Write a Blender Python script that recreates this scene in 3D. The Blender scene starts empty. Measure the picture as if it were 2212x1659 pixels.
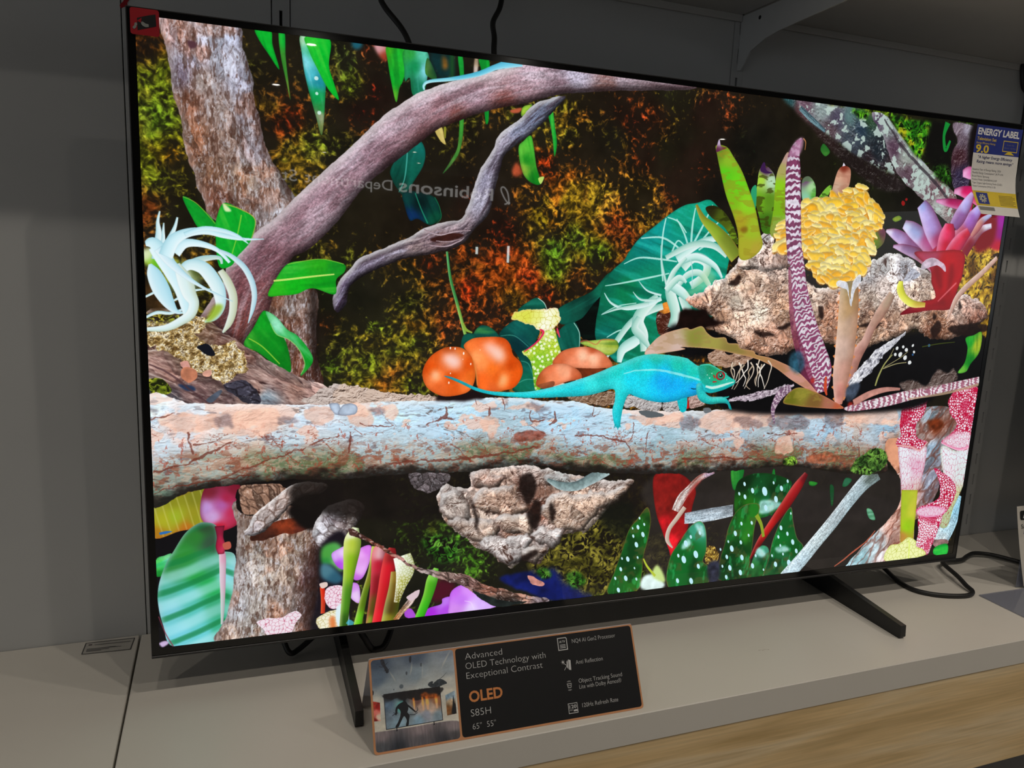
import bpy, math, random
import numpy as np
from mathutils import Vector, Matrix

for blk in (bpy.data.objects, bpy.data.meshes, bpy.data.materials, bpy.data.curves, bpy.data.lights, bpy.data.cameras):
    for it in list(blk):
        blk.remove(it)
sc = bpy.context.scene
COL = sc.collection

# ================================================================ camera, world, light levels
TVZ = 1.228            # height of the middle of the screen above the floor
TOP = TVZ-.480         # counter top
cam = bpy.data.cameras.new('camera'); cam_o = bpy.data.objects.new('camera', cam); COL.objects.link(cam_o)
cam.sensor_fit = 'HORIZONTAL'; cam.sensor_width = 36; cam.lens = 1660.10/2212*36; cam.clip_start = .02; cam.clip_end = 100
cam_o.matrix_world = Matrix(((0.942851, 0.016553, -0.332804, -0.604653), (-0.330169, 0.181158, -0.926375, -1.057683), (0.044956, 0.983315, 0.176270, 0.154824+TVZ), (0, 0, 0, 1)))
sc.camera = cam_o

w = bpy.data.worlds.new('store_ambient'); sc.world = w; w.use_nodes = True
w.node_tree.nodes['Background'].inputs[0].default_value = (.90, .95, 1.0, 1)
w.node_tree.nodes['Background'].inputs[1].default_value = .60
vs = sc.view_settings
vs.view_transform = 'Standard'; vs.look = 'None'; vs.exposure = 0; vs.gamma = 1; vs.use_curve_mapping = False

LAMP_W = 23.0          # watts of one ceiling downlight
SCREEN_GAIN = 1.0      # radiance of the television panel

# ================================================================ helpers
def mat(name, col, rough=.5, metal=0., spec=.5, noise=.04, nscale=60., bump=0., coat=0., emit=None, estr=0., stretch=None, alpha=1., trans=0.):
    """procedural material: noise-broken base colour and roughness"""
    m = bpy.data.materials.new(name); m.use_nodes = True
    nt = m.node_tree; b = nt.nodes['Principled BSDF']
    b.inputs['Roughness'].default_value = rough; b.inputs['Metallic'].default_value = metal
    b.inputs['Specular IOR Level'].default_value = spec; b.inputs['Coat Weight'].default_value = coat
    b.inputs['Alpha'].default_value = alpha; b.inputs['Transmission Weight'].default_value = trans
    tc = nt.nodes.new('ShaderNodeTexCoord'); mp = nt.nodes.new('ShaderNodeMapping'); nz = nt.nodes.new('ShaderNodeTexNoise'); rp = nt.nodes.new('ShaderNodeValToRGB')
    if stretch:
        mp.inputs['Scale'].default_value = stretch
    nz.inputs['Scale'].default_value = nscale; nz.inputs['Detail'].default_value = 5
    lo = [max(c*(1-noise), 0) for c in col]; hi = [min(c*(1+noise), 1) for c in col]
    rp.color_ramp.elements[0].color = (*lo, 1); rp.color_ramp.elements[1].color = (*hi, 1)
    rp.color_ramp.elements[0].position = .3; rp.color_ramp.elements[1].position = .7
    nt.links.new(tc.outputs['Object'], mp.inputs['Vector']); nt.links.new(mp.outputs['Vector'], nz.inputs['Vector'])
    nt.links.new(nz.outputs['Fac'], rp.inputs['Fac']); nt.links.new(rp.outputs['Color'], b.inputs['Base Color'])
    if bump:
        bp = nt.nodes.new('ShaderNodeBump'); bp.inputs['Strength'].default_value = bump; bp.inputs['Distance'].default_value = .002
        nt.links.new(nz.outputs['Fac'], bp.inputs['Height']); nt.links.new(bp.outputs['Normal'], b.inputs['Normal'])
    if emit:
        b.inputs['Emission Color'].default_value = (*emit, 1); b.inputs['Emission Strength'].default_value = estr
    return m

def srgb(h):
    h = h.lstrip('#')
    return tuple((lambda c: c/12.92 if c <= .04045 else ((c+.055)/1.055)**2.4)(int(h[i:i+2], 16)/255) for i in (0, 2, 4))

class MB:
    """collects shapes into one mesh"""
    def __init__(self):
        self.v = []; self.f = []
    def add(self, vs, fs):
        o = len(self.v); self.v += [tuple(p) for p in vs]; self.f += [tuple(i+o for i in f) for f in fs]
        return self
    def box(self, x0, x1, y0, y1, z0, z1, bev=0.):
        if bev:
            return self.bevbox(x0, x1, y0, y1, z0, z1, bev)
        vs = [(x, y, z) for z in (z0, z1) for y in (y0, y1) for x in (x0, x1)]
        return self.add(vs, [(0, 2, 3, 1), (4, 5, 7, 6), (0, 1, 5, 4), (2, 6, 7, 3), (0, 4, 6, 2), (1, 3, 7, 5)])
    def bevbox(self, x0, x1, y0, y1, z0, z1, b):
        """box with chamfered edges: 24 corner points, all faces"""
        P = {}
        vs = []
        for ix, x in enumerate((x0, x1)):
            for iy, y in enumerate((y0, y1)):
                for iz, z in enumerate((z0, z1)):
                    sx, sy, sz = (1-2*ix)*b, (1-2*iy)*b, (1-2*iz)*b
                    for ax, p in (('x', (x, y+sy, z+sz)), ('y', (x+sx, y, z+sz)), ('z', (x+sx, y+sy, z))):
                        P[ix, iy, iz, ax] = len(vs); vs.append(p)
        fs = []
        for i in (0, 1):
            q = [P[i, 0, 0, 'x'], P[i, 1, 0, 'x'], P[i, 1, 1, 'x'], P[i, 0, 1, 'x']]; fs.append(q if i else q[::-1])
            q = [P[0, i, 0, 'y'], P[0, i, 1, 'y'], P[1, i, 1, 'y'], P[1, i, 0, 'y']]; fs.append(q if i else q[::-1])
            q = [P[0, 0, i, 'z'], P[1, 0, i, 'z'], P[1, 1, i, 'z'], P[0, 1, i, 'z']]; fs.append(q if i else q[::-1])
        for a in (0, 1):
            for c in (0, 1):
                fs.append([P[a, c, 0, 'x'], P[a, c, 1, 'x'], P[a, c, 1, 'y'], P[a, c, 0, 'y']][::1 if a != c else -1])
                fs.append([P[a, 0, c, 'x'], P[a, 0, c, 'z'], P[a, 1, c, 'z'], P[a, 1, c, 'x']][::1 if a != c else -1])
                fs.append([P[0, a, c, 'y'], P[1, a, c, 'y'], P[1, a, c, 'z'], P[0, a, c, 'z']][::1 if a != c else -1])
        for ix in (0, 1):
            for iy in (0, 1):
                for iz in (0, 1):
                    q = [P[ix, iy, iz, k] for k in 'xyz']; fs.append(q if (ix+iy+iz) % 2 else q[::-1])
        return self.add(vs, fs)
    def prism(self, pts, a, b, axis='x'):
        """polygon extruded along an axis; pts are in the other two axes (y,z), (x,z) or (x,y)"""
        n = len(pts)
        def put(p, t):
            return {'x': (t, p[0], p[1]), 'y': (p[0], t, p[1]), 'z': (p[0], p[1], t)}[axis]
        vs = [put(p, a) for p in pts]+[put(p, b) for p in pts]
        return self.add(vs, [tuple(range(n))[::-1], tuple(range(n, 2*n))]+[(i, (i+1) % n, n+(i+1) % n, n+i) for i in range(n)])
    def tube(self, path, r, n=10, cap=True):
        path = [Vector(p) for p in path]; rings = []
        up = Vector((0, 0, 1))
        prev = None
        for i, p in enumerate(path):
            t = (path[min(i+1, len(path)-1)]-path[max(i-1, 0)]).normalized()
            a = t.cross(up) if prev is None else prev-t*prev.dot(t)
            if a.length < 1e-5:
                a = t.cross(Vector((1, 0, 0)))
            a.normalize(); b = t.cross(a); prev = a
            rr = r[i] if isinstance(r, (list, tuple)) else r
            rings.append([p+(a*math.cos(k*2*math.pi/n)+b*math.sin(k*2*math.pi/n))*rr for k in range(n)])
        vs = [q for g in rings for q in g]
        fs = [(i*n+k, i*n+(k+1) % n, (i+1)*n+(k+1) % n, (i+1)*n+k) for i in range(len(rings)-1) for k in range(n)]
        if cap:
            fs += [tuple(range(n))[::-1], tuple((len(rings)-1)*n+k for k in range(n))]
        return self.add(vs, fs)
    def lathe(self, prof, c, n=24):
        """profile (radius, z) turned about the vertical through c"""
        vs = [(c[0]+r*math.cos(2*math.pi*k/n), c[1]+r*math.sin(2*math.pi*k/n), c[2]+z) for r, z in prof for k in range(n)]
        fs = [(i*n+k, i*n+(k+1) % n, (i+1)*n+(k+1) % n, (i+1)*n+k) for i in range(len(prof)-1) for k in range(n)]
        return self.add(vs, fs)
    def build(self, name, m, parent=None, smooth=False, fn=None):
        me = bpy.data.meshes.new(name)
        me.from_pydata([fn(p) for p in self.v] if fn else self.v, [], self.f)
        me.validate(); me.update()
        if m is not None:
            me.materials.append(m)
        if smooth:
            me.shade_smooth()
        o = bpy.data.objects.new(name, me); COL.objects.link(o)
        if parent is not None:
            o.parent = parent
            o.matrix_parent_inverse = parent.matrix_world.inverted()
        return o

def smoothpath(pts, n=8):
    p = [Vector(q) for q in pts]; out = []
    for i in range(len(p)-1):
        a, b, c, d = p[max(i-1, 0)], p[i], p[i+1], p[min(i+2, len(p)-1)]
        for k in range(n):
            t = k/n
            out.append(.5*((2*b)+(c-a)*t+(2*a-5*b+4*c-d)*t*t+(3*b-a-3*c+d)*t**3))
    return out+[p[-1]]

def tag(o, label=None, cat=None, group=None, kind=None):
    for k, v in (('label', label), ('category', cat), ('group', group), ('kind', kind)):
        if v:
            o[k] = v
    return o

def empty(name, loc=(0, 0, 0)):
    o = bpy.data.objects.new(name, None); COL.objects.link(o); o.location = loc; o.empty_display_size = .05
    o.matrix_world = Matrix.Translation(loc)
    return o

def text_shape(s, size=1., bold=0., shear=0., width=None, align='LEFT'):
    """glyph outlines of a line of text as flat (x, y) vertices and faces; optional fitted width"""
    cu = bpy.data.curves.new('glyphs', 'FONT'); cu.body = s; cu.size = size; cu.offset = bold*size; cu.shear = shear; cu.align_x = align
    cu.resolution_u = 3
    ob = bpy.data.objects.new('glyphs', cu); COL.objects.link(ob)
    bpy.context.view_layer.update()
    me = ob.evaluated_get(bpy.context.evaluated_depsgraph_get()).to_mesh()
    vs = [(v.co.x, v.co.y) for v in me.vertices]; fs = [tuple(p.vertices) for p in me.polygons]
    bpy.data.objects.remove(ob); bpy.data.curves.remove(cu)
    if width and vs:
        x0 = min(v[0] for v in vs); x1 = max(v[0] for v in vs); k = width/(x1-x0)
        vs = [((x-x0)*k, y) for x, y in vs]
    return vs, fs

def write(mb, s, x, y, size, lift=0., **k):
    vs, fs = text_shape(s, size, **k)
    return mb.add([(x+a, y+b, lift) for a, b in vs], fs)

def flat(mb, pts, lift=0.):
    return mb.add([(x, y, lift) for x, y in pts], [tuple(range(len(pts)))])

def ringflat(mb, outer, inner, lift=0.):
    n = len(outer)
    return mb.add([(x, y, lift) for x, y in outer]+[(x, y, lift) for x, y in inner], [(i, (i+1) % n, n+(i+1) % n, n+i) for i in range(n)])

def rrect(x0, x1, y0, y1, r, n=5):
    out = []
    for cx, cy, a0 in ((x1-r, y1-r, 0), (x0+r, y1-r, 90), (x0+r, y0+r, 180), (x1-r, y0+r, 270)):
        for k in range(n):
            a = math.radians(a0+90*k/(n-1)); out.append((cx+r*math.cos(a), cy+r*math.sin(a)))
    return out

# ================================================================ materials
M_panel = mat('wall_laminate', (.50, .505, .50), .34, noise=.015, nscale=8, spec=.4)
M_rail = mat('powder_coated_steel', (.47, .475, .47), .38, noise=.02, nscale=40, spec=.45)
M_slotback = mat('rail_inside', (.012, .012, .012), .8)
M_seam = mat('seam_shadow_gap', (.02, .02, .02), .9)
M_top = mat('counter_laminate', (.66, .63, .575), .42, noise=.02, nscale=5, spec=.4)
M_shelf = mat('shelf_steel', (.50, .495, .48), .4, noise=.02, nscale=20)
M_floor = mat('store_floor', (.45, .42, .38), .35, noise=.05, nscale=3)
M_ceil = mat('ceiling_paint', (.05, .05, .05), .8, noise=.03, nscale=4)
M_dark = mat('store_far_wall', (.035, .034, .033), .7, noise=.1, nscale=1.5)
M_black = mat('black_plastic', (.012, .012, .012), .42, noise=.1, nscale=200)
M_frame = mat('dark_grey_metal_trim', (.035, .035, .036), .35, metal=.4, noise=.05, nscale=300)
M_bezel = mat('gloss_black_border', (.004, .004, .004), .12, noise=.1, nscale=50)
M_cable = mat('black_cable_rubber', (.010, .010, .010), .5, noise=.1, nscale=300)
M_leg = mat('black_stand_metal', (.010, .010, .010), .45, noise=.15, nscale=250)

def wood_mat():
    m = bpy.data.materials.new('pale_oak_veneer'); m.use_nodes = True
    nt = m.node_tree; b = nt.nodes['Principled BSDF']; b.inputs['Roughness'].default_value = .5
    tc = nt.nodes.new('ShaderNodeTexCoord')
    def noise(scale, det, mp, dist=0.):
        p = nt.nodes.new('ShaderNodeMapping'); p.inputs['Scale'].default_value = mp; p.inputs['Rotation'].default_value = (0, math.radians(3), 0)
        n = nt.nodes.new('ShaderNodeTexNoise'); n.inputs['Scale'].default_value = scale; n.inputs['Detail'].default_value = det; n.inputs['Distortion'].default_value = dist
        nt.links.new(tc.outputs['Object'], p.inputs['Vector']); nt.links.new(p.outputs['Vector'], n.inputs['Vector'])
        return n.outputs['Fac']
    a = noise(5, 4, (.35, 3, 3.2), .6); g = noise(60, 6, (.12, 2, 4), .2)
    def ramp_(f, stops):
        r = nt.nodes.new('ShaderNodeValToRGB'); e = r.color_ramp.elements
        e[0].position, e[0].color = stops[0][0], (*stops[0][1], 1); e[1].position, e[1].color = stops[-1][0], (*stops[-1][1], 1)
        for p, c in stops[1:-1]:
            q = e.new(p); q.color = (*c, 1)
        nt.links.new(f, r.inputs['Fac']); return r.outputs['Color']
    c1 = ramp_(a, [(.28, (.60, .41, .18)), (.45, (.80, .58, .30)), (.58, (.86, .68, .42)), (.72, (.68, .48, .235))])
    c2 = ramp_(g, [(.35, (.72, .70, .66)), (.65, (1.05, 1.03, 1.0))])
    mx = nt.nodes.new('ShaderNodeMix'); mx.data_type = 'RGBA'; mx.blend_type = 'MULTIPLY'; mx.inputs['Factor'].default_value = .55
    nt.links.new(c1, mx.inputs[6]); nt.links.new(c2, mx.inputs[7]); nt.links.new(mx.outputs[2], b.inputs['Base Color'])
    bp = nt.nodes.new('ShaderNodeBump'); bp.inputs['Strength'].default_value = .12; bp.inputs['Distance'].default_value = .001
    nt.links.new(g, bp.inputs['Height']); nt.links.new(bp.outputs['Normal'], b.inputs['Normal'])
    return m
M_wood = wood_mat()

# ================================================================ the setting
SK = .018                                    # the shelving stands a degree askew to the television
def skew(p):
    return (p[0]-SK*p[1], p[1]+SK*p[0], p[2])
WY = .2135                                   # back wall plane (before the skew)
m = MB(); m.box(-9, 19, -25, .9, -.06, 0); tag(m.build('floor', M_floor), kind='structure')
m = MB(); m.box(-9, 19, -25, .9, 3.0, 3.06); tag(m.build('ceiling', M_ceil), kind='structure')
wall = MB().box(-3.2, 3.2, WY+.03, WY+.08, 0, 3.0).build('wall_back', M_seam, fn=skew); tag(wall, kind='structure')
# back panels between the uprights, seams left open
XS = (-.952, -.7485, -.549, -.523, .255, .281, 1.018, 1.046)
def panel(x0, x1, name='wall_panel'):
    return MB().bevbox(x0+.0007, x1-.0007, WY, WY+.03, TOP-.05, 2.9, .0006).build(name, M_panel, wall, fn=skew)
panel(-2.2, -.952); panel(-.952, -.7485); panel(-.7485, -.549); panel(-.523, .2555); panel(.2805, 1.022); panel(1.050, 2.4)
def upright(xc, wd=.026, z0=TOP, z1=2.9, phase=0.):
    """slotted steel upright: open slots over a dark core"""
    m = MB(); s = .0022; x0, x1 = xc-wd/2+.0006, xc+wd/2-.0006
    m.box(x0, xc-s, WY-.0012, WY+.02, z0, z1); m.box(xc+s, x1, WY-.0012, WY+.02, z0, z1)
    zs = z0; k = 0
    z = z0+phase
    while z < z1:
        lo, hi = z, z+.026
        if lo > zs:
            m.box(xc-s, xc+s, WY-.0012, WY+.004, zs, lo)
        zs = hi; z += .05
    m.box(xc-s, xc+s, WY-.0012, WY+.004, zs, max(z1, zs+.002))
    o = m.build('upright', M_rail, wall, fn=skew)
    MB().box(xc-s, xc+s, WY+.012, WY+.018, z0, z1).build('slot_core', M_slotback, o, fn=skew)
    return o
PH = ((.197+.480) % .05)
upright(-.536, phase=((.455+.480) % .05)); upright(.2680, phase=((.452+.480) % .05)); upright(1.036, .028, phase=PH)
# far end of the store, with the angled shop front the screen mirrors
def plane_wall(name, a, b, z0, z1, t, mt):
    a = Vector((*a, 0)); b = Vector((*b, 0)); d = (b-a).normalized(); n = Vector((-d.y, d.x, 0))
    vs = []
    for z in (z0, z1):
        for p in (a, b):
            for k in (0, t):
                q = p+n*k; vs.append((q.x, q.y, z))
    return tag(MB().add(vs, [(0, 2, 6, 4), (1, 5, 7, 3), (0, 1, 3, 2), (4, 6, 7, 5), (0, 4, 5, 1), (2, 3, 7, 6)]).build(name, mt), kind='structure')
SA = Vector((6.05, -18.5, 0)); SB = Vector((-.3, -15.7, 0)); SX = (SB-SA).normalized(); SN = Vector((-SX.y, SX.x, 0))
if SN.y < 0:
    SN = -SN
plane_wall('wall_front', (SA-SX*14.0-SN*.06)[:2], (SB+SX*5-SN*.06)[:2], 0, 3.0, .05 if Vector((-SX.y, SX.x)).y < 0 else -.05, M_dark)

# ================================================================ shop counter
def counter(name, label, x0, x1):
    c = empty(name, (x0, 0, 0)); tag(c, label, 'counter')
    f = lambda p: skew(p)
    MB().bevbox(x0, x1, -.2035, WY-.001, TOP-.046, TOP, .0012).build('top', M_top, c, fn=f)
    z1 = TOP-.0465
    d = MB().bevbox(x0+.001, x1-.001, -.2020, -.184, z1-.190, z1, .001).build('drawer_front', M_wood, c, fn=f)
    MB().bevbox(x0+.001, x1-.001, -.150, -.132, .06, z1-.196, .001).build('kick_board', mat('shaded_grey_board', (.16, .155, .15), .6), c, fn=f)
    MB().box(x0+.004, x1-.004, -.184, WY-.001, z1-.190, z1).build('drawer_box', M_black, c, fn=f)
    MB().box(x0+.004, x1-.004, -.132, WY-.001, 0, z1-.196).build('carcass', M_black, c, fn=f)
    return c
counter('display_counter', 'white topped counter with pale oak front carrying the television', -.7565, 2.4)
counter('display_counter', 'white topped counter left of the dark joint, in the near left corner', -2.2, -.7595)
# overhead shelves on slanted brackets
SZ = TVZ+.585
def shelf(label, x0, x1, brackets):
    s = empty('wall_shelf', ((x0+x1)/2, WY, SZ)); tag(s, label, 'shelf', 'steel shelves above the television')
    MB().bevbox(x0+.001, x1-.001, -.110, WY-.002, SZ, SZ+.028, .002).build('board', M_shelf, s, fn=skew)
    MB().bevbox(x0+.002, x1-.002, WY-.006, WY-.0015, SZ-.012, SZ, .0006).build('shelf_lip', M_shelf, s, fn=skew)
    for xb in brackets:
        prof = [(WY-.001, SZ-.002), (WY-.001, SZ-.095), (WY-.012, SZ-.0965), (WY-.036, SZ-.068), (WY-.075, SZ-.055), (WY-.11, SZ-.050), (WY-.175, SZ-.046), (-.04, SZ-.042), (-.105, SZ-.034), (-.105, SZ-.002)]
        b = MB().prism(prof, xb-.0014, xb+.0014, 'x').build('bracket', M_rail, s, fn=skew)
        MB().prism([(WY-.055+.0035*math.cos(a*math.pi/5), SZ-.016+.0035*math.sin(a*math.pi/5)) for a in range(10)], xb-.0018, xb-.0014, 'x').build('bracket_hole', M_slotback, b, fn=skew)
    return s
shelf('steel shelf overhead on the left, its underside meeting the wall above the television', -.536, .2680, [])
shelf('steel shelf overhead beyond the left edge, out of the picture', -1.34, -.536, [])
shelf('steel shelf overhead on the right with a slanted bracket plate', .2680, 1.036, [.2685])
shelf('steel shelf beyond the right upright, mostly out of the picture', 1.036, 1.85, [1.0365])

# ================================================================ the television
tv = empty('television', (0, .02, TOP)); tag(tv, 'large flat television on two blade feet showing a blue lizard on a log', 'television')
PXW, PZH = .7144, .40185
OX, OZ1, OZ0 = .7243, .4105, -.4160
def z(v): return TVZ+v
scr = MB()
scr.add([(-PXW, 0, z(-PZH)), (PXW, 0, z(-PZH)), (PXW, 0, z(PZH)), (-PXW, 0, z(PZH))], [(0, 1, 2, 3)])
screen = scr.build('screen', None, tv)
uvl = screen.data.uv_layers.new(name='picture')
for li, uv in zip(range(4), ((0, 0), (1, 0), (1, 1), (0, 1))):
    uvl.data[li].uv = uv
screen['label'] = 'lit screen picture of a jungle terrarium'
bz = MB()
for x0, x1, z0, z1 in ((-OX+.0012, -PXW, OZ0+.0035, OZ1-.0012), (PXW, OX-.0012, OZ0+.0035, OZ1-.0012), (-PXW, PXW, PZH, OZ1-.0012), (-PXW, PXW, OZ0+.0035, -PZH)):
    bz.box(x0, x1, -.0006, .006, z(z0), z(z1))
bz.build('bezel', M_bezel, tv)
fr = MB()
fr.bevbox(-OX, OX, -.0014, .024, z(OZ1-.0012), z(OZ1), .0004); fr.bevbox(-OX, OX, -.0022, .024, z(OZ0), z(OZ0+.0035), .0006)
fr.bevbox(-OX, -OX+.0012, -.0014, .024, z(OZ0+.0035), z(OZ1-.0012), .0003); fr.bevbox(OX-.0012, OX, -.0014, .024, z(OZ0+.0035), z(OZ1-.0012), .0003)
fr.build('frame', M_frame, tv)
MB().bevbox(-OX+.001, OX-.001, .006, .020, z(OZ0+.002), z(OZ1-.002), .002).build('panel_chassis', M_black, tv)
MB().bevbox(-.66, .66, .020, .0475, z(OZ0+.012), z(.06), .008).build('electronics_housing', M_black, tv)
MB().bevbox(.47, .505, .002, .02, z(OZ0-.004), z(OZ0), .001).build('remote_sensor', M_black, tv)
for sx in (-.4645, .4625):
    lg = MB(); t = TOP
    lg.prism([(-.1335, t+.0045), (-.130, t+.0008), (-.124, t), (.124, t), (.13, t+.004), (.13, t+.022), (.090, t+.034), (.080, t+.072), (.056, t+.072), (.053, t+.0395), (-.132, t+.0240)], sx-.0055, sx+.0055, 'x')
    o = lg.build('foot', M_leg, tv)
    MB().bevbox(sx-.012, sx+.012, .022, .078, t+.066, t+.074, .001).build('foot_bracket', M_leg, o)

# the next television along the counter, just outside the picture; it shades the wall by the right upright
nb = empty('television', (1.68, .02, TOP)); tag(nb, 'second large television along the counter, beyond the right edge', 'television')
NX0, NX1 = .955, 2.335
MB().bevbox(NX0, NX1, 0, .024, z(OZ0), z(OZ1), .0015).build('frame', M_frame, nb)
MB().box(NX0+.010, NX1-.010, -.0008, .001, z(OZ0+.014), z(OZ1-.009)).build('screen', M_bezel, nb)
MB().bevbox(NX0+.06, NX1-.06, .024, .0475, z(OZ0+.012), z(.06), .008).build('electronics_housing', M_black, nb)
for sx in (NX0+.25, NX1-.25):
    lg = MB(); t = TOP
    lg.prism([(-.1335, t+.0045), (-.130, t+.0008), (-.124, t), (.124, t), (.13, t+.004), (.13, t+.022), (.075, t+.036), (.046, t+.072), (.024, t+.072), (.020, t+.0385), (-.132, t+.0240)], sx-.0055, sx+.0055, 'x')
    lg.build('foot', M_leg, nb)

# ================================================================ cables
def cable(pts, r, label, group=None, n=8, name='cable'):
    o = MB().tube(smoothpath(pts, n), r, 10).build(name, M_cable, smooth=True)
    return tag(o, label, 'cable', group)
cable([(-.372, .05, z(.30)), (-.370, .060, z(.395)), (-.372, .085, z(.43)), (-.380, .105, z(.455)), (-.400, .13, z(.487)), (-.401, .15, z(.507)), (-.380, .17, z(.535)), (-.36, .188, z(.56)), (-.352, .200, z(.62)), (-.35, .202, z(.80))], .0042, 'black cable kinking up the wall behind the television top, left of two')
cable([(-.252, .05, z(.30)), (-.25, .062, z(.395)), (-.246, .085, z(.435)), (-.240, .105, z(.46)), (-.232, .14, z(.49)), (-.214, .165, z(.52)), (-.206, .185, z(.548)), (-.215, .196, z(.575)), (-.226, .202, z(.62)), (-.23, .203, z(.80))], .0042, 'black cable bowing up the wall behind the television top, right of two')
cable([(.99, .226, z(.62)), (.977, .222, z(.585)), (.978, .221, z(.562)), (.986, .221, z(.540)), (1.0, .221, z(.525)), (1.004, .222, z(.49)), (1.0, .222, z(.3)), (.99, .224, z(0))], .0045, 'black cable hanging from the shelf at the right edge of the picture')
tz = TOP+.0045
cable([(.60, .09, z(-.40)), (.635, .12, z(-.43)), (.655, .118, tz+.012), (.650, .085, tz+.003), (.640, .045, tz), (.640, .010, tz), (.662, -.016, tz), (.698, -.032, tz), (.730, -.036, tz), (.751, -.026, tz+.001), (.757, -.006, tz+.004), (.770, .025, tz+.008), (.788, .068, tz+.009), (.800, .088, tz+.008), (.822, .097, tz+.006), (.866, .098, tz+.004), (.900, .112, tz+.004), (.930, .118, tz+.005), (.965, .100, tz+.004), (1.00, .050, tz+.002), (1.05, -.01, tz)], .0045, 'black power cable looping over the counter right of the television')
cable([(-.60, .10, z(-.38)), (-.556, .09, z(-.425)), (-.548, .075, TOP+.022), (-.540, .068, TOP+.008), (-.528, .075, TOP+.008), (-.508, .085, TOP+.018), (-.492, .092, TOP+.03), (-.486, .096, z(-.40))], .0042, 'black cable loop under the television beside the left foot')
cable([(-.440, .078, z(-.38)), (-.437, .062, z(-.437)), (-.428, .056, TOP+.022), (-.418, .055, TOP+.0055), (-.410, .052, TOP+.0045), (-.400, .055, TOP+.006), (-.391, .064, TOP+.014), (-.382, .078, TOP+.026), (-.374, .088, TOP+.030), (-.345, .088, TOP+.0285), (-.31, .088, TOP+.026), (-.285, .088, TOP+.024), (-.272, .09, TOP+.027), (-.268, .093, TOP+.037), (-.285, .096, z(-.42)), (-.32, .096, z(-.38))], .0048, 'black cable dipping to the counter behind the information card')

# ================================================================ tent card on the counter edge
CL = .11518; CA = math.atan2(.102, .0535); CW_ = .381
card = empty('information_card', (-.455, -.1945, TOP)); tag(card, 'folded black and copper information card standing at the counter edge', 'card')
def on_card(p):                                  # (across, up the face, proud) -> place
    a, b, l = p
    return (-.455+a, -.1945+b*math.cos(CA)-l*math.sin(CA), TOP+.0004+b*math.sin(CA)+l*math.cos(CA))
def on_cardback(p):
    a, b, l = p
    return (-.455+a, -.0880-b*math.cos(CA)*.995+l*math.sin(CA), TOP+.0004+b*math.sin(CA)+l*math.cos(CA))
M_card = mat('white_card_stock', (.62, .64, .68), .6, noise=.02, nscale=60)
M_copper = mat('copper_print', srgb('#cf9266'), .45, metal=.0, noise=.06, nscale=80)
M_cblack = mat('black_print', (.006, .006, .007), .45, noise=.1, nscale=80)
M_white = mat('white_print', (.58, .58, .58), .5)
M_grey = mat('pale_grey_print', (.50, .50, .50), .5)
def slab(name, pts, t, mt, parent, fn):
    n = len(pts); vs = [(x, y, -t) for x, y in pts]+[(x, y, 0) for x, y in pts]
    return MB().add(vs, [tuple(range(n))[::-1], tuple(range(n, 2*n))]+[(i, (i+1) % n, n+(i+1) % n, n+i) for i in range(n)]).build(name, mt, parent, fn=fn)
front = slab('printed_panel', rrect(0, CW_, 0, CL, .0045), .0006, M_copper, card, on_card)
slab('support_panel', rrect(0, CW_, 0, CL, .003), .0006, M_card, card, on_cardback)
blk = rrect(.1150, CW_-.0026, .0026, CL-.0026, .004)
m = MB(); flat(m, blk, .0002); m.build('black_field', M_cblack, front, fn=on_card)
def line(mt, parent, fn, s, *a_, name='lettering', **k_):
    m_ = MB(); write(m_, s, *a_, **k_); return m_.build(name, mt, parent, fn=fn)
for a_ in (('Advanced', .1280, .0975, .0118, .0525), ('OLED Technology with', .1276, .0853, .0118, .115), ('Exceptional Contrast', .1276, .0731, .0118, .109), ('S85H', .1290, .0262, .0128, .0276), ('65"', .1298, .0103, .0105, .0125), ('55"', .1494, .0105, .0105, .0125)):
    line(M_white, front, on_card, a_[0], a_[1], a_[2], a_[3], .0003, width=a_[4], bold=-.016)
m = MB(); write(m, 'OLED', .1285, .0440, .0190, .0004, bold=.028, width=.0468); m.build('copper_lettering', mat('copper_letters', srgb('#d88a50'), .45), front, fn=on_card)
for s, a, b, wd in (('NQ4 AI Gen2 Processor', .2846, .0995, .0677), ('Anti Reflection', .2862, .0710, .0418), ('Object Tracking Sound', .2871, .0463, .0672), ('Lite with Dolby Atmos\u00ae', .2870, .0386, .0650), ('120Hz Refresh Rate', .2878, .0145, .0552)):
    line(M_grey, front, on_card, s, a, b, .0079, .0003, name='feature_lettering', width=wd, bold=-.008)
L = .0004; ic = MB()
# chip icon
ringflat(ic, [(.2626, .0918), (.2772, .0918), (.2772, .1070), (.2755, .1088), (.2626, .1088)], [(.2638, .0930), (.2760, .0930), (.2760, .1065), (.2750, .1076), (.2638, .1076)], L)
write(ic, 'AI TV', .2652, .1018, .0042, L, bold=.02, width=.0092)
for b in (.0985, .0966, .0947):
    flat(ic, [(.2658, b), (.2742, b), (.2742, b+.0009), (.2658, b+.0009)], L)
ic.build('feature_icon', M_white, front, fn=on_card); ic = MB()
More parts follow.
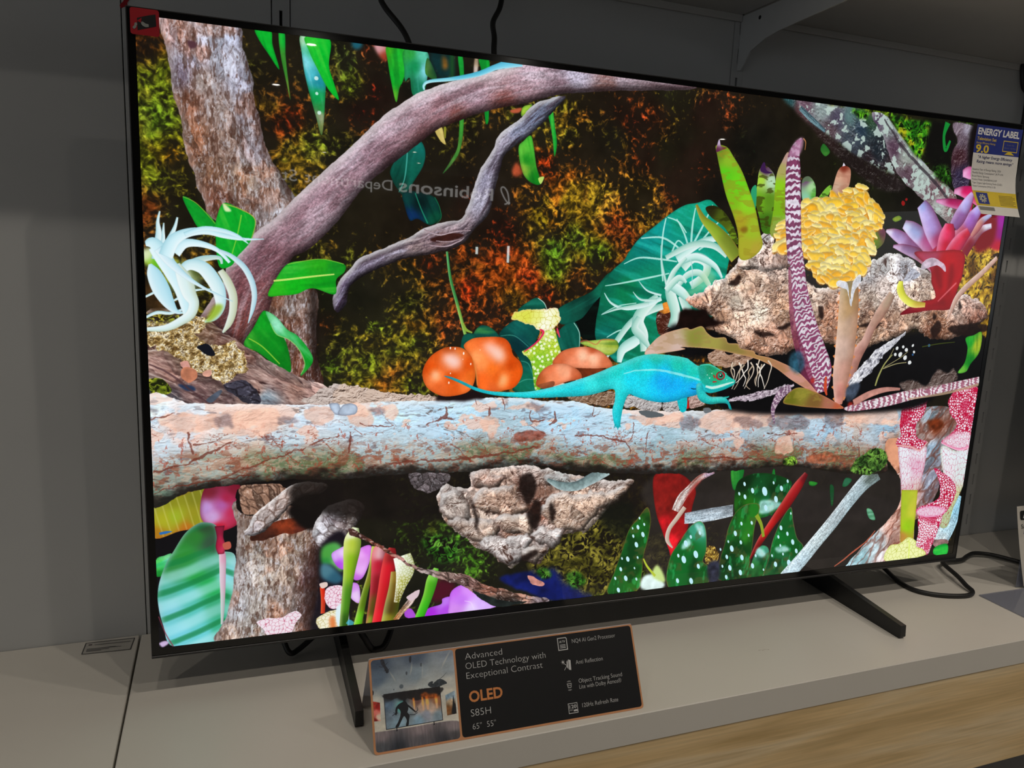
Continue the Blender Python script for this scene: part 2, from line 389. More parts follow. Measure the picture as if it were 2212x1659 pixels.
# reflection icon: sun, ray and panel
flat(ic, [(.2748, .0655), (.2782, .0645), (.2788, .0775), (.2752, .0790)], L); flat(ic, [(.2722, .0690), (.2740, .0665), (.2744, .0780), (.2726, .0762)], L)
flat(ic, [(.2672+.0016*math.cos(k*math.pi/5), .0762+.0016*math.sin(k*math.pi/5)) for k in range(10)], L)
for k in range(8):
    a = k*math.pi/4; c, s = math.cos(a), math.sin(a)
    flat(ic, [(.2672+.0022*c-.0002*s, .0762+.0022*s+.0002*c), (.2672+.0030*c-.0002*s, .0762+.0030*s+.0002*c), (.2672+.0030*c+.0002*s, .0762+.0030*s-.0002*c), (.2672+.0022*c+.0002*s, .0762+.0022*s-.0002*c)], L)
flat(ic, [(.2680, .0742), (.2686, .0746), (.2724, .0716), (.2720, .0711)], L); flat(ic, [(.2720, .0708), (.2724, .0703), (.2682, .0654), (.2677, .0658)], L)
ic.build('feature_icon', M_white, front, fn=on_card); ic = MB()
# sound icon: cup with waves
ringflat(ic, [(.2690, .0478), (.2760, .0478), (.2750, .0420), (.2700, .0420)], [(.2697, .0471), (.2753, .0471), (.2744, .0427), (.2706, .0427)], L)
for k in (-1, 0, 1):
    flat(ic, [(.2725+k*.0016-.0004, .0445), (.2725+k*.0016+.0004, .0445), (.2725+k*.0016+.0004, .0457), (.2725+k*.0016-.0004, .0457)], L)
for r, y0, sg in ((.0022, .0485, 1), (.0040, .0480, 1), (.0022, .0412, -1), (.0038, .0414, -1)):
    aa = [math.radians(40+100*k/6) for k in range(7)]
    pts = [(.2725+r*math.cos(a), y0+sg*r*math.sin(a)*.8) for a in aa]+[(.2725+(r-.0005)*math.cos(a), y0+sg*(r-.0005)*math.sin(a)*.8) for a in aa[::-1]]
    flat(ic, pts, L)
ic.build('feature_icon', M_white, front, fn=on_card); ic = MB()
# refresh icon
ringflat(ic, [(.2667, .0090), (.2808, .0090), (.2808, .0222), (.2667, .0222)], [(.2675, .0098), (.2800, .0098), (.2800, .0214), (.2675, .0214)], L)
write(ic, '120', .2685, .0155, .0062, L, bold=.015, width=.0105)
for k in range(4):
    flat(ic, [(.2686+k*.0012, .0125), (.2690+k*.0012, .0125), (.2690+k*.0012, .0143), (.2686+k*.0012, .0143)], L)
flat(ic, [(.2742, .0112), (.2800, .0112), (.2800, .0130), (.2776, .0140), (.2760, .0132), (.2742, .0136)], L)
ic.build('feature_icon', M_white, front, fn=on_card)
pic = MB(); pic.add([(x, y, .0002) for x, y in rrect(.0026, .1122, .0026, CL-.0026, .004)], [tuple(range(20))])
printed = pic.build('printed_picture', None, front, fn=on_card)
uvl = printed.data.uv_layers.new(name='picture')
for lp in printed.data.loops:
    x, y, _ = pic.v[lp.vertex_index]
    uvl.data[lp.index].uv = (x/.1135, y/CL)

# ================================================================ energy label hanging from the top right corner
lab = empty('energy_label', (.668, -.004, z(.40))); tag(lab, 'blue, white and yellow energy paper label curling off the upper right corner', 'label')
LX0, LW, LZ, LL = .6135, .1095, .4005, .158
def on_label(p):
    """(mm across, mm down, proud) -> place on the curling sheet"""
    u, v, l = p[0]/110., p[1]/1000., p[2]
    k = max(v-.078, 0)/(LL-.078)
    d = (.033*(1-u)+.020*u)*k**1.7
    zz = LZ-v+.0045*k**2+.0020*u*0
    return (LX0+LW*u-.002*math.sin(min(v/.07, 1)*math.pi)*.6, -.0034-d-l, z(zz))
def sheet(u0, u1, v0, v1, lift, nu=6, nv=8):
    m = MB()
    vs = [(u0+(u1-u0)*i/nu, v0+(v1-v0)*j/nv, lift) for j in range(nv+1) for i in range(nu+1)]
    return m.add(vs, [(j*(nu+1)+i, (j+1)*(nu+1)+i, (j+1)*(nu+1)+i+1, j*(nu+1)+i+1) for j in range(nv) for i in range(nu)])
M_paper = mat('label_paper', (.80, .77, .72), .55, noise=.02, nscale=60)
M_lblue = mat('label_blue', (.016, .030, .24), .5, noise=.08); M_lyel = mat('label_yellow', (.80, .58, .035), .5, noise=.04)
M_navy = mat('label_navy_print', (.02, .025, .12), .55); M_lwhite = mat('label_white_print', (.85, .84, .82), .5); M_lgrey = mat('label_grey_print', (.20, .19, .20), .6)
sheet(0, 110, 0, 158, 0, 10, 30).build('paper', M_paper, lab, True, on_label)
sheet(0, 110, 0, 47.5, .00010, 10, 8).build('blue_header', M_lblue, lab, True, on_label)
yb = sheet(0, 110, 113, 141, .00010, 10, 8).build('yellow_band', M_lyel, lab, True, on_label)
def ltext(mb, s, u, v, size, **k):
    vs, fs = text_shape(s, size, **k)
    return mb.add([(u+a, v-b, .00020) for a, b in vs], [f[::-1] for f in fs])
def lline(mt, s, *a_, name='lettering', **k_):
    m_ = MB(); ltext(m_, s, *a_, **k_); return m_.build(name, mt, lab, fn=on_label)
lline(M_lwhite, 'ENERGY LABEL', 4, 16.0, 15.5, name='title_lettering', bold=.034, width=100)
lline(M_lyel, 'Television Set', 4.5, 25.6, 7.6, bold=.012, width=46); lline(M_lyel, 'Energy Efficiency Rating:', 4.5, 31.6, 4.6, width=45); lline(M_lyel, '9.0', 4.5, 46, 18.0, name='rating_lettering', bold=.03, width=31)
m = MB()
def lrect(mb, u0, u1, v0, v1):
    return mb.add([(u0, v1, .00025), (u1, v1, .00025), (u1, v0, .00025), (u0, v0, .00025)], [(0, 1, 2, 3)])
ringflat(m, [(68, 22), (104, 22), (104, 40.8), (68, 40.8)], [(69.3, 23.3), (102.7, 23.3), (102.7, 39.5), (69.3, 39.5)], .00022)
m.add([(82, 40.9, .00022), (90, 40.9, .00022), (98, 45.5, .00022), (74, 45.5, .00022)], [(0, 3, 2, 1)])
m.build('screen_outline', M_lyel, lab, fn=on_label)
lline(M_lgrey, 'Screen Size', 77, 30.0, 3.6, width=18); lline(M_lgrey, '65inch / 163.9cm', 72, 35.4, 3.6, width=28)
lline(M_navy, '\u201cA higher Energy Efficiency', 12, 56, 6.9, name='slogan_lettering', bold=.016, shear=.22, width=84); lline(M_navy, 'Rating means more savings\u201d', 10, 63.6, 6.9, name='slogan_lettering', bold=.016, shear=.22, width=89)
for k, (s, wd) in enumerate((('Issuance Year of Energy Rating: 2026', 68), ('Monthly Energy Consumption*: 34.79 kWh', 75), ('Brand Name: Samsung', 41), ('Product Model: QA65S85HAGXXP', 60), ('Type: Organic Light-Emitting Diode (OLED)', 73), ('Power Consumption (W/h): 0.158', 56))):
    lline(M_lgrey, s, 3, 76.5+k*5.9, 4.9, name='detail_lettering', width=wd)
sheet(7, 36, 116, 137.5, .00022, 3, 8).build('emblem_field', M_lblue, yb, True, on_label)
m = MB()
for k in range(9):
    a = k*2*math.pi/9
    m.add([(21.5+7.5*math.cos(a)+2.0*math.cos(a+b), 126.8+6.6*math.sin(a)+2.0*math.sin(a+b), .00048) for b in [j*math.pi/3 for j in range(6)]], [(5, 4, 3, 2, 1, 0)])
ang = [k*2*math.pi/18 for k in range(18)]
ro = [6.2 if k % 2 else 5.0 for k in range(18)]
m.add([(21.5+r*math.cos(a), 126.8+r*.88*math.sin(a), .00048) for a, r in zip(ang, ro)]+[(21.5+2.6*math.cos(a), 126.8+2.4*math.sin(a), .00048) for a in ang], [((i+1) % 18, i, 18+i, 18+(i+1) % 18) for i in range(18)])
m.build('emblem', mat('emblem_pale', (.50, .48, .36), .5), yb, fn=on_label)
m = MB()
for k in range(8):
    lrect(m, 64, 106 if k % 3 else 100, 119+k*2.55, 119.9+k*2.55)
for k in range(2):
    lrect(m, 3, 34 if k else 40, 114.0+k*25, 114.6+k*25)
m.build('small_print', mat('label_small_print', (.22, .16, .03), .6), yb, fn=on_label)['kind'] = 'stuff'
sheet(3, 44, 143, 150, .00018, 4, 3).build('grey_strip', mat('label_grey_strip', (.22, .21, .19), .6), lab, True, on_label)

# ================================================================ red peel-off sticker on the corner, and a scrap of red tape on the wall
st = empty('corner_sticker', (-.705, -.003, z(.395))); tag(st, 'square red sticker with a picture of hands peeling film, upper left corner', 'sticker')
def on_tv(p):
    return (p[0], -.0027-p[2], z(p[1]))
M_red = mat('red_sticker_film', (.30, .006, .012), .35, noise=.05); M_stk = mat('sticker_black', (.004, .004, .004), .4); M_hand = mat('sticker_grey', (.20, .205, .19), .5)
red = slab('film', rrect(-.7195, -.6883, .3795, .4090, .0028), .0003, M_red, st, on_tv)
m = MB(); flat(m, [(-.7118, .3842), (-.6915, .3908), (-.6920, .4040), (-.7000, .4020), (-.7120, .3978)], .0002); m.build('pictured_screen', M_stk, red, fn=on_tv)
m = MB(); flat(m, [(-.7070, .3985), (-.7080, .3930), (-.7120, .3945)], .0004); m.build('pictured_corner', M_red, red, fn=on_tv)
for pts in ([(-.7172, .3868), (-.7155, .3850), (-.7130, .3872), (-.7128, .3890), (-.7118, .3905), (-.7128, .3928), (-.7148, .3918), (-.7150, .3895)], [(-.7078, .3938), (-.7060, .3945), (-.7030, .3925), (-.6998, .3922), (-.6996, .3892), (-.7030, .3886), (-.7060, .3896), (-.7076, .3915)]):
    m = MB(); flat(m, pts, .0005); m.build('pictured_hand', M_hand, red, fn=on_tv)
# ================================================================ faint clear sticker lying at the back of the counter
stx = empty('shelf_strip', (-.803, .178, TOP)); tag(stx, 'faint clear plastic label with blurred print at the back of the left counter', 'label')
def on_top(p):
    return (p[0], p[1], TOP+.0005+p[2])
Q = [(-.8375, .156), (-.7710, .154), (-.7690, .189), (-.8370, .190)]
MB().add([(*p, 0) for p in Q], [(0, 1, 2, 3)]).build('film', mat('clear_film', (.42, .41, .39), .3, alpha=.35), stx, fn=on_top)
m = MB()
for i in range(4):
    a = Vector(Q[i]); b = Vector(Q[(i+1) % 4]); n = Vector((-(b-a).y, (b-a).x)).normalized()*.0007
    m.add([(*(a-n), .0003), (*(b-n), .0003), (*(b+n), .0003), (*(a+n), .0003)], [(0, 1, 2, 3)])
m.build('dark_edge', mat('grimy_edge', (.05, .05, .05), .7), stx, fn=on_top)
m = MB()
for x0, x1, y0, t in ((-.824, -.774, .1805, .0016), (-.8330, -.793, .1690, .0020), (-.8330, -.802, .1655, .0018), (-.8330, -.812, .1625, .0018), (-.802, -.785, .1680, .0012)):
    m.add([(x0, y0, .0003), (x1, y0-.001, .0003), (x1, y0+t-.001, .0003), (x0, y0+t, .0003)], [(0, 1, 2, 3)])
m.build('blurred_print', mat('faded_print', (.16, .16, .155), .7), stx, fn=on_top)['kind'] = 'stuff'
m = MB(); m.add([(-.8325, .1815, .0003), (-.8275, .1815, .0003), (-.8275, .1838, .0003), (-.8325, .1838, .0003)], [(0, 1, 2, 3)]); m.build('dark_mark', mat('dark_red_print', (.05, .02, .025), .7), stx, fn=on_top)

# scrap of red tape, stuck to the wall above the corner
def on_wall(p):
    return skew((p[0], WY-.0006-p[2], z(p[1])))
tp = slab('red_tape', [(-.7484, .4540), (-.7449, .4563), (-.7429, .4566), (-.7401, .4598), (-.7404, .4621), (-.7372, .4673), (-.7330, .4760), (-.7400, .4770), (-.7453, .4634), (-.7485, .4601), (-.7498, .4572)], .0004, mat('red_tape_film', (.33, .008, .016), .3), None, on_wall)
tag(tp, 'torn scrap of red tape on the wall above the upper left corner', 'tape')

# ================================================================ paper tag in a clear stand, at the right edge
sg = empty('price_stand', (.90, -.06, TOP)); tag(sg, 'clear acrylic stand holding a white paper tag at the right edge', 'sign')
M_acr = mat('clear_acrylic', (.26, .28, .36), .08, alpha=.50, noise=.01)
def tag_xy(p):                                    # mm right of the left edge, mm up from the counter
    u, v, l = p
    return (.8805+u/1000.-v*.00031, -.036-l+.004*math.sin(v/160.*2), TOP+v/1000.)
def tsheet(u0, u1, v0, v1, l, nv=6):
    vs = [(u, v0+(v1-v0)*j/nv, l) for j in range(nv+1) for u in (u0, u1)]
    return MB().add(vs, [(2*j, 2*j+1, 2*j+3, 2*j+2) for j in range(nv)])
tsheet(0, 105, 6, 178, 0).build('paper_tag', mat('tag_paper', (.66, .62, .55), .6), sg, fn=tag_xy)
m = MB(); vs = rrect(7, 27, 148, 168, 4); m.add([(x, y, .0004) for x, y in vs], [tuple(range(len(vs)))]); ikn = m.build('tag_icon', M_stk, sg, fn=tag_xy)
m = MB(); m.add([(x, y, .0008) for x, y in [(14, 152), (18, 152), (23, 164), (19, 164)]], [(0, 1, 2, 3)]); m.build('icon_slash', M_lwhite, ikn, fn=tag_xy)
m = MB(); m.add([(x, y, .001) for x, y in [(19, 151), (25, 151), (25, 156), (21, 157)]], [(0, 1, 2, 3)]); m.build('icon_corner', mat('tag_green_print', (.05, .20, .06), .5), ikn, fn=tag_xy)
m = MB(); vs, fs = text_shape('Sa', 13); m.add([(8+x, 130+y, .0004) for x, y in vs], fs); m.build('tag_lettering', M_stk, sg, fn=tag_xy)
MB().bevbox(.870, 1.00, -.0270, -.0250, TOP+.001, TOP+.186, .0004).build('stand_plate', M_acr, sg)
MB().bevbox(.757, 1.00, -.130, -.036, TOP+.0004, TOP+.0028, .0004).build('stand_base', M_acr, sg)
MB().tube(smoothpath([(.842, -.038, TOP+.176), (.840, -.040, TOP+.184), (.845, -.040, TOP+.189), (.850, -.038, TOP+.184), (.852, -.037, TOP+.12)], 6), .0012, 8).build('clip', M_acr, sg, True)

# a small scuff on the counter top
m = MB(); r9 = random.Random(3)
for k in range(9):
    x = .1905+k*.0022; y = -.1005-.0004*k+r9.uniform(-.001, .001); s = r9.uniform(.0006, .0013)
    m.add([(x-s, y, TOP+.0003), (x, y-s*.6, TOP+.0003), (x+s, y, TOP+.0003), (x, y+s*.7, TOP+.0003)], [(0, 1, 2, 3)])
tag(m.build('scuff_mark', mat('brown_scuff', (.24, .17, .12), .7)), 'tiny brown scuff on the counter top before the screen', 'scuff')

# ================================================================ shop lights and the shop front mirrored by the screen
M_lens = mat('lamp_lens', (.9, .9, .85), .4, emit=(1.0, .93, .82), estr=120.)
M_ring = mat('lamp_trim', (.6, .6, .6), .4)
def downlight(x, y, watts, label, lit=True, col=(1.0, .885, .75), rad=.014, cone=110):
    d = empty('downlight', (x, y, 3.0)); tag(d, label, 'ceiling light', 'round ceiling downlights in the shop')
    MB().lathe([(.042, -.002), (.044, -.010), (.060, -.010), (.062, 0)], (x, y, 3.0)).build('trim_ring', M_ring, d, True)
    MB().lathe([(.0005, -.005), (.030, -.005), (.042, -.002)], (x, y, 3.0)).build('lens', M_lens, d, True)
    if lit:
        l = bpy.data.lights.new('downlight_beam', 'SPOT'); l.energy = watts; l.color = col; l.spot_size = math.radians(cone); l.spot_blend = .5; l.shadow_soft_size = rad
        o = bpy.data.objects.new('downlight_beam', l); COL.objects.link(o); o.location = (x, y, 2.985); o.parent = d; o.matrix_parent_inverse = d.matrix_world.inverted()
        return o
ROW = 'ceiling downlight in the row above the counter, '
for x, k, t in ((-1.55, .10, 'far left'), (-.75, .20, 'left'), (.10, .46, 'middle'), (.95, .70, 'right'), (1.75, .60, 'far right')):
    downlight(x, -1.02, LAMP_W*k, ROW+t)
for x, k, t in ((-1.20, .16, 'left'), (.20, .62, 'middle'), (1.60, .95, 'right')):
    downlight(x, -1.78, LAMP_W*k, 'ceiling downlight in the row over the aisle, '+t)
for x, y, t in ((-.19, -8.11, 'sixth row, left'), (.01, -6.09, 'fifth row, left'), (1.746, -5.74, 'fifth row, middle'), (5.83, -8.59, 'sixth row, far right'), (2.46, -13.3, 'eighth row'), (.98, -14.6, 'ninth row, left'), (2.96, -15.2, 'ninth row, right')):
    downlight(x, y, 0, 'ceiling downlight far down the shop, '+t, lit=False)

# lit letters of the shop front
M_sign = mat('sign_letters_lit', (.9, .9, .88), .5, emit=(1.0, .97, .92), estr=5.0)
def on_sign(p):
    q = SA+SX*p[0]+SN*(.03+p[2]); return (q.x, q.y, TVZ+1.285+p[1])
sign = empty('store_sign', SA+SX*3.5); tag(sign, 'lit shop name lettering across the aisle, mirrored in the screen', 'sign')
m = MB(); write(m, 'Robinsons', .52, 0, .42, bold=.012, width=2.92); m.build('shop_name', M_sign, sign, fn=on_sign)
m = MB(); write(m, 'Department', 3.62, 0, .335, width=2.20); m.build('shop_kind', M_sign, sign, fn=on_sign)
m = MB(); write(m, 'Store', 6.00, 0, .335, width=1.0); m.build('shop_kind', M_sign, sign, fn=on_sign)
lp = smoothpath([(.10, -.06, 0), (-.02, -.03, 0), (-.06, -.02, 0), (.02, .0, 0), (.13, .10, 0), (.24, .26, 0), (.24, .35, 0), (.14, .36, 0), (.03, .26, 0), (-.03, .10, 0), (-.05, -.06, 0)], 6)
MB().tube(lp, .020, 6).build('emblem', M_sign, sign, fn=on_sign)
M_tube = mat('tube_lamp_lit', (.9, 1, .98), .4, emit=(.86, 1.0, .97), estr=22.)
def tubelamp(x, zc, hgt, label):
    t = empty('tube_lamp', (x, -8.0, zc)); tag(t, label, 'lamp', 'upright tube lamps across the aisle')
    MB().tube([(x, -8.0, zc-hgt/2), (x, -8.0, zc), (x, -8.0, zc+hgt/2)], .014, 10).build('tube', M_tube, t, True)
    for s in (-1, 1):
        MB().tube([(x, -8.0, zc+s*hgt/2), (x, -8.0, zc+s*(hgt/2+.02))], .017, 10).build('end_cap', M_ring, t)
    MB().box(x-.012, x+.012, -8.06, -8.03, 0, zc+hgt/2+.03).build('post', M_black, t)
tubelamp(2.118, TVZ+.085, .085, 'short upright lit tube lamp across the aisle, the lower')
tubelamp(2.522, TVZ+.055, .20, 'tall upright lit tube lamp across the aisle')

# ---------------------------------------------------------------- picture painter (the television's screen content)
# The panel is measured as 1600 x 900 units, origin top left; the picture is painted in those units.
PW, PH, PS = 1600, 900, 1.5
CW, CH = int(PW*PS), int(PH*PS)
canvas = np.zeros((CH, CW, 3), np.float32)
_rng = np.random.RandomState(7)
_T = _rng.rand(256, 256).astype(np.float32)
_T2 = _rng.rand(256, 256).astype(np.float32)

def P(s):
    return np.array([[float(v) for v in w.split(',')] for w in s.split()])

def hexc(h):
    h = h.lstrip('#')
    return np.array([int(h[i:i+2], 16)/255 for i in (0, 2, 4)], np.float32)

def PC(s):
    r = []
    for w in s.split():
        a, b, c = w.split(',')
        r.append((float(a), float(b), hexc(c)))
    return r

def vn(x, y, seed=0):
    xf = np.floor(x); yf = np.floor(y)
    fx = (x-xf).astype(np.float32); fy = (y-yf).astype(np.float32)
    xi = xf.astype(np.int32)+seed*57; yi = yf.astype(np.int32)+seed*91
    fx = fx*fx*(3-2*fx); fy = fy*fy*(3-2*fy)
    x0 = xi & 255; x1 = (xi+1) & 255; y0 = yi & 255; y1 = (yi+1) & 255
    a = _T[y0, x0]; b = _T[y0, x1]; c = _T[y1, x0]; d = _T[y1, x1]
    a = a+(b-a)*fx; c = c+(d-c)*fx
    return a+(c-a)*fy

def fbm(x, y, seed=0, octs=4, gain=.55):
    s = 0; w = 1; t = 0
    for o in range(octs):
        s = s+w*vn(x, y, seed+o); t += w; w *= gain
        x = x*2.03+11.3; y = y*2.03+5.7
    return s/t

def worley(x, y, seed=0):
    xi = np.floor(x).astype(np.int32); yi = np.floor(y).astype(np.int32)
    f1 = np.full(x.shape, 9., np.float32); f2 = f1.copy(); cid = np.zeros(x.shape, np.float32)
    for dy in (-1, 0, 1):
        for dx in (-1, 0, 1):
            a = (xi+dx+seed*31) & 255; b = (yi+dy+seed*17) & 255
            px = xi+dx+_T[b, a]; py = yi+dy+_T2[b, a]
            d = np.hypot(px-x, py-y).astype(np.float32)
            n = d < f1
            f2 = np.where(n, f1, np.minimum(f2, d)); cid = np.where(n, _T2[a, b], cid); f1 = np.where(n, d, f1)
    return f1, f2, cid

def sm(v, a, b):
    t = np.clip((v-a)/(b-a), 0, 1)
    return t*t*(3-2*t)

def ramp(v, *stops):
    st = [(s, hexc(c)) for s, c in stops]
    xs = [s for s, c in st]
    return np.stack([np.interp(v, xs, [c[k] for s, c in st]) for k in range(3)], -1).astype(np.float32)

def mix(a, b, t):
    t = np.asarray(t)
    if t.ndim == np.ndim(a)-1 or (t.ndim == 2):
        t = t[..., None]
    return a+(b-a)*t

def spline(p, closed=True, n=6):
    p = np.asarray(p, float); m = len(p)
    out = []
    t = np.linspace(0, 1, n, endpoint=False)[:, None]
    for i in range(m if closed else m-1):
        if closed:
            a, b, c, d = p[(i-1) % m], p[i], p[(i+1) % m], p[(i+2) % m]
        else:
            a, b, c, d = p[max(i-1, 0)], p[i], p[i+1], p[min(i+2, m-1)]
        out.append(.5*((2*b)+(-a+c)*t+(2*a-5*b+4*c-d)*t*t+(-a+3*b-3*c+d)*t**3))
    if not closed:
        out.append(p[-1:])
    return np.concatenate(out)

def boxof(p, pad=3):
    x0 = max(int(np.floor(p[:, 0].min()))-pad, 0); x1 = min(int(np.ceil(p[:, 0].max()))+pad, CW)
    y0 = max(int(np.floor(p[:, 1].min()))-pad, 0); y1 = min(int(np.ceil(p[:, 1].max()))+pad, CH)
    return x0, x1, y0, y1

def raster(p, box, ss=2):
    x0, x1, y0, y1 = box
    w, h = x1-x0, y1-y0
    ys = y0+(np.arange(h*ss)+.5)/ss
    a = p; b = np.roll(p, -1, 0)
    ya, yb = a[:, 1][None], b[:, 1][None]
    Y = ys[:, None]
    hit = (ya <= Y) != (yb <= Y)
    k = hit.sum(1).max() if len(ys) else 0
    if k == 0:
        return np.zeros((h, w), np.float32)
    den = np.where(yb == ya, 1, yb-ya)
    xs = np.where(hit, a[:, 0][None]+(Y-ya)*(b[:, 0]-a[:, 0])[None]/den, 1e9)
    xs = np.sort(xs, 1)[:, :k]
    px = x0+np.arange(w+1, dtype=np.float32)[None]
    cov = np.zeros((h*ss, w), np.float32)
    for j in range(0, k-1, 2):
        s = xs[:, j:j+1]; e = xs[:, j+1:j+2]
        ok = (e[:, 0] < 1e8)
        if not ok.any():
            break
        F = np.clip(px, s[ok], e[ok])
        cov[ok] += np.diff(F, axis=1).astype(np.float32)
    return np.clip(cov.reshape(h, ss, w).mean(1), 0, 1)

def blur(m, r):
    r = max(int(r), 1)
    for ax in (0, 1):
        for _ in range(2):
            q = np.pad(m, [(r+1, r) if i == ax else (0, 0) for i in (0, 1)], mode='edge').cumsum(ax, dtype=np.float32)
            n = 2*r+1
            m = (q[n:]-q[:-n])/n if ax == 0 else (q[:, n:]-q[:, :-n])/n
    return m

def coords(box):
    x0, x1, y0, y1 = box
    X, Y = np.meshgrid((np.arange(x0, x1, dtype=np.float32)+.5)/PS, (np.arange(y0, y1, dtype=np.float32)+.5)/PS)
    return X, Y

def idw(X, Y, pts, pw=1.6):
    W = 0; S = 0
    for x, y, c in pts:
        w = 1/((X-x)**2+(Y-y)**2+30)**pw
        W = W+w; S = S+w[..., None]*c
    return (S/W[..., None]).astype(np.float32)

def idw_lo(X, Y, pts, pw=1.5, k=12):
    """the same, worked out on a coarse grid and blown up"""
    h, w = X.shape
    gx = np.linspace(X[0, 0], X[0, -1], w//k+2, dtype=np.float32); gy = np.linspace(Y[0, 0], Y[-1, 0], h//k+2, dtype=np.float32)
    A, B = np.meshgrid(gx, gy)
    G = idw(A, B, pts, pw)
    fx = np.linspace(0, len(gx)-1.001, w); fy = np.linspace(0, len(gy)-1.001, h)
    x0 = fx.astype(int); y0 = fy.astype(int); tx = (fx-x0)[None, :, None].astype(np.float32); ty = (fy-y0)[:, None, None].astype(np.float32)
    R0 = G[y0]*(1-ty)+G[y0+1]*ty
    return R0[:, x0]*(1-tx)+R0[:, x0+1]*tx

def base(col, X, Y):
    if isinstance(col, str) and col.startswith('#'):
        return np.broadcast_to(hexc(col), X.shape+(3,)).copy()
    if isinstance(col, list):
        return idw(X, Y, col)
    return col(X, Y)

_seed = [100]
def jitter(q, amp, freq):
    if not amp:
        return q
    d = np.roll(q, -1, 0)-q
    L = np.hypot(d[:, 0], d[:, 1]); s = np.concatenate([[0], L.cumsum()[:-1]])
    n = max(int(L.sum()/(1.2*PS)), 8)
    u = np.linspace(0, L.sum(), n, endpoint=False)
    qq = np.vstack([q, q[:1]]); ss = np.append(s, L.sum())
    q = np.stack([np.interp(u, ss, qq[:, 0]), np.interp(u, ss, qq[:, 1])], 1)
    _seed[0] += 1
    a = fbm(q[:, 0]*freq, q[:, 1]*freq, _seed[0], 4)-.5; b = fbm(q[:, 0]*freq+77, q[:, 1]*freq+31, _seed[0]+3, 4)-.5
    return q+2*amp*PS*np.stack([a, b], 1)

def comp(box, m, rgb, alpha=1):
    x0, x1, y0, y1 = box
    m = (m*alpha)[..., None]
    c = canvas[y0:y1, x0:x1]
    canvas[y0:y1, x0:x1] = c+(np.clip(rgb, 0, 1)-c)*m

def shade3d(rgb, m, emb=None, rim=None):
    if rim:
        r, c, k = rim
        e = np.clip((1-blur(m, r*PS))*2*k, 0, 1)
        rgb = mix(rgb, hexc(c), e)
    if emb:
        dx, dy, r, k = emb
        b = blur(m, r*PS); sx, sy = int(round(dx*PS)), int(round(dy*PS))
        pd = max(abs(sx), abs(sy))+1
        bp = np.pad(b, pd, mode='edge'); h_, w_ = b.shape
        g = bp[pd-sy:pd-sy+h_, pd-sx:pd-sx+w_]-bp[pd+sy:pd+sy+h_, pd+sx:pd+sx+w_]
        g = np.clip(g*k, -.8, .8)
        rgb = np.where(g[..., None] > 0, mix(rgb, np.float32(0)*rgb, np.clip(g, 0, 1)), mix(rgb, np.ones_like(rgb), np.clip(-g, 0, 1)))
    return rgb

def fill(pts, col, tex=None, jit=0, jf=.06, smooth=True, feather=0, alpha=1, emb=None, rim=None, pad=3):
    q = np.asarray(pts)[:, :2]*PS
    q = spline(q) if smooth else q
    q = jitter(q, jit, jf/PS)
    box = boxof(q, pad+int(feather*2*PS))
    if box[1] <= box[0] or box[3] <= box[2]:
        return
    m = raster(q, box)
    if feather:
        m = blur(m, feather*PS)
    X, Y = coords(box)
    rgb = base(col, X, Y)
    if tex:
        rgb = tex(X, Y, rgb)
    rgb = shade3d(rgb, m, emb, rim)
    comp(box, m, rgb, alpha)

def ribbon(pts, n=10):
    c = spline(np.asarray(pts), False, n)
    c[:, 2] = np.maximum(c[:, 2], .25)
    d = np.gradient(c[:, :2], axis=0); L = np.hypot(d[:, 0], d[:, 1])+1e-6
    nrm = np.stack([-d[:, 1]/L, d[:, 0]/L], 1)
    return c, nrm

def stroke(pts, col, tex=None, lit=None, alpha=1, jit=0, jf=.06, feather=0, emb=None, rim=None):
    """tapered ribbon; pts rows are x, y, width; tex may take (X, Y, rgb, s, t)"""
    c, nrm = ribbon(pts)
    h = c[:, 2:3]/2
    q = np.vstack([c[:, :2]+nrm*h, (c[:, :2]-nrm*h)[::-1]])*PS
    q = jitter(q, jit, jf/PS)
    box = boxof(q, 3+int(feather*2*PS))
    if box[1] <= box[0] or box[3] <= box[2]:
        return
    # winding can self overlap on tight curls: union of quads via max of rasters of halves
    m = raster(q, box)
    if feather:
        m = blur(m, feather*PS)
    X, Y = coords(box)
    rgb = base(col, X, Y)
    if tex or lit:
        s, t = along(X, Y, c, nrm)
        if lit:                      # (shadow side colour, light side colour)
            a, b, k = lit
            rgb = mix(rgb, hexc(a), np.clip(-t, 0, 1)**1.3*k); rgb = mix(rgb, hexc(b), np.clip(t, 0, 1)**1.3*k)
        if tex:
            rgb = tex(X, Y, rgb, s, t)
    rgb = shade3d(rgb, m, emb, rim)
    comp(box, m, rgb, alpha)

def along(X, Y, c, nrm):
    L = np.concatenate([[0], np.hypot(*np.diff(c[:, :2], axis=0).T).cumsum()])
    best = np.full(X.shape, 1e18, np.float32); s = np.zeros(X.shape, np.float32); t = np.zeros(X.shape, np.float32)
    for i in range(len(c)):
        dx = X-c[i, 0]; dy = Y-c[i, 1]; d = dx*dx+dy*dy
        k = d < best
        best = np.where(k, d, best)
        tx, ty = nrm[i, 1], -nrm[i, 0]
        s = np.where(k, L[i]+dx*tx+dy*ty, s); t = np.where(k, (dx*nrm[i, 0]+dy*nrm[i, 1])/(c[i, 2]/2), t)
    return s, t

def dots(pts, col, jit=0, **k):
    for p in pts:
        x, y, rx = p[:3]; ry = p[3] if len(p) > 3 else rx
        a = np.linspace(0, 2*np.pi, 14, endpoint=False)
        fill(np.stack([x+rx*np.cos(a), y+ry*np.sin(a)], 1), col, smooth=False, jit=jit, **k)

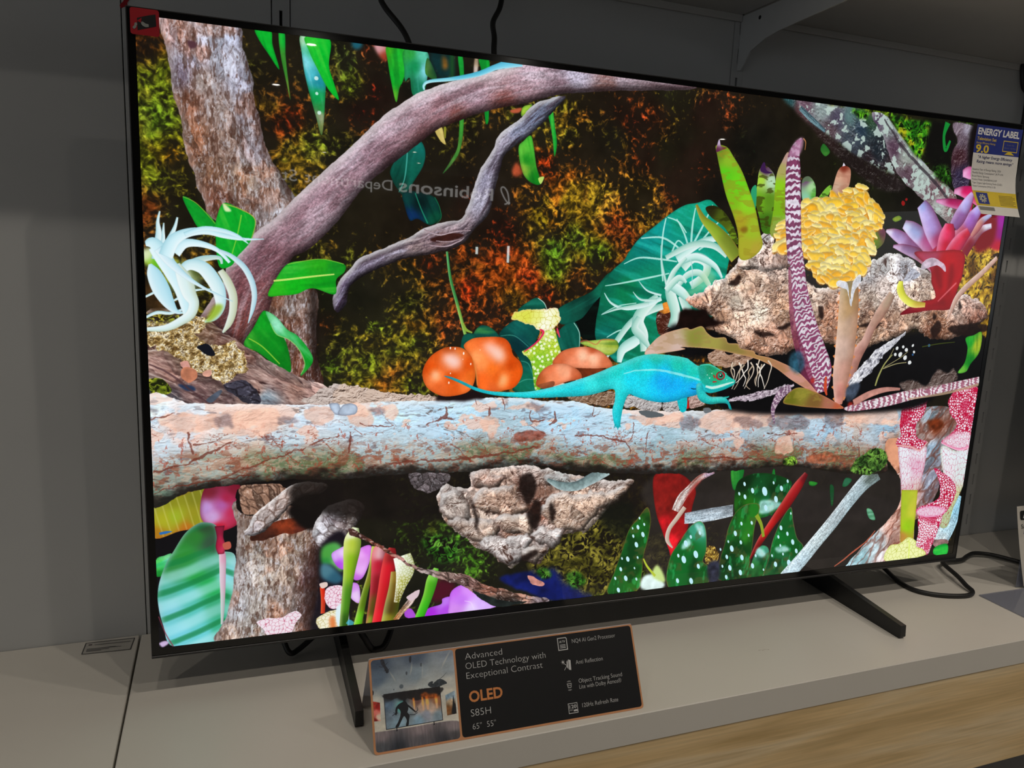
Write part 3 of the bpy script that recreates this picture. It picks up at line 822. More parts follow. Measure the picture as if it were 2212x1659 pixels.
# --- surface textures of the pictured things
def speck(amp=.12, sc=.15, ax=1, ay=1, seed=1, octs=4):
    def f(X, Y, rgb, *st):
        n = fbm(X*sc*ax, Y*sc*ay, seed, octs)-.5
        return rgb*(1+2*amp*n)[..., None]
    return f

def flakes(sc=.06, ang=0., asp=3., dark='#3a1f18', light='#f4f2f8', seed=3, k=1., dk=.55):
    """flaky bark: elongated cells with dark joints and pale raised lips"""
    ca, sa = math.cos(ang), math.sin(ang)
    def f(X, Y, rgb, *st):
        u = (X*ca+Y*sa); v = (-X*sa+Y*ca)
        wx = fbm(X*.05, Y*.05, seed+9, 3)-.5; wy = fbm(X*.05+40, Y*.05, seed+5, 3)-.5
        u = (u+wx*12)*sc/asp; v = (v+wy*12)*sc
        f1, f2, cid = worley(u, v, seed)
        edge = f2-f1
        n = fbm(u*5, v*4, seed+2, 4, .7)
        rgb = rgb*(.72+.5*cid)[..., None]*(.65+.7*n)[..., None]
        rgb = mix(rgb, hexc(dark), (1-sm(edge, .02, .22))*dk*k)
        rgb = mix(rgb, hexc(light), sm(n, .58, .8)*.55*k)
        return mix(rgb, hexc(dark), sm(1-n, .62, .85)*.6*k)
    return f

def grain(sc=.1, asp=6., dark='#4a3035', light='#e8dfe6', seed=4, k=.7):
    """fibrous bark running along a stroke"""
    def f(X, Y, rgb, s, t):
        w = fbm(X*.015, Y*.015, seed, 2)*1.1; g = fbm(X*.5, Y*.5, seed+11, 2)-.5
        n = fbm(s*sc/asp, t*2.6+w, seed+1, 5, .62); n2 = fbm(s*sc, t*9+w*3, seed+6, 3)
        rgb = mix(rgb, hexc(dark), sm(1-n, .5, .72)*k); rgb = mix(rgb, hexc(light), sm(n, .52, .74)*k*.75)
        rgb = rgb*(.78+.44*n2+.5*g)[..., None]
        return rgb
    return f

def rough(sc=.05, amp=.6, asp=1., ang=0., seed=7, octs=5, gain=.68, light=(.5, .8), tint='#fff6f0', sink='#24140e', cut=.0):
    """rugged relief lit from the upper left"""
    ca, sa = math.cos(ang), math.sin(ang)
    def f(X, Y, rgb, *st):
        u = (X*ca+Y*sa)*sc/asp; v = (-X*sa+Y*ca)*sc
        w = fbm(u*.7, v*.7, seed+20, 2)*1.6
        h = fbm(u+w, v+w*.6, seed, octs, gain)
        gy, gx = np.gradient(h)
        l = -(gx*light[0]+gy*light[1])*PS/sc*1.1
        l = np.clip(-l*amp, -1, 1)
        rgb = mix(rgb, hexc(sink), np.clip(-l, 0, 1)*.85); rgb = mix(rgb, hexc(tint), np.clip(l, 0, 1)*.6)
        if cut:
            rgb = mix(rgb, hexc(sink), sm(1-h, cut, cut+.12)*.9)
        return rgb
    return f

def chain(*fs):
    def f(X, Y, rgb, *st):
        for g in fs:
            rgb = g(X, Y, rgb, *st)
        return rgb
    return f

def mossy(pal, sc=.09, dens=.5, dark='#0c0a08', seed=5, k=1.):
    """feathery moss: bright sprigs over near-black gaps"""
    def f(X, Y, rgb, *st):
        wx = fbm(X*sc*.5, Y*sc*.5, seed+3, 3)-.5; wy = fbm(X*sc*.5+9, Y*sc*.5+9, seed+8, 3)-.5
        u = X+wx*24; v = Y+wy*24
        a = 1-abs(2*fbm(u*sc, v*sc, seed, 3)-1); b = fbm(u*sc*2.4, v*sc*2.4, seed+1, 3)
        v1 = a*.65+b*.55
        c = ramp(fbm(X*sc*.6, Y*sc*.6, seed+12, 3), *pal)
        g = sm(v1, 1.02-dens*.55, 1.22-dens*.45)
        return mix(rgb, mix(hexc(dark), c*(.45+1.0*b)[..., None], g), k)
    return f

# ---------------------------------------------------------------- moss wall behind everything
def moss_wall():
    box = (0, CW, 0, CH)
    X, Y = coords(box)
    tint = PC('9.2,32.5,#7a3a18 24.4,77.3,#8a8a22 16.9,131.5,#7c8f26 38.6,171.9,#b08c1c 14.5,204.3,#8a8420 7.2,247.9,#8c3a1c 41.7,264.8,#6e6a20 154.4,50.8,#7a6a26 166.2,92.6,#8a5a20 203.6,158.6,#8c8424 191.1,115.2,#8a2e14 242.5,136.1,#8a8a2a 255.2,45.7,#6a7028 281.6,61.8,#8f9428 271.4,18.7,#4a6a2a 307.6,8.1,#a84824 321.8,64,#8a1e12 295.2,92.5,#7c1a10 375.7,12.8,#4a6a5a 348.6,35.3,#3a4a20 289,151.7,#5a5a1a 450.1,111.4,#6a5a20 421.8,141,#5a4a18 495.7,135,#6a4a1a 423.7,202.8,#4a3412 461.2,214.5,#9a2a10 515.9,247.1,#8a2410 563,94.4,#7c7a26 603.1,105,#8a8a22 629.4,138.7,#a0641c 589.3,141.8,#9a3a14 625.4,204.6,#c88a24 602.8,235.4,#b0801c 659.3,217.5,#b87a22 691.8,200.6,#c8902a 720.8,244.4,#b0481c 654,262.7,#7c9a24 613.5,279.5,#6a8a26 689,280.2,#5c8a1c 759.3,181.4,#b88a22 771.7,120.3,#a04016 732.5,64.6,#a03418 774.6,53.3,#b0401c 806,13.4,#6a6e20 806.1,110,#8a7a20 839.6,84.6,#6a5218 709.4,95.8,#4a4014 833.8,25.3,#7c6a20 871.1,36.6,#c0482a 859.8,105.7,#a8381c 837.2,153.3,#a8401c 456.7,300.3,#8a4a18 404.7,309.3,#a03a14 375.9,331.6,#8a7a22 519.2,320.1,#c04a18 473.5,343.4,#c84418 567.2,326,#d04c1c 593.3,355.6,#a83a14 545,364.1,#a8641c 506.4,387.3,#c0481a 658,323.4,#a8581c 726.1,313.6,#b0581c 615.3,309.5,#7c8a24 242.9,370,#5a6a1c 297.9,361.9,#4a5a22 270.5,418.7,#7c8422 326.7,404.1,#8a9424 370.8,432.8,#7c9024 299,469,#8a8a24 349.9,491.6,#a06a20 384.9,403.5,#9a7a20 369.6,374.7,#4a5a1c 256.9,475.8,#6a7a20 242.9,404.8,#8a4a1a 429.5,395.7,#a8481c 387.1,499.7,#8a8a20 970.8,88.9,#10180c 922.7,171,#120a08 1248.6,16.3,#5a8a1c 1289.6,62.6,#3a8a1c 1318.7,34.9,#9a9420 1376.7,38.3,#1c3a10 1424.4,103.7,#4a7a1c 1360.8,143,#0c100a 1541.7,260.1,#a07818 1531.5,335.5,#8a5a14 1574.9,296.6,#a8841c 733.7,777.8,#6a641c 676.9,747,#5a5416 782.9,808.8,#7c7020 645.8,822.4,#3a4014 441.3,785.7,#4a7a24 473.2,772.1,#5a8a26 393,748.8,#2a3410 729.5,848.5,#6a7a24 855.2,861.4,#4a501c 1296.8,825.7,#14180c 1374.8,781.5,#101408')
    dens = [(x, y, np.array([v]*3, np.float32)) for x, y, v in DENS]
    t = idw_lo(X, Y, tint)
    d = idw_lo(X, Y, dens)[..., 0]+.06
    n1 = fbm(X*.016, Y*.016, 21, 4)
    wx = fbm(X*.05, Y*.05, 31, 3)-.5; wy = fbm(X*.05+9, Y*.05+4, 37, 3)-.5
    u = X+wx*14; v = Y+wy*14
    a = 1-abs(2*fbm(u*.08, v*.08, 41, 2)-1); b = fbm(u*.17, v*.17, 47, 3, .6); c = fbm(X*.035, Y*.035, 51, 3)
    val = a*.4+b*.75+(n1-.5)*.9
    g = sm(val, 1.02-d*.75, 1.36-d*.6)
    hue = fbm(X*.028+3, Y*.028, 57, 3)
    col = t.copy()
    col = mix(col, t*np.array([.8, 1.0, .7], np.float32), sm(hue, .5, .62)*.6)
    col = mix(col, t*np.array([1.2, .75, .55], np.float32), sm(1-hue, .52, .64)*.35)
    col = col*(.36+.78*sm(b, .25, .85))[..., None]
    hi = sm(b, .62, .8)*sm(a, .5, 1)
    col = mix(col, np.minimum(col*1.35+.04, 1), hi*.6)
    dark = np.array([.075, .065, .05], np.float32)*(.6+.8*c)[..., None]+t*.08
    canvas[:] = mix(dark, col, g)
DENS = [tuple(r) for r in P('24,95,.86 16,156,.9 39,172,.85 14,229,.6 48,264,.3 154,51,.4 172,86,.7 204,159,.75 153,144,.3 242,130,.75 242,72,.25 255,8,.3 282,62,.7 282,133,.5 308,14,.35 322,64,.55 295,93,.4 349,61,.2 376,13,.3 289,158,.35 380,206,.12 421,121,.3 450,111,.35 482,171,.3 499,205,.35 439,216,.2 283,232,.12 283,266,.1 353,248,.12 461,222,.4 516,247,.45 526,126,.3 571,94,.55 603,105,.6 629,139,.62 589,142,.55 625,205,.85 603,235,.8 659,217,.8 700,200,.72 721,244,.7 654,263,.8 614,279,.75 689,276,.75 704,140,.3 684,98,.15 681,55,.12 759,181,.65 772,120,.42 732,65,.42 775,53,.48 806,13,.35 806,110,.4 840,85,.3 706,53,.1 852,24,.4 871,37,.45 860,106,.4 837,153,.35 801,58,.25 457,300,.7 405,309,.6 376,332,.65 519,320,.95 473,343,.9 567,326,.95 593,356,.85 545,364,.85 506,387,.85 658,323,.8 726,314,.7 615,309,.8 428,359,.6 354,311,.5 236,363,.35 284,369,.3 319,376,.2 298,348,.25 271,419,.72 327,404,.72 371,433,.85 299,469,.82 350,492,.85 385,404,.7 257,476,.7 243,405,.5 340,361,.5 430,396,.8 415,433,.5 445,418,.3 387,500,.8 969,73,.08 923,171,.05 1047,67,.05 913,78,.1 1227,18,.75 1280,72,.8 1319,35,.7 1368,56,.25 1424,104,.5 1362,152,.08 1160,139,.05 1276,183,.12 1542,260,.8 1531,336,.75 1575,297,.8 1448,489,.05 734,778,.68 677,747,.6 783,809,.7 646,822,.4 441,786,.65 473,772,.65 393,749,.35 574,790,.15 729,848,.65 603,853,.12 855,861,.45 878,790,.15 316,703,.05 173,730,.05 1034,803,.05 1297,826,.05 1375,782,.05 1560,743,.05 40,755,.05 694,876,.35')[:, :3]]
moss_wall()
# ---------------------------------------------------------------- upper left: old trunk, hanging leaves
TRUNK = '#a59aa6'
def trunk_tex(seed, ang=1.35, k=1.):
    a = chain(flakes(.085, ang, 3.2, '#3c241d', '#dfe4f2', seed, .75*k, .3), rough(.11, .55, 2.2, ang, seed+2, 4, .7, tint='#e8ecf8', sink='#3a2018'), lambda X, Y, c, *s: mix(c, hexc('#e4eafa'), sm(fbm(X*.30, Y*.13, seed+7, 3, .6), .58, .70)*.36), lambda X, Y, c, *s: mix(c, hexc('#46281c'), sm(fbm(X*.24, Y*.08, seed+15, 3, .6), .58, .68)*.55))
    def f(X, Y, rgb, *st):
        n = fbm(X*.03, Y*.03, seed+20, 3)
        rgb = mix(rgb, hexc('#b4704e'), sm(n, .5, .68)*.5)
        return a(X, Y, rgb)
    return f
fill(P('31.4,-2.7 83.3,-3.8 128.5,-2.7 131.5,24.1 142.3,53.4 149.9,100.2 159.8,145.6 174.2,178.7 204.2,224.7 217.3,273.1 117.3,312.9 97.4,265.8 85.3,253.5 75.7,228.4 66.4,199.4 57.3,166.8 52.4,130.2 43.7,94.6 39,59.1 33.2,28.2'),
     PC('36.5,16.1,#c9a3a0 83.2,0.2,#cfd6ea 122.7,5,#c3cbe6 62.6,42.4,#a8a4b8 111.9,46.7,#c2c4d6 52.2,69.6,#7c6e80 81.4,74.4,#9a8a84 133.8,68.7,#b4b6cc 61,102.9,#8a5a44 100.6,109.2,#a8948c 141.5,109.3,#b0a8b8 69.8,143,#82563e 110,149.9,#9a8074 151.2,157,#a89aa2 88.7,193.6,#7a5844 129.7,201.3,#96806e 171.9,198.4,#8a7a74 98,235.6,#6a4234 150.1,243.3,#9a8a88 178.1,230.7,#c8ccd8'),
     trunk_tex(11), jit=3, emb=(3, 0, 5, .5), rim=(7, '#3a2018', .35))
fill(P('63.1,24.9 72.8,24.9 73.9,31.1 65.8,33.7'), '#54343c', feather=1)
# trunk between the vine and the sloping log
fill(P('159.5,358.8 228.4,350.2 233,399.2 230.7,451.4 240,497.3 189.5,489.3 172,432.4'), PC('163.7,372.4,#7a5a4c 192.4,378.8,#a08a80 217.1,371.4,#8a7268 181,413.7,#8a5a48 212.4,422.9,#9c8078 223.8,446.6,#6a4a3c 203.2,465.6,#7a4a38 228.3,485,#4a2a22'),
     trunk_tex(13, 1.5), jit=3, rim=(8, '#22120e', .5))
fill(P('221.6,355 232.9,352.5 235.3,480.3 223.8,441.9'), '#140e0c', feather=4, alpha=.7)

def leaf(pts, col, dark='#064a1a', light='#7be04a', rib=None, ribc='#bfe86a', seed=1, ang=0., vein=.0, k=.35, feather=0, alpha=1):
    def tx(X, Y, rgb):
        ca, sa = math.cos(ang), math.sin(ang)
        u = X*ca+Y*sa; v = -X*sa+Y*ca
        n = fbm(u*.012, v*.09, seed, 3)
        rgb = mix(rgb, hexc(dark), sm(1-n, .5, .8)*k); rgb = mix(rgb, hexc(light), sm(n, .52, .8)*k)
        return rgb*(.94+.12*fbm(X*.3, Y*.3, seed+4, 2))[..., None]
    fill(pts, col, tx, rim=(2, dark, .35), feather=feather, alpha=alpha)
    if rib is not None:
        stroke(rib, ribc, alpha=.85)

leaf(P('149.1,-0.8 161.4,-1.5 171.3,-0.2 172.6,17 181.3,47.9 167.3,30 155.1,13.1'), '#0cb32e', ang=1.3, seed=2)
leaf(P('180.6,-1.4 188.8,-1 189.8,29.3 193.2,62.2 195.8,87.2 189.2,58.5 182.9,28.1'), PC('184.2,1.3,#0fae33 187,37.9,#3c8a2c 195.2,85.1,#a8a83c'), ang=1.5, seed=3)
leaf(P('209.8,-0.3 230.7,-0.9 250.1,-0.8 244.8,48.1 244.8,65.1 239.9,130.1 230.7,105 216.7,55.5 211.4,22.6'), PC('211.5,1.9,#a8d8b0 214.6,34.8,#7ad8e6 226.4,18.8,#3fbf8a 224.2,50.4,#48b8c8 235,57.7,#1c8a9a 232.9,79.1,#0c9a4a 239.4,95.6,#128c38 236.1,104.5,#c8b89a 240.6,125.7,#b8a060'), ang=1.3, seed=4, light='#b8f0f0')
dots([tuple(p) for p in P('231.8,53.8,3.0 232.4,74.9,2.4 236.4,100.6,2.8')], '#d8f4ee', jit=1, alpha=.85)
leaf(P('216.8,0.2 250.1,-0.8 249.1,35 256.9,59.6 263.2,80.3 248.1,66.9 232.9,41 221,17.3'), '#08b72c', ang=1.2, seed=5, dark='#067a1e')
# more leaves along the top edge
fill(P('312.5,-2.3 331.7,-2.5 330.9,19.1 320.6,13.9'), PC('319.3,1.2,#d49aa0 328.6,15.1,#9a3a24'), feather=2)
fill(P('281.2,0.5 295.7,0.2 292.4,6.6 284.6,7.9'), '#1c5a6a', feather=2)
leaf(P('330.6,-0.6 348.9,-2.4 367.5,-0.8 356.7,42.2 351.2,53.8 346.4,75.2 338.3,46.4 333.3,21'), PC('333,3.8,#46b81e 346.8,8.6,#1cba30 362.9,4.5,#2cae34 345.1,41.3,#14b42c 346.4,71.9,#6ac42c'), ang=1.4, seed=6)
leaf(P('357.1,0.4 390.9,-0.6 393.4,22.8 387.7,56.6 371.2,62.3 366,39 359.1,44.2 357.6,26.9'), PC('362.9,4.5,#2a9a3a 386.3,3.9,#5ac8a8 375,22.7,#0f8a4c 389.2,25.5,#86d8e8 378,50.9,#1a7a5a'), ang=1.4, seed=7, light='#7ad8d0')
leaf(P('392.3,7.5 406,30.2 403.8,37.1 389.4,29.9'), PC('393.7,14,#4a7a3a 403.7,32.7,#2c5a2a'), seed=8, ang=1.2)
fill(P('395.7,-0.5 429.1,-0.8 433.7,29.4 415.8,35.8 403.6,28.3'), '#0c3034', speck(.3, .08, 1, 1, 4), feather=4, alpha=.8)
fill(P('414.8,2.7 420.9,6.4 422.9,17.2 416.5,20.2'), '#a8661c', speck(.3, .1), feather=3, alpha=.8)
fill(P('426.7,-0.9 432,-0.4 432.6,31.7 428.2,30'), '#1c4a24', feather=2)
leaf(P('438.3,-0.5 445.6,-0.5 449.1,29.9 450.8,97.7 446.4,135 434.2,156.8 419.9,172.2 431.6,152.3 442,130.7 444,93.8 443,35.1'), PC('441.4,4,#1cae3a 446.8,52.7,#18a030 447.1,98.1,#4aa838 443.4,135.2,#5a9a3c 422.3,170.4,#7c8a4a'), ang=1.5, seed=9)
fill(P('464.6,0.8 470.2,0.2 469.5,20.9 464.1,21.9'), PC('465.9,3.4,#a08a70 466.5,19,#c8b8b0'), speck(.2, .1), feather=1)
leaf(P('471.4,0 487.6,-0.5 488.7,39.2 490.4,84.9 486.9,93.3 483.9,80.9 476.4,20.1'), '#12a834', ang=1.5, seed=10)
leaf(P('405.8,108.7 416.6,104.3 420.7,118.7 423.5,128.8 414.8,123.8'), '#d8c878', ang=1.3, dark='#a88a3a', light='#f0e8a8', seed=11)
fill(P('419.8,105.1 423.2,103.7 423.2,118.5 421.2,118.7'), '#8a8a2a')
# dark teal leaves hanging in the shade
leaf(P('339.3,173.1 349.6,154.2 365.8,137 382.2,125.9 391.7,139.4 390.3,160.1 378.7,181.6 361.3,207 349.2,197.4 342.6,186.5'), PC('345.2,172.6,#0a4a3c 366,146.1,#0e5a4c 384.8,133.2,#0f6a60 373.6,168.2,#0a5a48 355.1,194.8,#0c4034'), ang=1.9, dark='#042620', light='#1c8a7a', rib=P('364.6,139.4,1.6 363.9,159.9,2.1 360.8,185.2,1.6 352.9,204.1,0.9'), ribc='#46a89a', seed=12)
leaf(P('358.8,204.8 379.2,201.2 408.6,207.9 417.7,225.7 419.4,238.6 402.4,250.2 382.6,241.8 370.5,244.8 361.6,222'), PC('367.3,210.1,#0a3a38 386.9,218.2,#061a1a 408.8,216.8,#0a3c34 372.8,240,#0c2a5a 412,240.2,#0a4a34'), ang=1.1, dark='#020c0c', light='#125a4c', rib=P('378,203.6,1.4 387,225.1,1.7 398.6,248,2.2'), ribc='#1f8a6a', seed=13)
stroke(P('408.6,207.9,1.0 416.9,223.4,1.0 419.4,238.6,1.0 412.2,247.3,0.7'), '#1c7a4a', alpha=.8)
# leaves right of the vine
leaf(P('544.5,63.4 557.2,57 560,59.5 544.7,76.2'), '#a8c83a', seed=14, ang=.6)
leaf(P('589.1,69.6 595.9,62.6 600.7,84 606.1,112.3 603,132.3 598.6,108.1 593.2,84.7'), '#18a436', ang=1.5, seed=15)
leaf(P('541.1,124.9 549.6,112.3 561,103.7 567.3,122.7 572.7,148.6 581.7,175.9 564.8,175.3 549.4,160'), PC('545.1,126.9,#5ab838 560.1,111.4,#3aa82c 556.3,140.3,#1c8a20 549.2,155.2,#8ab83c 573.8,167.9,#14801c'), ang=1.3, seed=16)
fill(P('577,167.7 587,165 581.8,176.6'), '#b8d86a')
fill(P('532.3,158.9 539.5,146.4 549.5,162.4 536.6,168.1'), '#a84a2c', speck(.3, .1), feather=2)
fill(P('525.4,68.8 543.2,63.5 539.7,70.9 528.1,72.5'), '#b8583a', feather=1)

# ---------------------------------------------------------------- thin twisting branch, then the big vine over it
def limb(edge, path, cols, tx, **k):
    """outline filled with a texture that follows a centre path"""
    c, nrm = ribbon(path, 12)
    fill(edge, cols, lambda X, Y, rgb: tx(X, Y, rgb, *along(X, Y, c, nrm)), **k)
limb(P('617.3,38.5 592.3,69.3 559.6,101.9 531.9,123.2 517,138.6 513.3,160.3 507.3,182.1 502.3,204 495.1,229.7 482.8,244.8 470.4,256.3 460.7,271.3 438.3,285.5 403.5,293.4 371.7,301.3 340.5,312 312.1,324.7 288.7,339.5 279.4,351.5 276.1,372.8 261,387.2 256.3,368.5 263.1,344.9 276.9,325.8 295.4,304.2 328.2,288.9 363.8,273.3 392.7,256.6 422.1,245.6 449.4,238.2 461.4,218.4 470,191.8 475.4,172.5 485.5,151.7 498.7,131.9 505.5,111.4 516.5,99.9 542.7,78.8 560,59.5 583.1,47.9'),
     P('609.6,45.2,32.7 558.6,83.1,32.3 521.1,114.7,29.5 499.9,158.9,32.0 484,209.9,34.6 457.4,249.7,32.1 403,273.9,29.1 340.2,295.4,26.1 293.2,320.6,25.7 270.2,358.8,18.7'),
     PC('604.3,45.7,#8e98b4 571.2,72.5,#7e8aa8 538.5,99.1,#8a90ac 513.4,115.4,#a8a0b4 494.2,145.2,#7c7488 504.8,153.8,#5a4e5c 485.2,176.5,#a09cb4 498.5,187.5,#7a7284 476.4,212.8,#b4b0c4 487.4,231.3,#9a90a0 457.2,244.9,#a08c94 432.3,253.4,#b09aa0 402.8,266.7,#9a8288 422.9,273,#7a5c5c 378.6,279.7,#a89090 352.1,290.3,#8a7c88 316.5,305.7,#76687c 283.9,325.6,#8a8098 270.1,354.1,#5a4a68'),
     chain(grain(.09, 5, '#3c2c36', '#c8c4dc', 5, .75), lambda X, Y, r, s, t: rough(.2, .4, 2, -.7, 6, 3, .6, tint='#dcdcf0', sink='#34262e')(X, Y, r)*.93), jit=2.2, emb=(2, 3, 5, 1.1), rim=(5, '#1c1218', .5))
fill(P('437.5,260.3 457.8,261.7 437.9,272.3 422.9,274.2 403,273.9 412.7,266.3'), '#3a1c18', speck(.4, .1), jit=3, feather=1)
for q in (P('392.7,257.7,1.4 417.6,263.7,1.9 442.5,257.7,2.0 467.8,255.2,1.2'), P('403.2,281,1.7 428.1,281.1,2.2 448.1,273,2.0 458,266.6,1.2'), P('412.9,273.4,1.0 432.9,273.7,1.5 453,269.2,1.0')):
    stroke(q, '#a89098', lit=('#5a4044', '#d8ccd4', .6), jit=1.5)
limb(P('838.8,5.7 775.6,13.1 690.5,23.2 609.1,37 557.1,54 493.6,71.9 442,92.8 408.3,109.6 380,131.8 338,167.5 298.9,201.9 269.5,242.2 246.9,269.5 219.9,295.7 197.7,307.9 188.7,324.1 175.3,349.5 167.5,372.5 159.5,395.6 141.8,416.5 126.3,437.3 101,416.8 71.9,403.4 74.3,387.7 102.4,344.7 107.1,320.1 117.8,308.7 145.9,274.3 171.9,253.1 200.3,222.8 226.7,195.7 268.9,155 302.6,121.2 336.7,88.3 382.9,57.1 430.3,36.4 511.1,9 554,-4.6 660.5,-7.6 838,-3'),
     P('834,2.4,16.3 689.4,8.2,36.1 581.8,24.6,49.5 492.6,47.9,55.1 417.2,82.7,60.8 349.1,129.4,68.8 282.8,190.6,74.6 224.4,248.1,78.1 175.9,288.5,79.4 132.1,343.9,78.9 113.9,412.1,44.2'),
     PC('804.4,5.6,#7a6a70 717.3,5.2,#a8a2ac 690.1,17.8,#8a6c66 634.1,4.8,#b4bcd0 608.8,31.1,#7a6a74 554.6,6.8,#b8b0bc 543,33.4,#9a828a 518.5,59,#7a4a44 491.6,23,#b4a6ae 467.9,55,#9a8490 430.6,45.4,#a89aa6 419.6,82.5,#8e7078 437,89.9,#6a3c34 383.2,68.1,#b0a2ac 365,101.1,#94808a 389.3,121.5,#6c4a4c 325.5,109.2,#a898a4 314.5,150.2,#8c7884 337.9,159.6,#644c54 280.2,153,#a89aa8 269.2,198.3,#8a7680 278.5,231.5,#6a525a 224.5,214.6,#a08c98 224.4,261.5,#846e78 176,270.6,#8f7a84 169.2,308.9,#6e5058 132.7,303.7,#806470 127.6,355.2,#6a4448 144.7,366.1,#7a5050 93.3,378.4,#5a3432 131.1,412,#6a3a34'),
     chain(lambda X, Y, r, s, t: np.minimum(r*np.array([1.06, .97, .98], np.float32), 1), grain(.07, 9, '#5c4046', '#d8cfdc', 8, .5), lambda X, Y, r, s, t: rough(.22, .35, 2, -.7, 9, 3, .6, tint='#eae4f2', sink='#4a3238')(X, Y, r)), jit=1.6, emb=(2, 4, 8, 1.2), rim=(6, '#2a1618', .35))
stroke(P('388,53.2,3.0 387.4,46.6,3.7 396.7,40.1,4.6 430.2,33.1,5.6 469.1,22.1,7.1 498.5,8.6,8.6 518.4,1.8,11.5 541.2,-2,9.7'), PC('389.9,49.7,#a8e8f0 406.2,37.3,#8ad8e8 454.4,27.1,#5ac0dc 515.9,2.1,#6ac8e4'), lit=('#2a8aa8', '#e8fcff', .5))
# ---------------------------------------------------------------- left side: leaves, sloping mossy log, air plant
leaf(P('51.2,229.5 69.8,238.3 94.3,266 72.6,271.4 62.4,256.9'), '#0f9a2a', ang=.8, seed=21, dark='#06641c')
stroke(P('51.2,229.5,1.0 69.8,238.3,1.2 94.3,266,1.1'), '#a8b83a', alpha=.7)
leaf(P('94.4,257.3 104.2,235.2 124.8,241.5 146.1,255.6 140,285.6 121.6,308.5 112.9,322.1 96.2,322.7 92.6,274.7'), '#0ca62a', ang=1.2, seed=22, dark='#077a1c', rib=P('127.8,250.1,1.9 122.1,277.7,1.7 113.2,308.8,1.3'), ribc='#86cc3a')
stroke(P('104.2,236.3,1.7 124.8,241.5,1.7 146.1,255.6,1.5 140,285.6,1.1'), '#c8b84a', alpha=.7)
fill(P('103.1,235.3 109.3,239.2 114.3,245.4 106,245.9'), '#d8e8b0', feather=1)
leaf(P('162.7,363.7 172.8,341.4 190.5,317 217.2,311.1 242,308.3 271.7,314.2 273,325.8 260.8,337.8 258.6,360 226.1,351.5 203.6,360.5 181.4,363.3'), PC('172.7,356.2,#2cb81e 192.7,323.8,#1ca82c 237.4,315.4,#28a81c 260.3,321.5,#189424 203.7,346.3,#14b41c 248.9,347.4,#0f9a1c'), ang=-.1, seed=23, dark='#0a6a18', rib=P('170.6,342.1,2.7 192.6,339.2,2.9 226.2,334.1,2.7 258,329.9,2.1'), ribc='#dcec7a')
stroke(P('190.5,317.5,1.3 217.2,311.1,1.4 242,308.3,1.4 271.7,314.2,1.2'), '#a8d84a', alpha=.6)
leaf(P('128.1,436 141.5,411.7 157,385.8 168.9,404.5 187.6,432.4 194.5,476.2 177.2,470.6 147.5,447.6'), PC('136.8,432.5,#1a8a20 159.1,400,#12a024 172,432.4,#0c8a1e 187.4,465.4,#0a7a1a'), ang=1., seed=24, dark='#065a14', rib=P('134.7,426.7,1.6 154.2,439.4,1.8 178.4,465.4,1.6'), ribc='#9ccc3c')
leaf(P('159.2,386.7 174.5,395.2 189.9,413.7 204.5,423 222.6,446.6 226.1,463.4 211.1,482.4 208.8,481.2 214.6,465.7 206.7,444.2 192.1,428.9 174.3,420.8 165.6,404.6'), PC('163.5,393.1,#5ac878 176.6,404.5,#8ae0b8 192.1,420.7,#3ab85c 216.9,444.2,#16a030 222.6,463.3,#0f9a28 210,480,#3cae3c'), ang=.8, seed=25, dark='#0a6a20', light='#b8f4d8')
stroke(P('208.8,481.2,1.2 214.6,465.7,1.4 206.7,444.2,1.4 192.1,428.9,1.4 174.3,420.8,1.4 165.6,404.6,1.1'), '#a8d878', alpha=.7)

def mossbark(X, Y, rgb):
    rgb = flakes(.05, .55, 3.5, '#3a2022', '#f0d8cc', 33, .7, .35)(X, Y, rgb)
    return rough(.07, .55, 3, .5, 34, 4, .68, sink='#2c1818', cut=.64)(X, Y, rgb)
fill(P('-1.4,393 69.6,395.4 94.3,412.1 115.3,427.9 145.3,448.8 180.6,471.3 214.5,489.6 240,497.3 271.1,515 304.3,525.7 297.2,535.5 113.5,529.3 -4,522.7'),
     PC('0.8,441.6,#8a6a5c 10.2,461.8,#b08a80 30,482.3,#a87c70 50.2,501,#8e6c68 70.8,517.6,#7c5c5c 92.4,501.8,#6a5450 114,502.2,#5c4c54 126.9,511.9,#a08074 144.6,502.8,#c49a8c 158.3,465.2,#a48880 180.4,489.1,#b08a80 203,503.9,#ae8476 226,509.2,#c09a90 136.6,451,#6c4a40 104.6,428,#5a3c34 83.9,407.6,#5a4030 -1.4,504.5,#4a5258 29.1,509.8,#5c5a64 157.8,517.3,#9ab0c0 61.9,450.8,#a89468'),
     mossbark, jit=3, emb=(2, 3, 5, .6))
# pale yellow moss cushion on it
GOLD = ((.25, '#6a4e24'), (.42, '#b4965a'), (.52, '#dcc692'), (.62, '#f6ecd4'), (.75, '#c8a04a'))
fill(P('-3.5,395.3 32.8,390.3 71.6,396.5 75.3,414.5 60.5,423.6 93.7,439.4 110.9,432.5 127.9,451 134,474.4 118.7,481.2 109.9,488.1 92.6,492.5 78.1,478.4 63.3,478.2 47,464.3 30.9,450.6 11,439.4 -2.9,432.7'),
     '#8a7430', chain(mossy(GOLD, .26, 1.0, '#5a4222', 35), rough(.16, .5, 1, 0, 36, 3)), jit=7, jf=.12)
fill(P('-1.4,393 59.3,392.2 48.7,403.5 22.2,406 -1.8,402.9'), '#1c160c', mossy(((.3, '#5a6a14'), (.6, '#a8a02c')), .12, .6, '#120c08', 36), feather=3, alpha=.85)
fill(P('63.3,439.4 72.8,435.3 83.2,439.4 89.3,450.9 76.6,450.8 68.3,445.1'), '#14161e', jit=2)
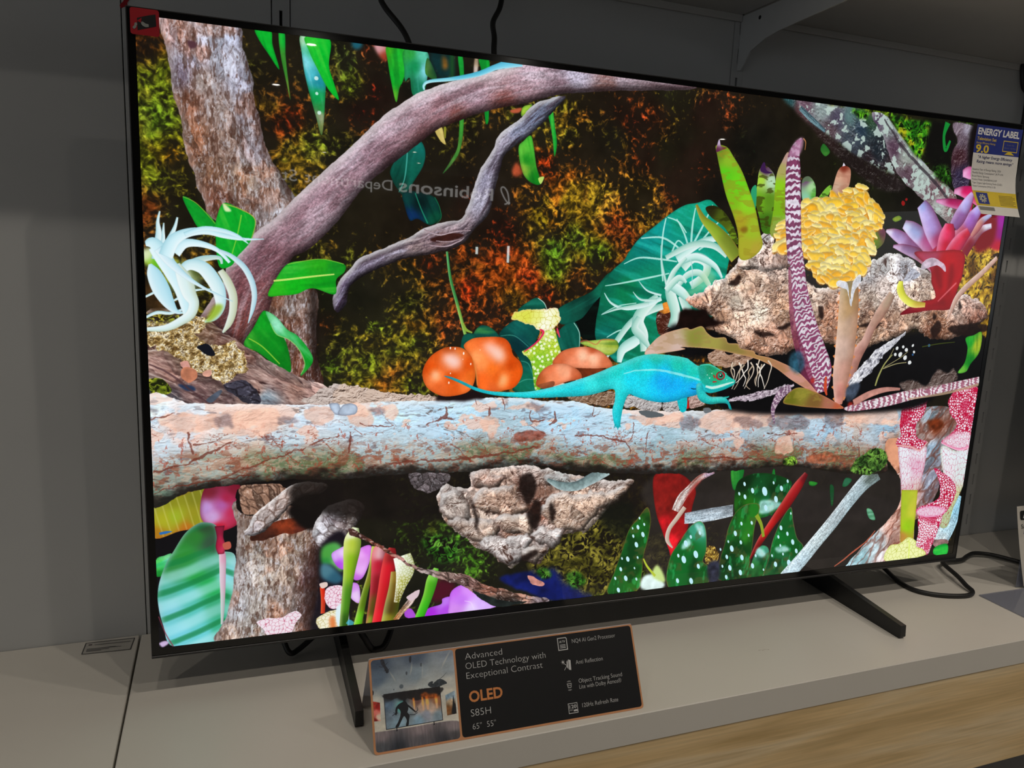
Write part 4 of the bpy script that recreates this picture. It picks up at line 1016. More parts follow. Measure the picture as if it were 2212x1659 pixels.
for p, r in ((P('40.9,462 51.3,459.8 55.2,468.9 46.8,471.1'), '#d0968a'), (P('42.6,473.4 51,468.9 61.3,473.6 63.1,485.1 52.5,491.8 43.3,484.8'), '#c07a5c'), (P('71.8,476 82.4,473.8 80.1,483 71.6,481.8'), '#d8a08c')):
    fill(p, r, speck(.25, .12, seed=4), jit=2)
fill(P('-1.7,486.4 11.5,484.4 27.4,498.3 21,507.3 0.7,504.6'), '#4a5218', mossy(((.3, '#6a7a1c'), (.6, '#b8b83c')), .13, .8, '#1c200c', 38), jit=4)
fill(P('75,517.7 92.4,504.1 96.6,506.5 83.5,521.5'), '#4a5260', speck(.3, .1))
fill(P('37.9,493.9 56.6,496.5 60.6,503.5 48,503.2'), '#2c3a58', speck(.3, .1), feather=1)
fill(P('99,494.9 127.3,488.3 144.6,505.2 148.8,524.3 135.5,526.3 113.8,511.6'), '#3a3844', flakes(.08, .3, 2, '#120c10', '#8a8a9a', 39, 1), jit=4)
stroke(P('0.1,463.9,2.1 26,477.7,2.8 50.2,498.7,3.1 77.1,521.3,2.0'), '#4a3034', alpha=.7, jit=1.5)
# bark crumbs where the sloping log meets the main one
fill(P('209.8,524.6 226,514.1 240,504.6 256.4,497.6 272.9,499.1 271.2,529.9'), '#c4b4ac', rough(.13, .8, 1.5, .2, 40, 4, .7), jit=4, jf=.15)
fill(P('266.3,500.2 285.3,499.3 314.3,505.5 343.9,513.6 373.9,516 419.9,519.6 425.5,533.9 266.4,529.7'), '#d0b8a8', rough(.13, .8, 1.6, .1, 41, 4, .7), jit=4, jf=.15)

# air plant, left: pale curling straps
AW = '#d4eef2'
fill(P('-0.3,304.5 19.5,303.7 30.6,329.1 14.6,329.6 1,323.7'), PC('1.5,310.8,#d8e4b8 14.9,323.2,#5ab81c 6.8,327.7,#a8c83c'), feather=3)
fill(P('-2,353.9 13.9,351.3 29,381.6 4.7,388.6'), '#3a2814', speck(.4, .1), feather=4)
fill(P('26.8,322.8 61.1,323.7 72.9,343.1 49.8,365.7 31.9,353'), PC('34.6,331.2,#8ab83c 54.6,337.1,#c8d8b0 65,332.4,#5a6a2c'), feather=5, alpha=.9)
def strap(p, c=AW, a='#8ac4d4', b='#ffffff', k=.6):
    stroke(p, c, lit=(a, b, k), rim=(1.2, '#8ab8c4', .35))
for q in (P('-7.7,401.9,2.1 12.6,391.1,4.6 30.7,391.5,4.2 47.2,385.7,3.0 59.6,381.1,1.7'),
          P('15.1,316.7,12.4 19.2,282.5,8.2 18.7,265.6,4.5 21.6,250.7,2.0'),
          P('21.2,312.4,10.3 24.9,288.7,4.9 25.2,278,3.7 26.2,266.3,1.6'),
          P('23.3,308,12.4 33.9,286.1,7.4 40.4,270.9,4.5 43.8,257.9,2.5'),
          P('33.2,374.9,2.1 49.8,365.7,4.7 62.2,358.8,3.4 85,356.1,1.7'),
          P('-0.6,369,2.9 13.6,361.1,3.3 25.8,353.2,2.1')):
    strap(q)
strap(P('50.9,326.3,12.6 73.6,314.5,9.3 96.4,311.5,5.6 100.4,320.2,3.0'), '#bcd8d0')
strap(P('38.2,344.1,4.2 55,323.9,13.9 73.3,325.5,18.3 85.4,338.3,19.7 95.4,358,18.2 97.1,380.4,13.1 88.3,396.3,9.6 75.6,403.2,2.6'))
fill(P('84.3,387.4 90.8,378.3 100.3,379.2 96.9,389.4 86.1,400.8 76.7,403.2'), '#94b42a', feather=2, alpha=.9)
strap(P('98.1,329.1,8.6 107.3,344.4,11.3 114.3,364.3,11.8 113.9,386.9,10.5 108.2,405.1,8.8 99.5,418.9,2.6'), '#d0dcc8', '#a8a878')
strap(P('6.9,323.4,4.1 11.4,336.2,18.6 19.7,357.7,23.0 29.1,377.2,16.0 38.9,389.2,6.4 49.1,390.6,1.7'), '#c0e6f2', '#8ac8dc')
strap(P('2,296.1,6.1 11.8,295.6,18.4 23.2,312.3,22.8 34.5,333.5,20.9 45.9,357.2,19.0 51.4,381.4,14.9 51,394.7,6.4'), '#cdeef6')
strap(P('40.9,322.3,8.4 50.4,343.8,20.3 56,363.4,19.1 61.8,376.6,14.1 57.2,392.2,12.9 42.6,403.5,11.5 24,412.6,9.3 -0.2,414.6,5.5'), '#d8eeee', '#b0b890')
strap(P('17.6,301.6,12.4 32.9,320.4,12.5 52.5,339.3,7.2 72.7,353.1,4.3 95.3,364.8,3.0 114.1,373.3,0.9'), '#cfeaf4')
strap(P('39.3,307.4,14.6 51.8,293.9,12.5 72.1,293,9.3 94.6,300.8,6.4 110.9,317.8,4.3'), '#d6f2fa')
strap(P('27.1,312.1,18.7 37.8,290.2,16.6 56.2,278.6,12.5 80.7,275.3,9.3 105.4,280.6,7.3 130.5,283.9,4.3 158.2,282.6,0.9'), '#d0f0f8')
strap(P('52.1,281,6.2 76.7,271.6,6.3 101.4,273.2,6.4 122.1,279.8,4.7 136.7,290.2,1.3'), '#c8ecf6')
strap(P('96.6,300.5,3.4 113.2,308.7,6.5 129.9,323.6,8.3 140.2,343.4,8.4 143.8,363.7,7.5 140.8,384.2,5.8 134.6,404.9,1.1'), '#c0e0ea', '#7ab0c4')

# ---------------------------------------------------------------- main log across the picture
_logrough = rough(.075, .27, 2.6, 0, 60, 5, .7, tint='#f8fdff', sink='#5a4640', cut=.69)
def log_tex(X, Y, rgb):
    n = fbm(X*.012, Y*.02, 61, 4); n2 = fbm(X*.05, Y*.09, 63, 5, .62); n3 = fbm(X*.35, Y*.8, 65, 2)
    f1, f2, cid = worley((X+60*n2)*.017, (Y+40*n2)*.03, 66)
    e = f2-f1
    top = LOGT(X)
    d = (Y-top)/np.maximum(LOGB(X)-top, 20)
    c = np.minimum(rgb*(.90+.24*n2+.14*n3)[..., None], 1)
    pt = fbm(X*.022, Y*.035, 67, 4, .6)
    c = mix(c, hexc('#f4c8b4'), sm(pt, .57, .61)*(1-sm(d, .42, .62))*.75)
    c = mix(c, hexc('#c8e4f8'), sm(1-pt, .56, .62)*(1-sm(d, .4, .8))*.6)
    c = mix(c, hexc('#8a9488'), sm(d+.3*(n-.5), .45, .85)*.6)
    c = mix(c, hexc('#b07c60'), sm(n2, .53, .63)*sm(d, .40, .75)*.65)
    c = mix(c, hexc('#56643a'), sm(n, .5, .62)*sm(d, .5, .8)*.75)
    n5 = fbm(X*.07, Y*.11, 71, 4, .65)
    c = mix(c, hexc('#8a4a34'), sm(n5, .55, .63)*sm(d, .42, .7)*.7); c = mix(c, hexc('#c8a890'), sm(1-n5, .56, .64)*sm(d, .4, .7)*.5)
    c = _logrough(X, Y, c)
    c = mix(c, hexc('#8a3a28'), (1-sm(e, .0, .045))*sm(n, .42, .55)*(.3+.5*sm(d, .1, .5)))
    r = fbm(X*.2, Y*.13, 68, 3)
    c = mix(c, hexc('#a8402c'), sm(r, .71, .75)*sm(d, .15, .4)*.55)
    c = mix(c, hexc('#5a4a50'), sm(fbm(X*.05, Y*.16, 69, 3), .70, .75)*.45)
    c = mix(c, hexc('#181412'), sm(d+.3*(n2-.5), .82, 1.0)*.85)
    c = mix(c, hexc('#ffffff'), (1-sm(d, .0, .10))*.25)
    return c
_lt = np.concatenate([P('-1.8,515.9 49.6,521.8 113.6,524.6 191.5,527.8 271.2,529.4'), P('344.1,526.7 420.1,527.3 472.4,524.7 553.9,525.2 610.6,531.9 668.7,534.7 729.6,548.8 885.7,557.5'), P('978.4,557.2 1083.5,555.6 1194.8,560.2 1381,566.9 1521.1,570.8')])
_lb = np.concatenate([P('-1.9,667.6 45.9,656.5 111.4,648.5 179.2,645.3 271.9,648.3'), P('346.1,647.5 397.3,646.5 476.9,648.3 588,643.5 707.4,663.3 897.3,676.5'), P('991.7,677.3 1135.7,675.9 1253.1,695.3 1334.2,703.3 1407.2,695.6')])
def LOGT(X): return np.interp(X, _lt[:, 0], _lt[:, 1])
def LOGB(X): return np.interp(X, _lb[:, 0], _lb[:, 1])
# ---------------------------------------------------------------- below the log, left
fill(P('-4.8,662.7 72,646.1 124.8,649.4 124,696.2 -5.6,686.3'), '#120d0c', feather=2)
fill(P('-0.6,659.7 122.2,668 118.6,898.2 -4.5,901.9'), '#0d0c10', feather=2)
def ribs(X, Y, rgb, sc=.03, ang=.6, c='#e0e08a', k=.35):
    u = X*math.cos(ang)+Y*math.sin(ang)
    return mix(rgb, hexc(c), np.clip(np.sin(u*sc*20+3*fbm(X*.01, Y*.01, 5, 2)), .6, 1)**3*k-.05)
fill(P('-1.9,670 35.2,659.4 71.9,650.9 88.5,693.5 63.9,711.6 33.6,716.4 -2.7,723.1'), PC('1.1,672.6,#9a9a2c 24.4,667.1,#86861a 56.5,662,#7a7a1c 12.9,697.6,#a8a820 55.5,701,#8f8f1c 1.6,718.6,#a87014 44.4,712.4,#b86a18 27.8,694,#98ac24'), lambda X, Y, c: ribs(X, Y, c, .028, -.25, '#d8d48a', .4), rim=(3, '#b0501c', .4))
fill(P('69.7,652 93.8,647.4 119.2,650.2 117.3,693.5 113.6,713.1 85.6,722.1 72.7,712.3 62.3,691.7'), PC('76.1,658.5,#7a2030 71.2,682.6,#b890d0 79.6,698,#d0a8e0 93.1,679.3,#a85aa0 100,669.9,#a02040 111.3,655.9,#78182c 108.4,692.8,#b82a50 88,716,#c01830 112.6,710.6,#b02a4a'), speck(.08, .05), rim=(4, '#5c0818', .45))
leaf(P('0.3,757.9 11.1,752.8 21.8,750.8 17.1,765.7 10.2,782.4 -0.5,783.7'), PC('2.2,764.2,#3ac870 17.5,753.4,#7ad8c0 3.8,781.7,#1a8a30'), seed=71, ang=-.4)
stroke(P('5.9,718,3.6 14.4,716.8,4.1 22.9,715.8,0.9'), '#2a6ab0')
def bigleaf(X, Y, rgb):
    o = P('90.4,757.9 88.9,888.9')
    u = X-np.interp(Y, o[:, 1], o[:, 0]); v = Y
    w = v-.45*np.abs(u)+.0012*u*u+6*fbm(X*.02, Y*.02, 74, 2)
    band = np.sin(w*.15)
    n = fbm(X*.02, Y*.02, 73, 3)
    k = sm(Y, P('-197.8,739.6')[0, 1], P('-200,774.2')[0, 1])
    rgb = mix(rgb, hexc('#b4ecf4'), sm(band, -.4, .95)*k*(.25+.5*n)); rgb = mix(rgb, hexc('#0f7a3c'), sm(-band, .55, .98)*(.35+.35*k))
    return rgb
fill(P('68.5,705.1 85.8,714.4 87.7,752.6 93.9,753.7 110.5,762.4 109.8,805.7 101.1,848.7 93.2,902.6 20.6,901.3 6.5,865 0.5,828.8 2.2,799 12.3,767.7 24.1,747.1 39.9,721.4 55.3,708.4'),
     PC('68.3,711,#2c4a30 54.8,727.2,#2c7a30 76.4,739,#33503c 39.1,750.5,#2c8a34 73.6,768.9,#3a9a6a 21,778.5,#2f8a44 53.3,786.9,#28a048 15.8,808,#5ab8a8 41.6,816,#58c4b8 74.9,809.6,#1ca84a 19.1,841.2,#7accd8 51.8,847.8,#5ac4bc 78.5,845.9,#3aa878 28.8,880.8,#74d0e0 62,882.6,#6ad0d8 84.6,877.8,#3ab088 99.9,791.8,#8ad8e0'), bigleaf, rim=(4, '#a8c8d4', .5))
stroke(P('87.1,756.3,1.9 92,758,9.5 91.9,798.7,8.6 91.1,837.1,6.3 89.2,873.2,3.4'), PC('91.5,760.5,#d8a0b8 92.1,785.9,#d4b8c8 90.6,863,#b4c4c0'), lit=('#a87890', '#f4e4ee', .6))
stroke(P('0.5,849,1.2 9.3,878.1,1.6 19.5,900.6,1.7'), '#8a3a4c', alpha=.8)
fill(P('0.2,892.3 8.9,889.6 13.1,894.1 4.3,899.3'), '#c8b0d8', feather=1)
stroke(P('89.2,712.7,14.1 89.5,730.2,9.4 90,745.3,14.2 90.4,757.9,8.5'), PC('89.1,717.7,#8a1838 89.6,742.7,#a8183c 96.3,745.8,#d04060'), rim=(2, '#3a0818', .5))
fill(P('93,741.8 103.1,738.9 104.7,749.1 96.2,751.4'), '#b85a4a')
# lower trunk
fill(P('116.6,672.6 225.9,680.2 235.4,727.3 241.5,769.7 236.7,832.9 226.2,907.4 85.2,904.1 96.3,861.1 106.3,813.1 112.1,762.5 114.7,717.3'),
     PC('121.7,702.8,#8a7468 155.8,700.5,#9a8070 132.3,751.7,#b4a89c 166.7,757.5,#c4b8ac 202,755.5,#9a8270 230.6,768.7,#5a3c34 122.4,801.9,#c8c4c4 154.6,805.4,#b8aca0 189.9,803.9,#a89484 220.9,812.5,#64484c 107.8,852.1,#c8ccd4 142.4,856.3,#b4aca4 182.4,853.3,#9c8a80 213.6,865.1,#5c4440 95.7,889.8,#c0a898 130.2,894.4,#b8b0a8 172.6,889.4,#a8988c 213.5,894.8,#6a504a'), trunk_tex(75, 1.5, 1.15), jit=3, rim=(10, '#2a1614', .4), emb=(3, 0, 6, .6))
fill(P('223.4,773.2 242.7,761.9 239.2,827.9 228.2,899.4 213.5,900.2 216.1,835.9'), '#20100f', speck(.5, .08), feather=7, alpha=.75)
# curl of bark over the hole
fill(P('132.4,739 141.7,727.1 169.4,714.2 190.4,708.2 209.2,709.7 223.5,723.7 202.1,732.3 178.6,734.1 150.7,741.9'), PC('143.9,734.9,#3a1c14 190.4,713.3,#7a3018 213.9,722.9,#4a2018'), speck(.5, .1), jit=3)
fill(P('118,651.4 179.2,646.5 261.8,651.5 274,671.6 272.3,707.5 223.5,703.8 188.2,686.1 169.6,694.9 119.5,695.9'), '#100c0c', speck(.5, .05), jit=5)
fill(P('119.1,653.9 142.7,650.5 174.6,652.5 188.4,665.9 155.8,693.8 124,696.2'), '#8a6a58', flakes(.1, 1.2, 2, '#2a1812', '#d8c8bc', 77), jit=4)
fill(P('123.5,729.1 137.5,702.5 155.9,683.8 179.1,665.3 193.1,656.1 225.9,650.6 249.7,659.7 240.2,669.3 216.4,672.9 197.6,681.7 183.5,698.5 164.8,714.8 150.8,728.9 132.5,732.4'),
     PC('132.6,727.3,#a8a0a4 155.8,693.8,#c8b8b4 190.7,666.1,#b8a49c 225.9,658.2,#a08c84'), flakes(.11, -.7, 2, '#4a2c20', '#f4ecec', 78), jit=4, emb=(2, 3, 3, .8))
fill(P('188.2,696.3 202.3,682 228.3,678.8 237.8,700 233,725.5 216.3,729.3 197.4,712.3'), '#0e0a0a', feather=3)
fill(P('240.2,704.4 247.4,697.2 257.1,690.1 288.8,684.6 306.2,696.2 296.5,721.8 284.4,749.8 264.7,762.6 240.3,761.7 225.8,739.5 229.4,721.6'), PC('235.5,735.1,#c8c8d0 254.7,710.7,#b0a8b0 286.4,694.8,#8a7a78 262.2,745.3,#a89a98 286.6,715.8,#6a605c'), flakes(.09, .8, 1.8, '#3c2c2c', '#e8eef8', 79), jit=3, emb=(3, 3, 5, .9), rim=(5, '#2c1c1c', .4))
# pale pitcher lid low on the trunk
def net(bg, cell, sc=.16, lo=.05, hi=.16, seed=5, asp=1.):
    def f(X, Y, rgb, *st):
        f1, f2, cid = worley(X*sc, Y*sc/asp, seed)
        return mix(hexc(bg) if isinstance(bg, str) else rgb, hexc(cell) if isinstance(cell, str) else rgb, sm(f2-f1, lo, hi))
    return f
fill(P('139.8,875.8 153.9,871 175.1,873.7 189.5,867.5 201.5,865 207.5,873.8 199,887.5 189.3,902.4 158.3,900.9 149,889'), '#f0dce8', net('#c86a86', '#f2e4ee', .15, .02, .1, 81), jit=3, alpha=.95)

# small things between trunk and cork, bottom left
fill(P('237.9,758.8 279.4,746.8 280.6,911.9 224.5,907.1 235.5,832.8'), '#15101a', speck(.3, .04), feather=3)
fill(P('240.8,761.7 262.2,754.5 274.6,772.8 272.3,804.6 255,792.2 240.3,788.1'), PC('247.6,772.9,#4aa040 264.8,785.2,#7ab87a 245.2,785.9,#2a8a3a'), feather=3)
fill(P('239.1,790.6 252.6,791.9 272.9,815.4 262.5,825.1 240.4,812'), PC('245.2,799.2,#4a7a8a 262.5,817,#2a5a70'), feather=3)
ORC = 'c890ec'
def petal(p, cols, **k):
    fill(p, cols, speck(.06, .04), rim=(3, '#8a3ab8', .35), **k)
petal(P('255,776.3 264.7,766.6 289.4,760.9 289.8,801.1 267.4,798.8'), PC('257.4,779.1,#d8a8f4 274.6,772.8,#e8c8fc 267.3,793.4,#b04ae0 282.2,789.6,#c87af0'))
stroke(P('240.9,828.1,7.7 242.4,849.7,7.2 241.7,874,6.7'), PC('241.6,828.1,#d82a14 241.7,871.3,#c83a20'), lit=('#7a1008', '#ff7a4a', .5))
fill(P('236.7,822.2 247.7,820.8 249,827.6 240.4,830.7'), '#e0c8c0')
fill(P('246.5,831.4 275,831.9 275.2,864.5 250.3,864.2'), '#e8c4d4', net('#c05a7c', '#f0dce8', .18, .02, .12, 83), jit=2)
fill(P('233.1,881 245.4,874.4 262.7,871.1 273.2,869.7 267.9,901.9 245.4,903.1 238,900.7 231.9,890.4'), '#e8e0c0', net('#b8a860', '#f0ecd4', .15, .02, .12, 84), jit=3, rim=(3, '#a08840', .3))
fill(P('252.8,883.5 260.3,881.8 262.9,901.3 254.1,901.5'), '#e0844a', feather=2)
fill(P('263.2,868.5 278.2,859.4 283.5,898.5 265.9,898.9'), '#dceef4', feather=1)

# ---------------------------------------------------------------- below the log, centre: cork, moss, dead branch, flowers
fill(P('267,632.7 899.1,667.6 908.4,762.6 267.4,712.6'), '#15100e', speck(.5, .03), feather=4, alpha=.85)
fill(P('379.2,644.1 434,645.9 445.2,664 413.9,680.8 390.2,673.9'), '#6a6064', flakes(.12, .5, 1.5, '#14100f', '#d0d4dc', 85), jit=5, alpha=.85)
NAVY = P('540.5,844 592.4,837.9 627.6,832.7 670.1,837 690.2,863.1 724,900.2 692.7,901.2 637.3,896.2 600.5,880 564.5,864.1')
fill(NAVY, '#101a5c', speck(.5, .04), jit=4, feather=2)
fill(P('592.8,846.7 614,854.9 626.5,865.1 620.8,870.4 602.5,862.5'), '#c8887c', speck(.3, .1), jit=3)
GM = ((.25, '#143608'), (.5, '#2f6a1a'), (.7, '#5a9030'))
OM = ((.25, '#2a280a'), (.5, '#544f18'), (.7, '#8a8030'))
fill(P('402.9,765.7 415.9,755.9 437.4,760.5 459.2,765.2 470.9,785.8 460.5,804.5 433.3,804.6 416.9,791.8'), '#0c0a08', mossy(GM, .11, .72, '#0c0c08', 87), feather=5)
fill(P('591.3,817.4 625.5,794.4 668.9,769 713.6,752.2 770.7,762.6 779.7,796.5 779.6,835.9 766.1,868.2 755.3,894.6 704.6,891.9 684.4,868.5 666.1,869.4 642.9,837.2 616.5,846.3'), '#14110a', mossy(OM, .10, .78, '#15110a', 88), feather=6)
fill(P('610,836.8 627.8,835.7 640.7,851.8 623,855.8'), '#0c0a08', mossy(GM, .14, .9, '#0c0c08', 89), feather=3)
fill(P('668.2,854.7 689.2,847.9 709.4,871.2 685.2,880.6'), '#0c0a08', mossy(GM, .14, .9, '#0c0c08', 90), feather=3)
fill(P('815.5,799.6 864.5,794.7 875.8,845.4 871.6,873.2 826.8,856'), '#14110a', mossy(OM, .12, .8, '#15110a', 91), feather=4)
# hanging cork
CORK = lambda seed, k=1.: chain(flakes(.055, .9, 1.7, '#2c1a14', '#f6eae4', seed, .8*k, .3), rough(.06, .62, 1.3, .6, seed+3, 5, .7, cut=.66, sink='#3a221a'))
def cork(p, cols, seed, **kw):
    a = CORK(seed)
    def tx(X, Y, rgb):
        n = fbm(X*.018, Y*.018, seed+30, 4); r = 1-abs(2*fbm(X*.045, Y*.045, seed+31, 3)-1)
        rgb = mix(np.minimum(rgb*1.12+.03, 1), hexc('#a06c52'), sm(n, .52, .68)*.5)
        rgb = a(X, Y, rgb)
        return mix(rgb, hexc('#2a1812'), sm(r, .94, .995)*.5)
    fill(p, cols, tx, jit=6, jf=.08, emb=(3, 4, 5, .8), **kw)
cork(P('436.1,714.8 424.8,692.3 440,669.1 478,679.6 485.2,652.9 509.6,646.1 588,643.5 629.3,655.5 677.4,666.7 745.7,682.3 789.7,682.1 772.7,707.5 749,726.5 725.9,751.3 702.7,773 654.4,777.7 626.2,807.3 612.4,826.4 585.3,813.5 562.9,831.6 547.8,815.6 536.2,813 521.4,797.3 498.5,786.6 478.5,768 453.3,749.1 439.2,731.5'),
     PC('490.9,658.6,#b89484 532,652.8,#d0b4a4 588.9,658.8,#b8a49c 647.7,667.8,#9aa09c 739.9,687.8,#b4a49c 768.4,692.5,#8a7468 451.5,694.2,#a8a09c 506,695.2,#c8a898 547.7,689.7,#c4a08c 575.6,680.3,#4a2a20 619.9,697.3,#5c4034 680,707.1,#c0a08c 726.3,713.2,#a88c7c 458,727.5,#b0a090 507.5,731.3,#cdb8a8 563.7,727.2,#d4bcac 607,727.7,#8a4a34 652.2,742.6,#b89c8c 698.2,752,#b0a090 522.9,766.3,#a8a8b0 565.5,764.2,#a06a54 609.5,773.8,#d8d0d0 567.1,798.8,#b8b4b8 596,795.7,#a89890 562.4,821.4,#d8c8b8'), 92)
LUMPS = ((P('485.3,654.2 504.1,646.3 531.9,650 549.2,662 533.1,677.6 505.5,681.4 491.3,669.5'), '#cda898'), (P('500.2,687.9 532.9,672.7 561.4,680 573.9,702.6 586,726.1 549.8,734.6 507,720.2 489.8,702.3'), '#c8a48e'), (P('427.5,695.2 448.2,675.5 467.4,687.1 479,707.1 486.1,735.2 463.8,739.5 436.4,725.8'), '#a89c94'),
         (P('617.5,705.6 649.4,696.4 694.7,700 737.2,693.5 780.8,690.4 760.7,715.5 728,736.7 702.1,764.1 659.9,769.4 629,752.3 610.1,730.7'), '#bca08c'), (P('444.8,737.4 479.8,729.2 524.5,738.3 536.6,756.1 509.2,774.1 478.3,762.4'), '#c0a898'), (P('529.9,733.6 592.7,732.3 603.3,756 589,772 554.1,766.1'), '#d4b8a4'),
         (P('603,762.3 647.4,762.5 654.8,774.8 637.5,796.6 610.4,788.9 594.8,772.5'), '#cfc4c0'), (P('498.1,775.9 537.1,768.1 589.1,774.9 602.1,787.6 582,805.9 562.9,830.7 547.7,814.7 521.4,797.9'), '#c4bcba'), (P('587.3,795.5 622.4,792.3 626.8,807.3 609.4,825.5 585.2,812.6'), '#b8a698'), (P('623.7,660.8 671.6,669.2 708.4,677.2 685.1,693 642.9,687.4 618.7,674.6'), '#9aa09e'))
for i, (p, c) in enumerate(LUMPS):
    fill(p, c, chain(CORK(200+i), lambda X, Y, r: np.minimum(r*1.06, 1)), jit=13, jf=.055, emb=(4, 5, 6, .9), rim=(4, '#2a1610', .6), feather=.6)
for q in (P('569.1,663.2 594.6,659.1 601.9,687.6 586,714.8 570.5,691.2'), P('484.1,696.4 493.2,719.1 503.2,764.5 491.1,735.6'), P('599.9,704.4 615.8,728.3 603,761.7 587.5,743.3'), P('582.1,808.8 611,800 608.6,811.4 585.5,817.9'), P('627,717.7 639.5,730.1 632,752.6')):
    fill(q, '#160d0b', speck(.5, .1), jit=5, feather=2, alpha=.9)
stroke(P('621.4,671.9,5.8 648.7,684.9,14.6 678.7,686.8,17.7 708.2,674.3,20.8 738,661.6,18.0'), '#7e9494', speck(.25, .2), lit=('#3c4c50', '#c4d8dc', .6))
# orchids and stems, bottom
fill(P('418.2,842.2 428.8,834.9 461.9,847 454.4,868.9 430,877.5 417.5,864.7'), '#4a1020', feather=5)
petal(P('409,903.4 415.3,887.1 438.3,881.3 440.7,871.6 457.2,872.1 455.5,903.5'), PC('419.6,896.1,#a82ad8 441,878.8,#c07af0 446.9,893.8,#b04ae4'))
petal(P('452.2,885.8 454.2,863.2 464.9,853 478.7,850.8 495.7,859.9 513.5,881.6 539.9,897 500.1,901.8 455.5,902.9'), PC('462.4,861.3,#c86af0 484.6,861,#d890f8 474,877,#c878f4 508.1,886.8,#d8b0fc 494.3,896.7,#e8d0ff 463.5,895.8,#d890f4'))
stroke(P('479.7,880.5,1.1 491.1,884.7,1.7 497.1,897.1,1.7'), '#f0dcff', alpha=.6)
petal(P('296.3,772.2 317.6,764.8 316.6,790.3 305.5,818.9 291.7,821.5 290.3,806.5'), PC('302.6,778.2,#e8a8f0 310.1,773.5,#d878e8 300.4,807.6,#e8b0f4 295.4,817.9,#c868e0'))
petal(P('286.7,826.4 299.3,831.9 300.9,862.1 288.2,855.1 284.3,841'), PC('288,833.3,#d890f0 295.7,850.5,#f0d0fc'))
petal(P('376.5,885.1 387.1,883.6 395.4,898.8 387.5,901.2 376.7,896.4'), '#b050d8')
def tube(p, cols, a='#2a4a0c', b='#e8f0a0', k=.55, tx=None):
    stroke(p, cols, lit=(a, b, k), tex=tx)
tube(P('293.1,732.1,10.2 288.8,750.2,25.7 287.5,768.7,27.1 282.8,811.1,18.2 278.2,859.4,14.7 274.7,902.8,13.2'), PC('284.8,741.9,#e8ecd8 287.4,758.1,#b4c83c 285.2,792.5,#8ab81c 278.2,859.4,#4a8a1c 274.7,897.3,#2c5a14'))
tube(P('323.9,766.7,9.4 318.1,809.4,8.9 308.4,849.3,10.6 297.5,903.1,13.8'), PC('324,772.1,#b8b84a 315.6,814.6,#7a7a1c 305.9,857.2,#5a7a14 297.4,897.5,#6ac81c'))
tube(P('332.8,766.2,13.1 330.5,780.8,22.1 329.9,810.6,22.2 323.8,853.8,14.9 316.7,902.8,11.8'), PC('331.7,780.9,#e0a8b0 330.7,799.8,#b81830 326.1,832.1,#8a1420 321.5,875.6,#5a4a14 316.7,900,#8a9a2c'), '#4a0810', '#f06a70')
tube(P('352.9,772.1,10.6 350,785.4,20.1 345.1,817.7,22.9 338,855.4,18.7 330.2,905.9,18.9'), PC('351,782.8,#8a1c20 345.1,812.2,#d01828 336.7,855.3,#c81c24 330.1,901.7,#e01c2c'), '#5a080c', '#ff6a60')
tube(P('358,813.5,13.4 358.5,841.2,20.5 353.9,874,24.9 347.9,906.8,24.4'), PC('358.1,819.1,#8a6a20 357.3,846.6,#6a5014 350.1,879.1,#4a3a10 345.2,898.1,#8a8420'))
tube(P('369.2,787.3,29.4 375,812.5,31.8 368.2,842.3,17.3 361.7,869.3,9.2'), PC('366.8,795.2,#e8f0d0 377.6,810.1,#c8d0a0 370.2,836.9,#a8a840 362.8,861.1,#7a7020'), '#6a7020', '#ffffff', .6, lambda X, Y, r, s, t: net(0, '#ffffff', .2, .1, .3, 94)(X, Y, r)*.5+r*.5)
tube(P('428.2,815.2,8.3 422,834.2,19.3 414.7,864.3,17.1 400.9,902.3,15.5'), PC('425.9,826.2,#7ac84a 418.4,847.8,#4aa81c 403.3,891.3,#3cb81c'), '#1c6a10', '#b8ec6a')
stroke(P('395.7,853.7,9.9 384.2,872,10.9 372.5,884.7,9.3 358.3,901.2,7.1'), PC('394.4,853.6,#e0b8c0 384.1,869.2,#c8b0a8 371.2,884.5,#b08a60 360.9,900.1,#a8642c'), grain(.1, 3, '#5a4034', '#ffffff', 95, .6), jit=2)
fill(P('378.7,863 386.5,855.5 399.6,850 397.3,862.3 386.8,869.5'), '#d8c0c8', jit=2)
stroke(P('280.9,892.6,7.9 286,896,9.0 291.1,898.1,5.3'), '#4ab0c8', alpha=.8)

# dead branch, diagonal
fill(P('284.7,734 320,757 356.1,780.6 388,804.2 433.8,821.4 478,831.7 512.4,852.6 570.7,873.6 634.1,894.3 631.5,901.5 595.5,898.7 542.9,898.3 513.3,875.8 493.1,864.8 456.3,843.6 428.7,832.1 390.8,812.8 353.6,785.8 317.5,762.1 287.3,744.8'),
     PC('297.2,743,#3c2420 335.3,765.1,#8a4a3c 380,802,#b0807a 414.9,819.5,#9a8a88 442.2,827.9,#8a7068 484.1,846.6,#7a5a54 527,862.8,#b0705c 585.8,881.2,#d09a84 622.1,894.4,#8a7a80 528.1,889.2,#3a3c38 571.7,894.4,#2c2420'), flakes(.1, .42, 3, '#1c100c', '#f0e4e0', 93, 1.1), jit=4)
fill(P('493,861.9 521.9,876.8 556.9,889.7 595.4,897.2 542.9,898.3 513.6,884.5'), '#1c2220', speck(.5, .1), jit=3)
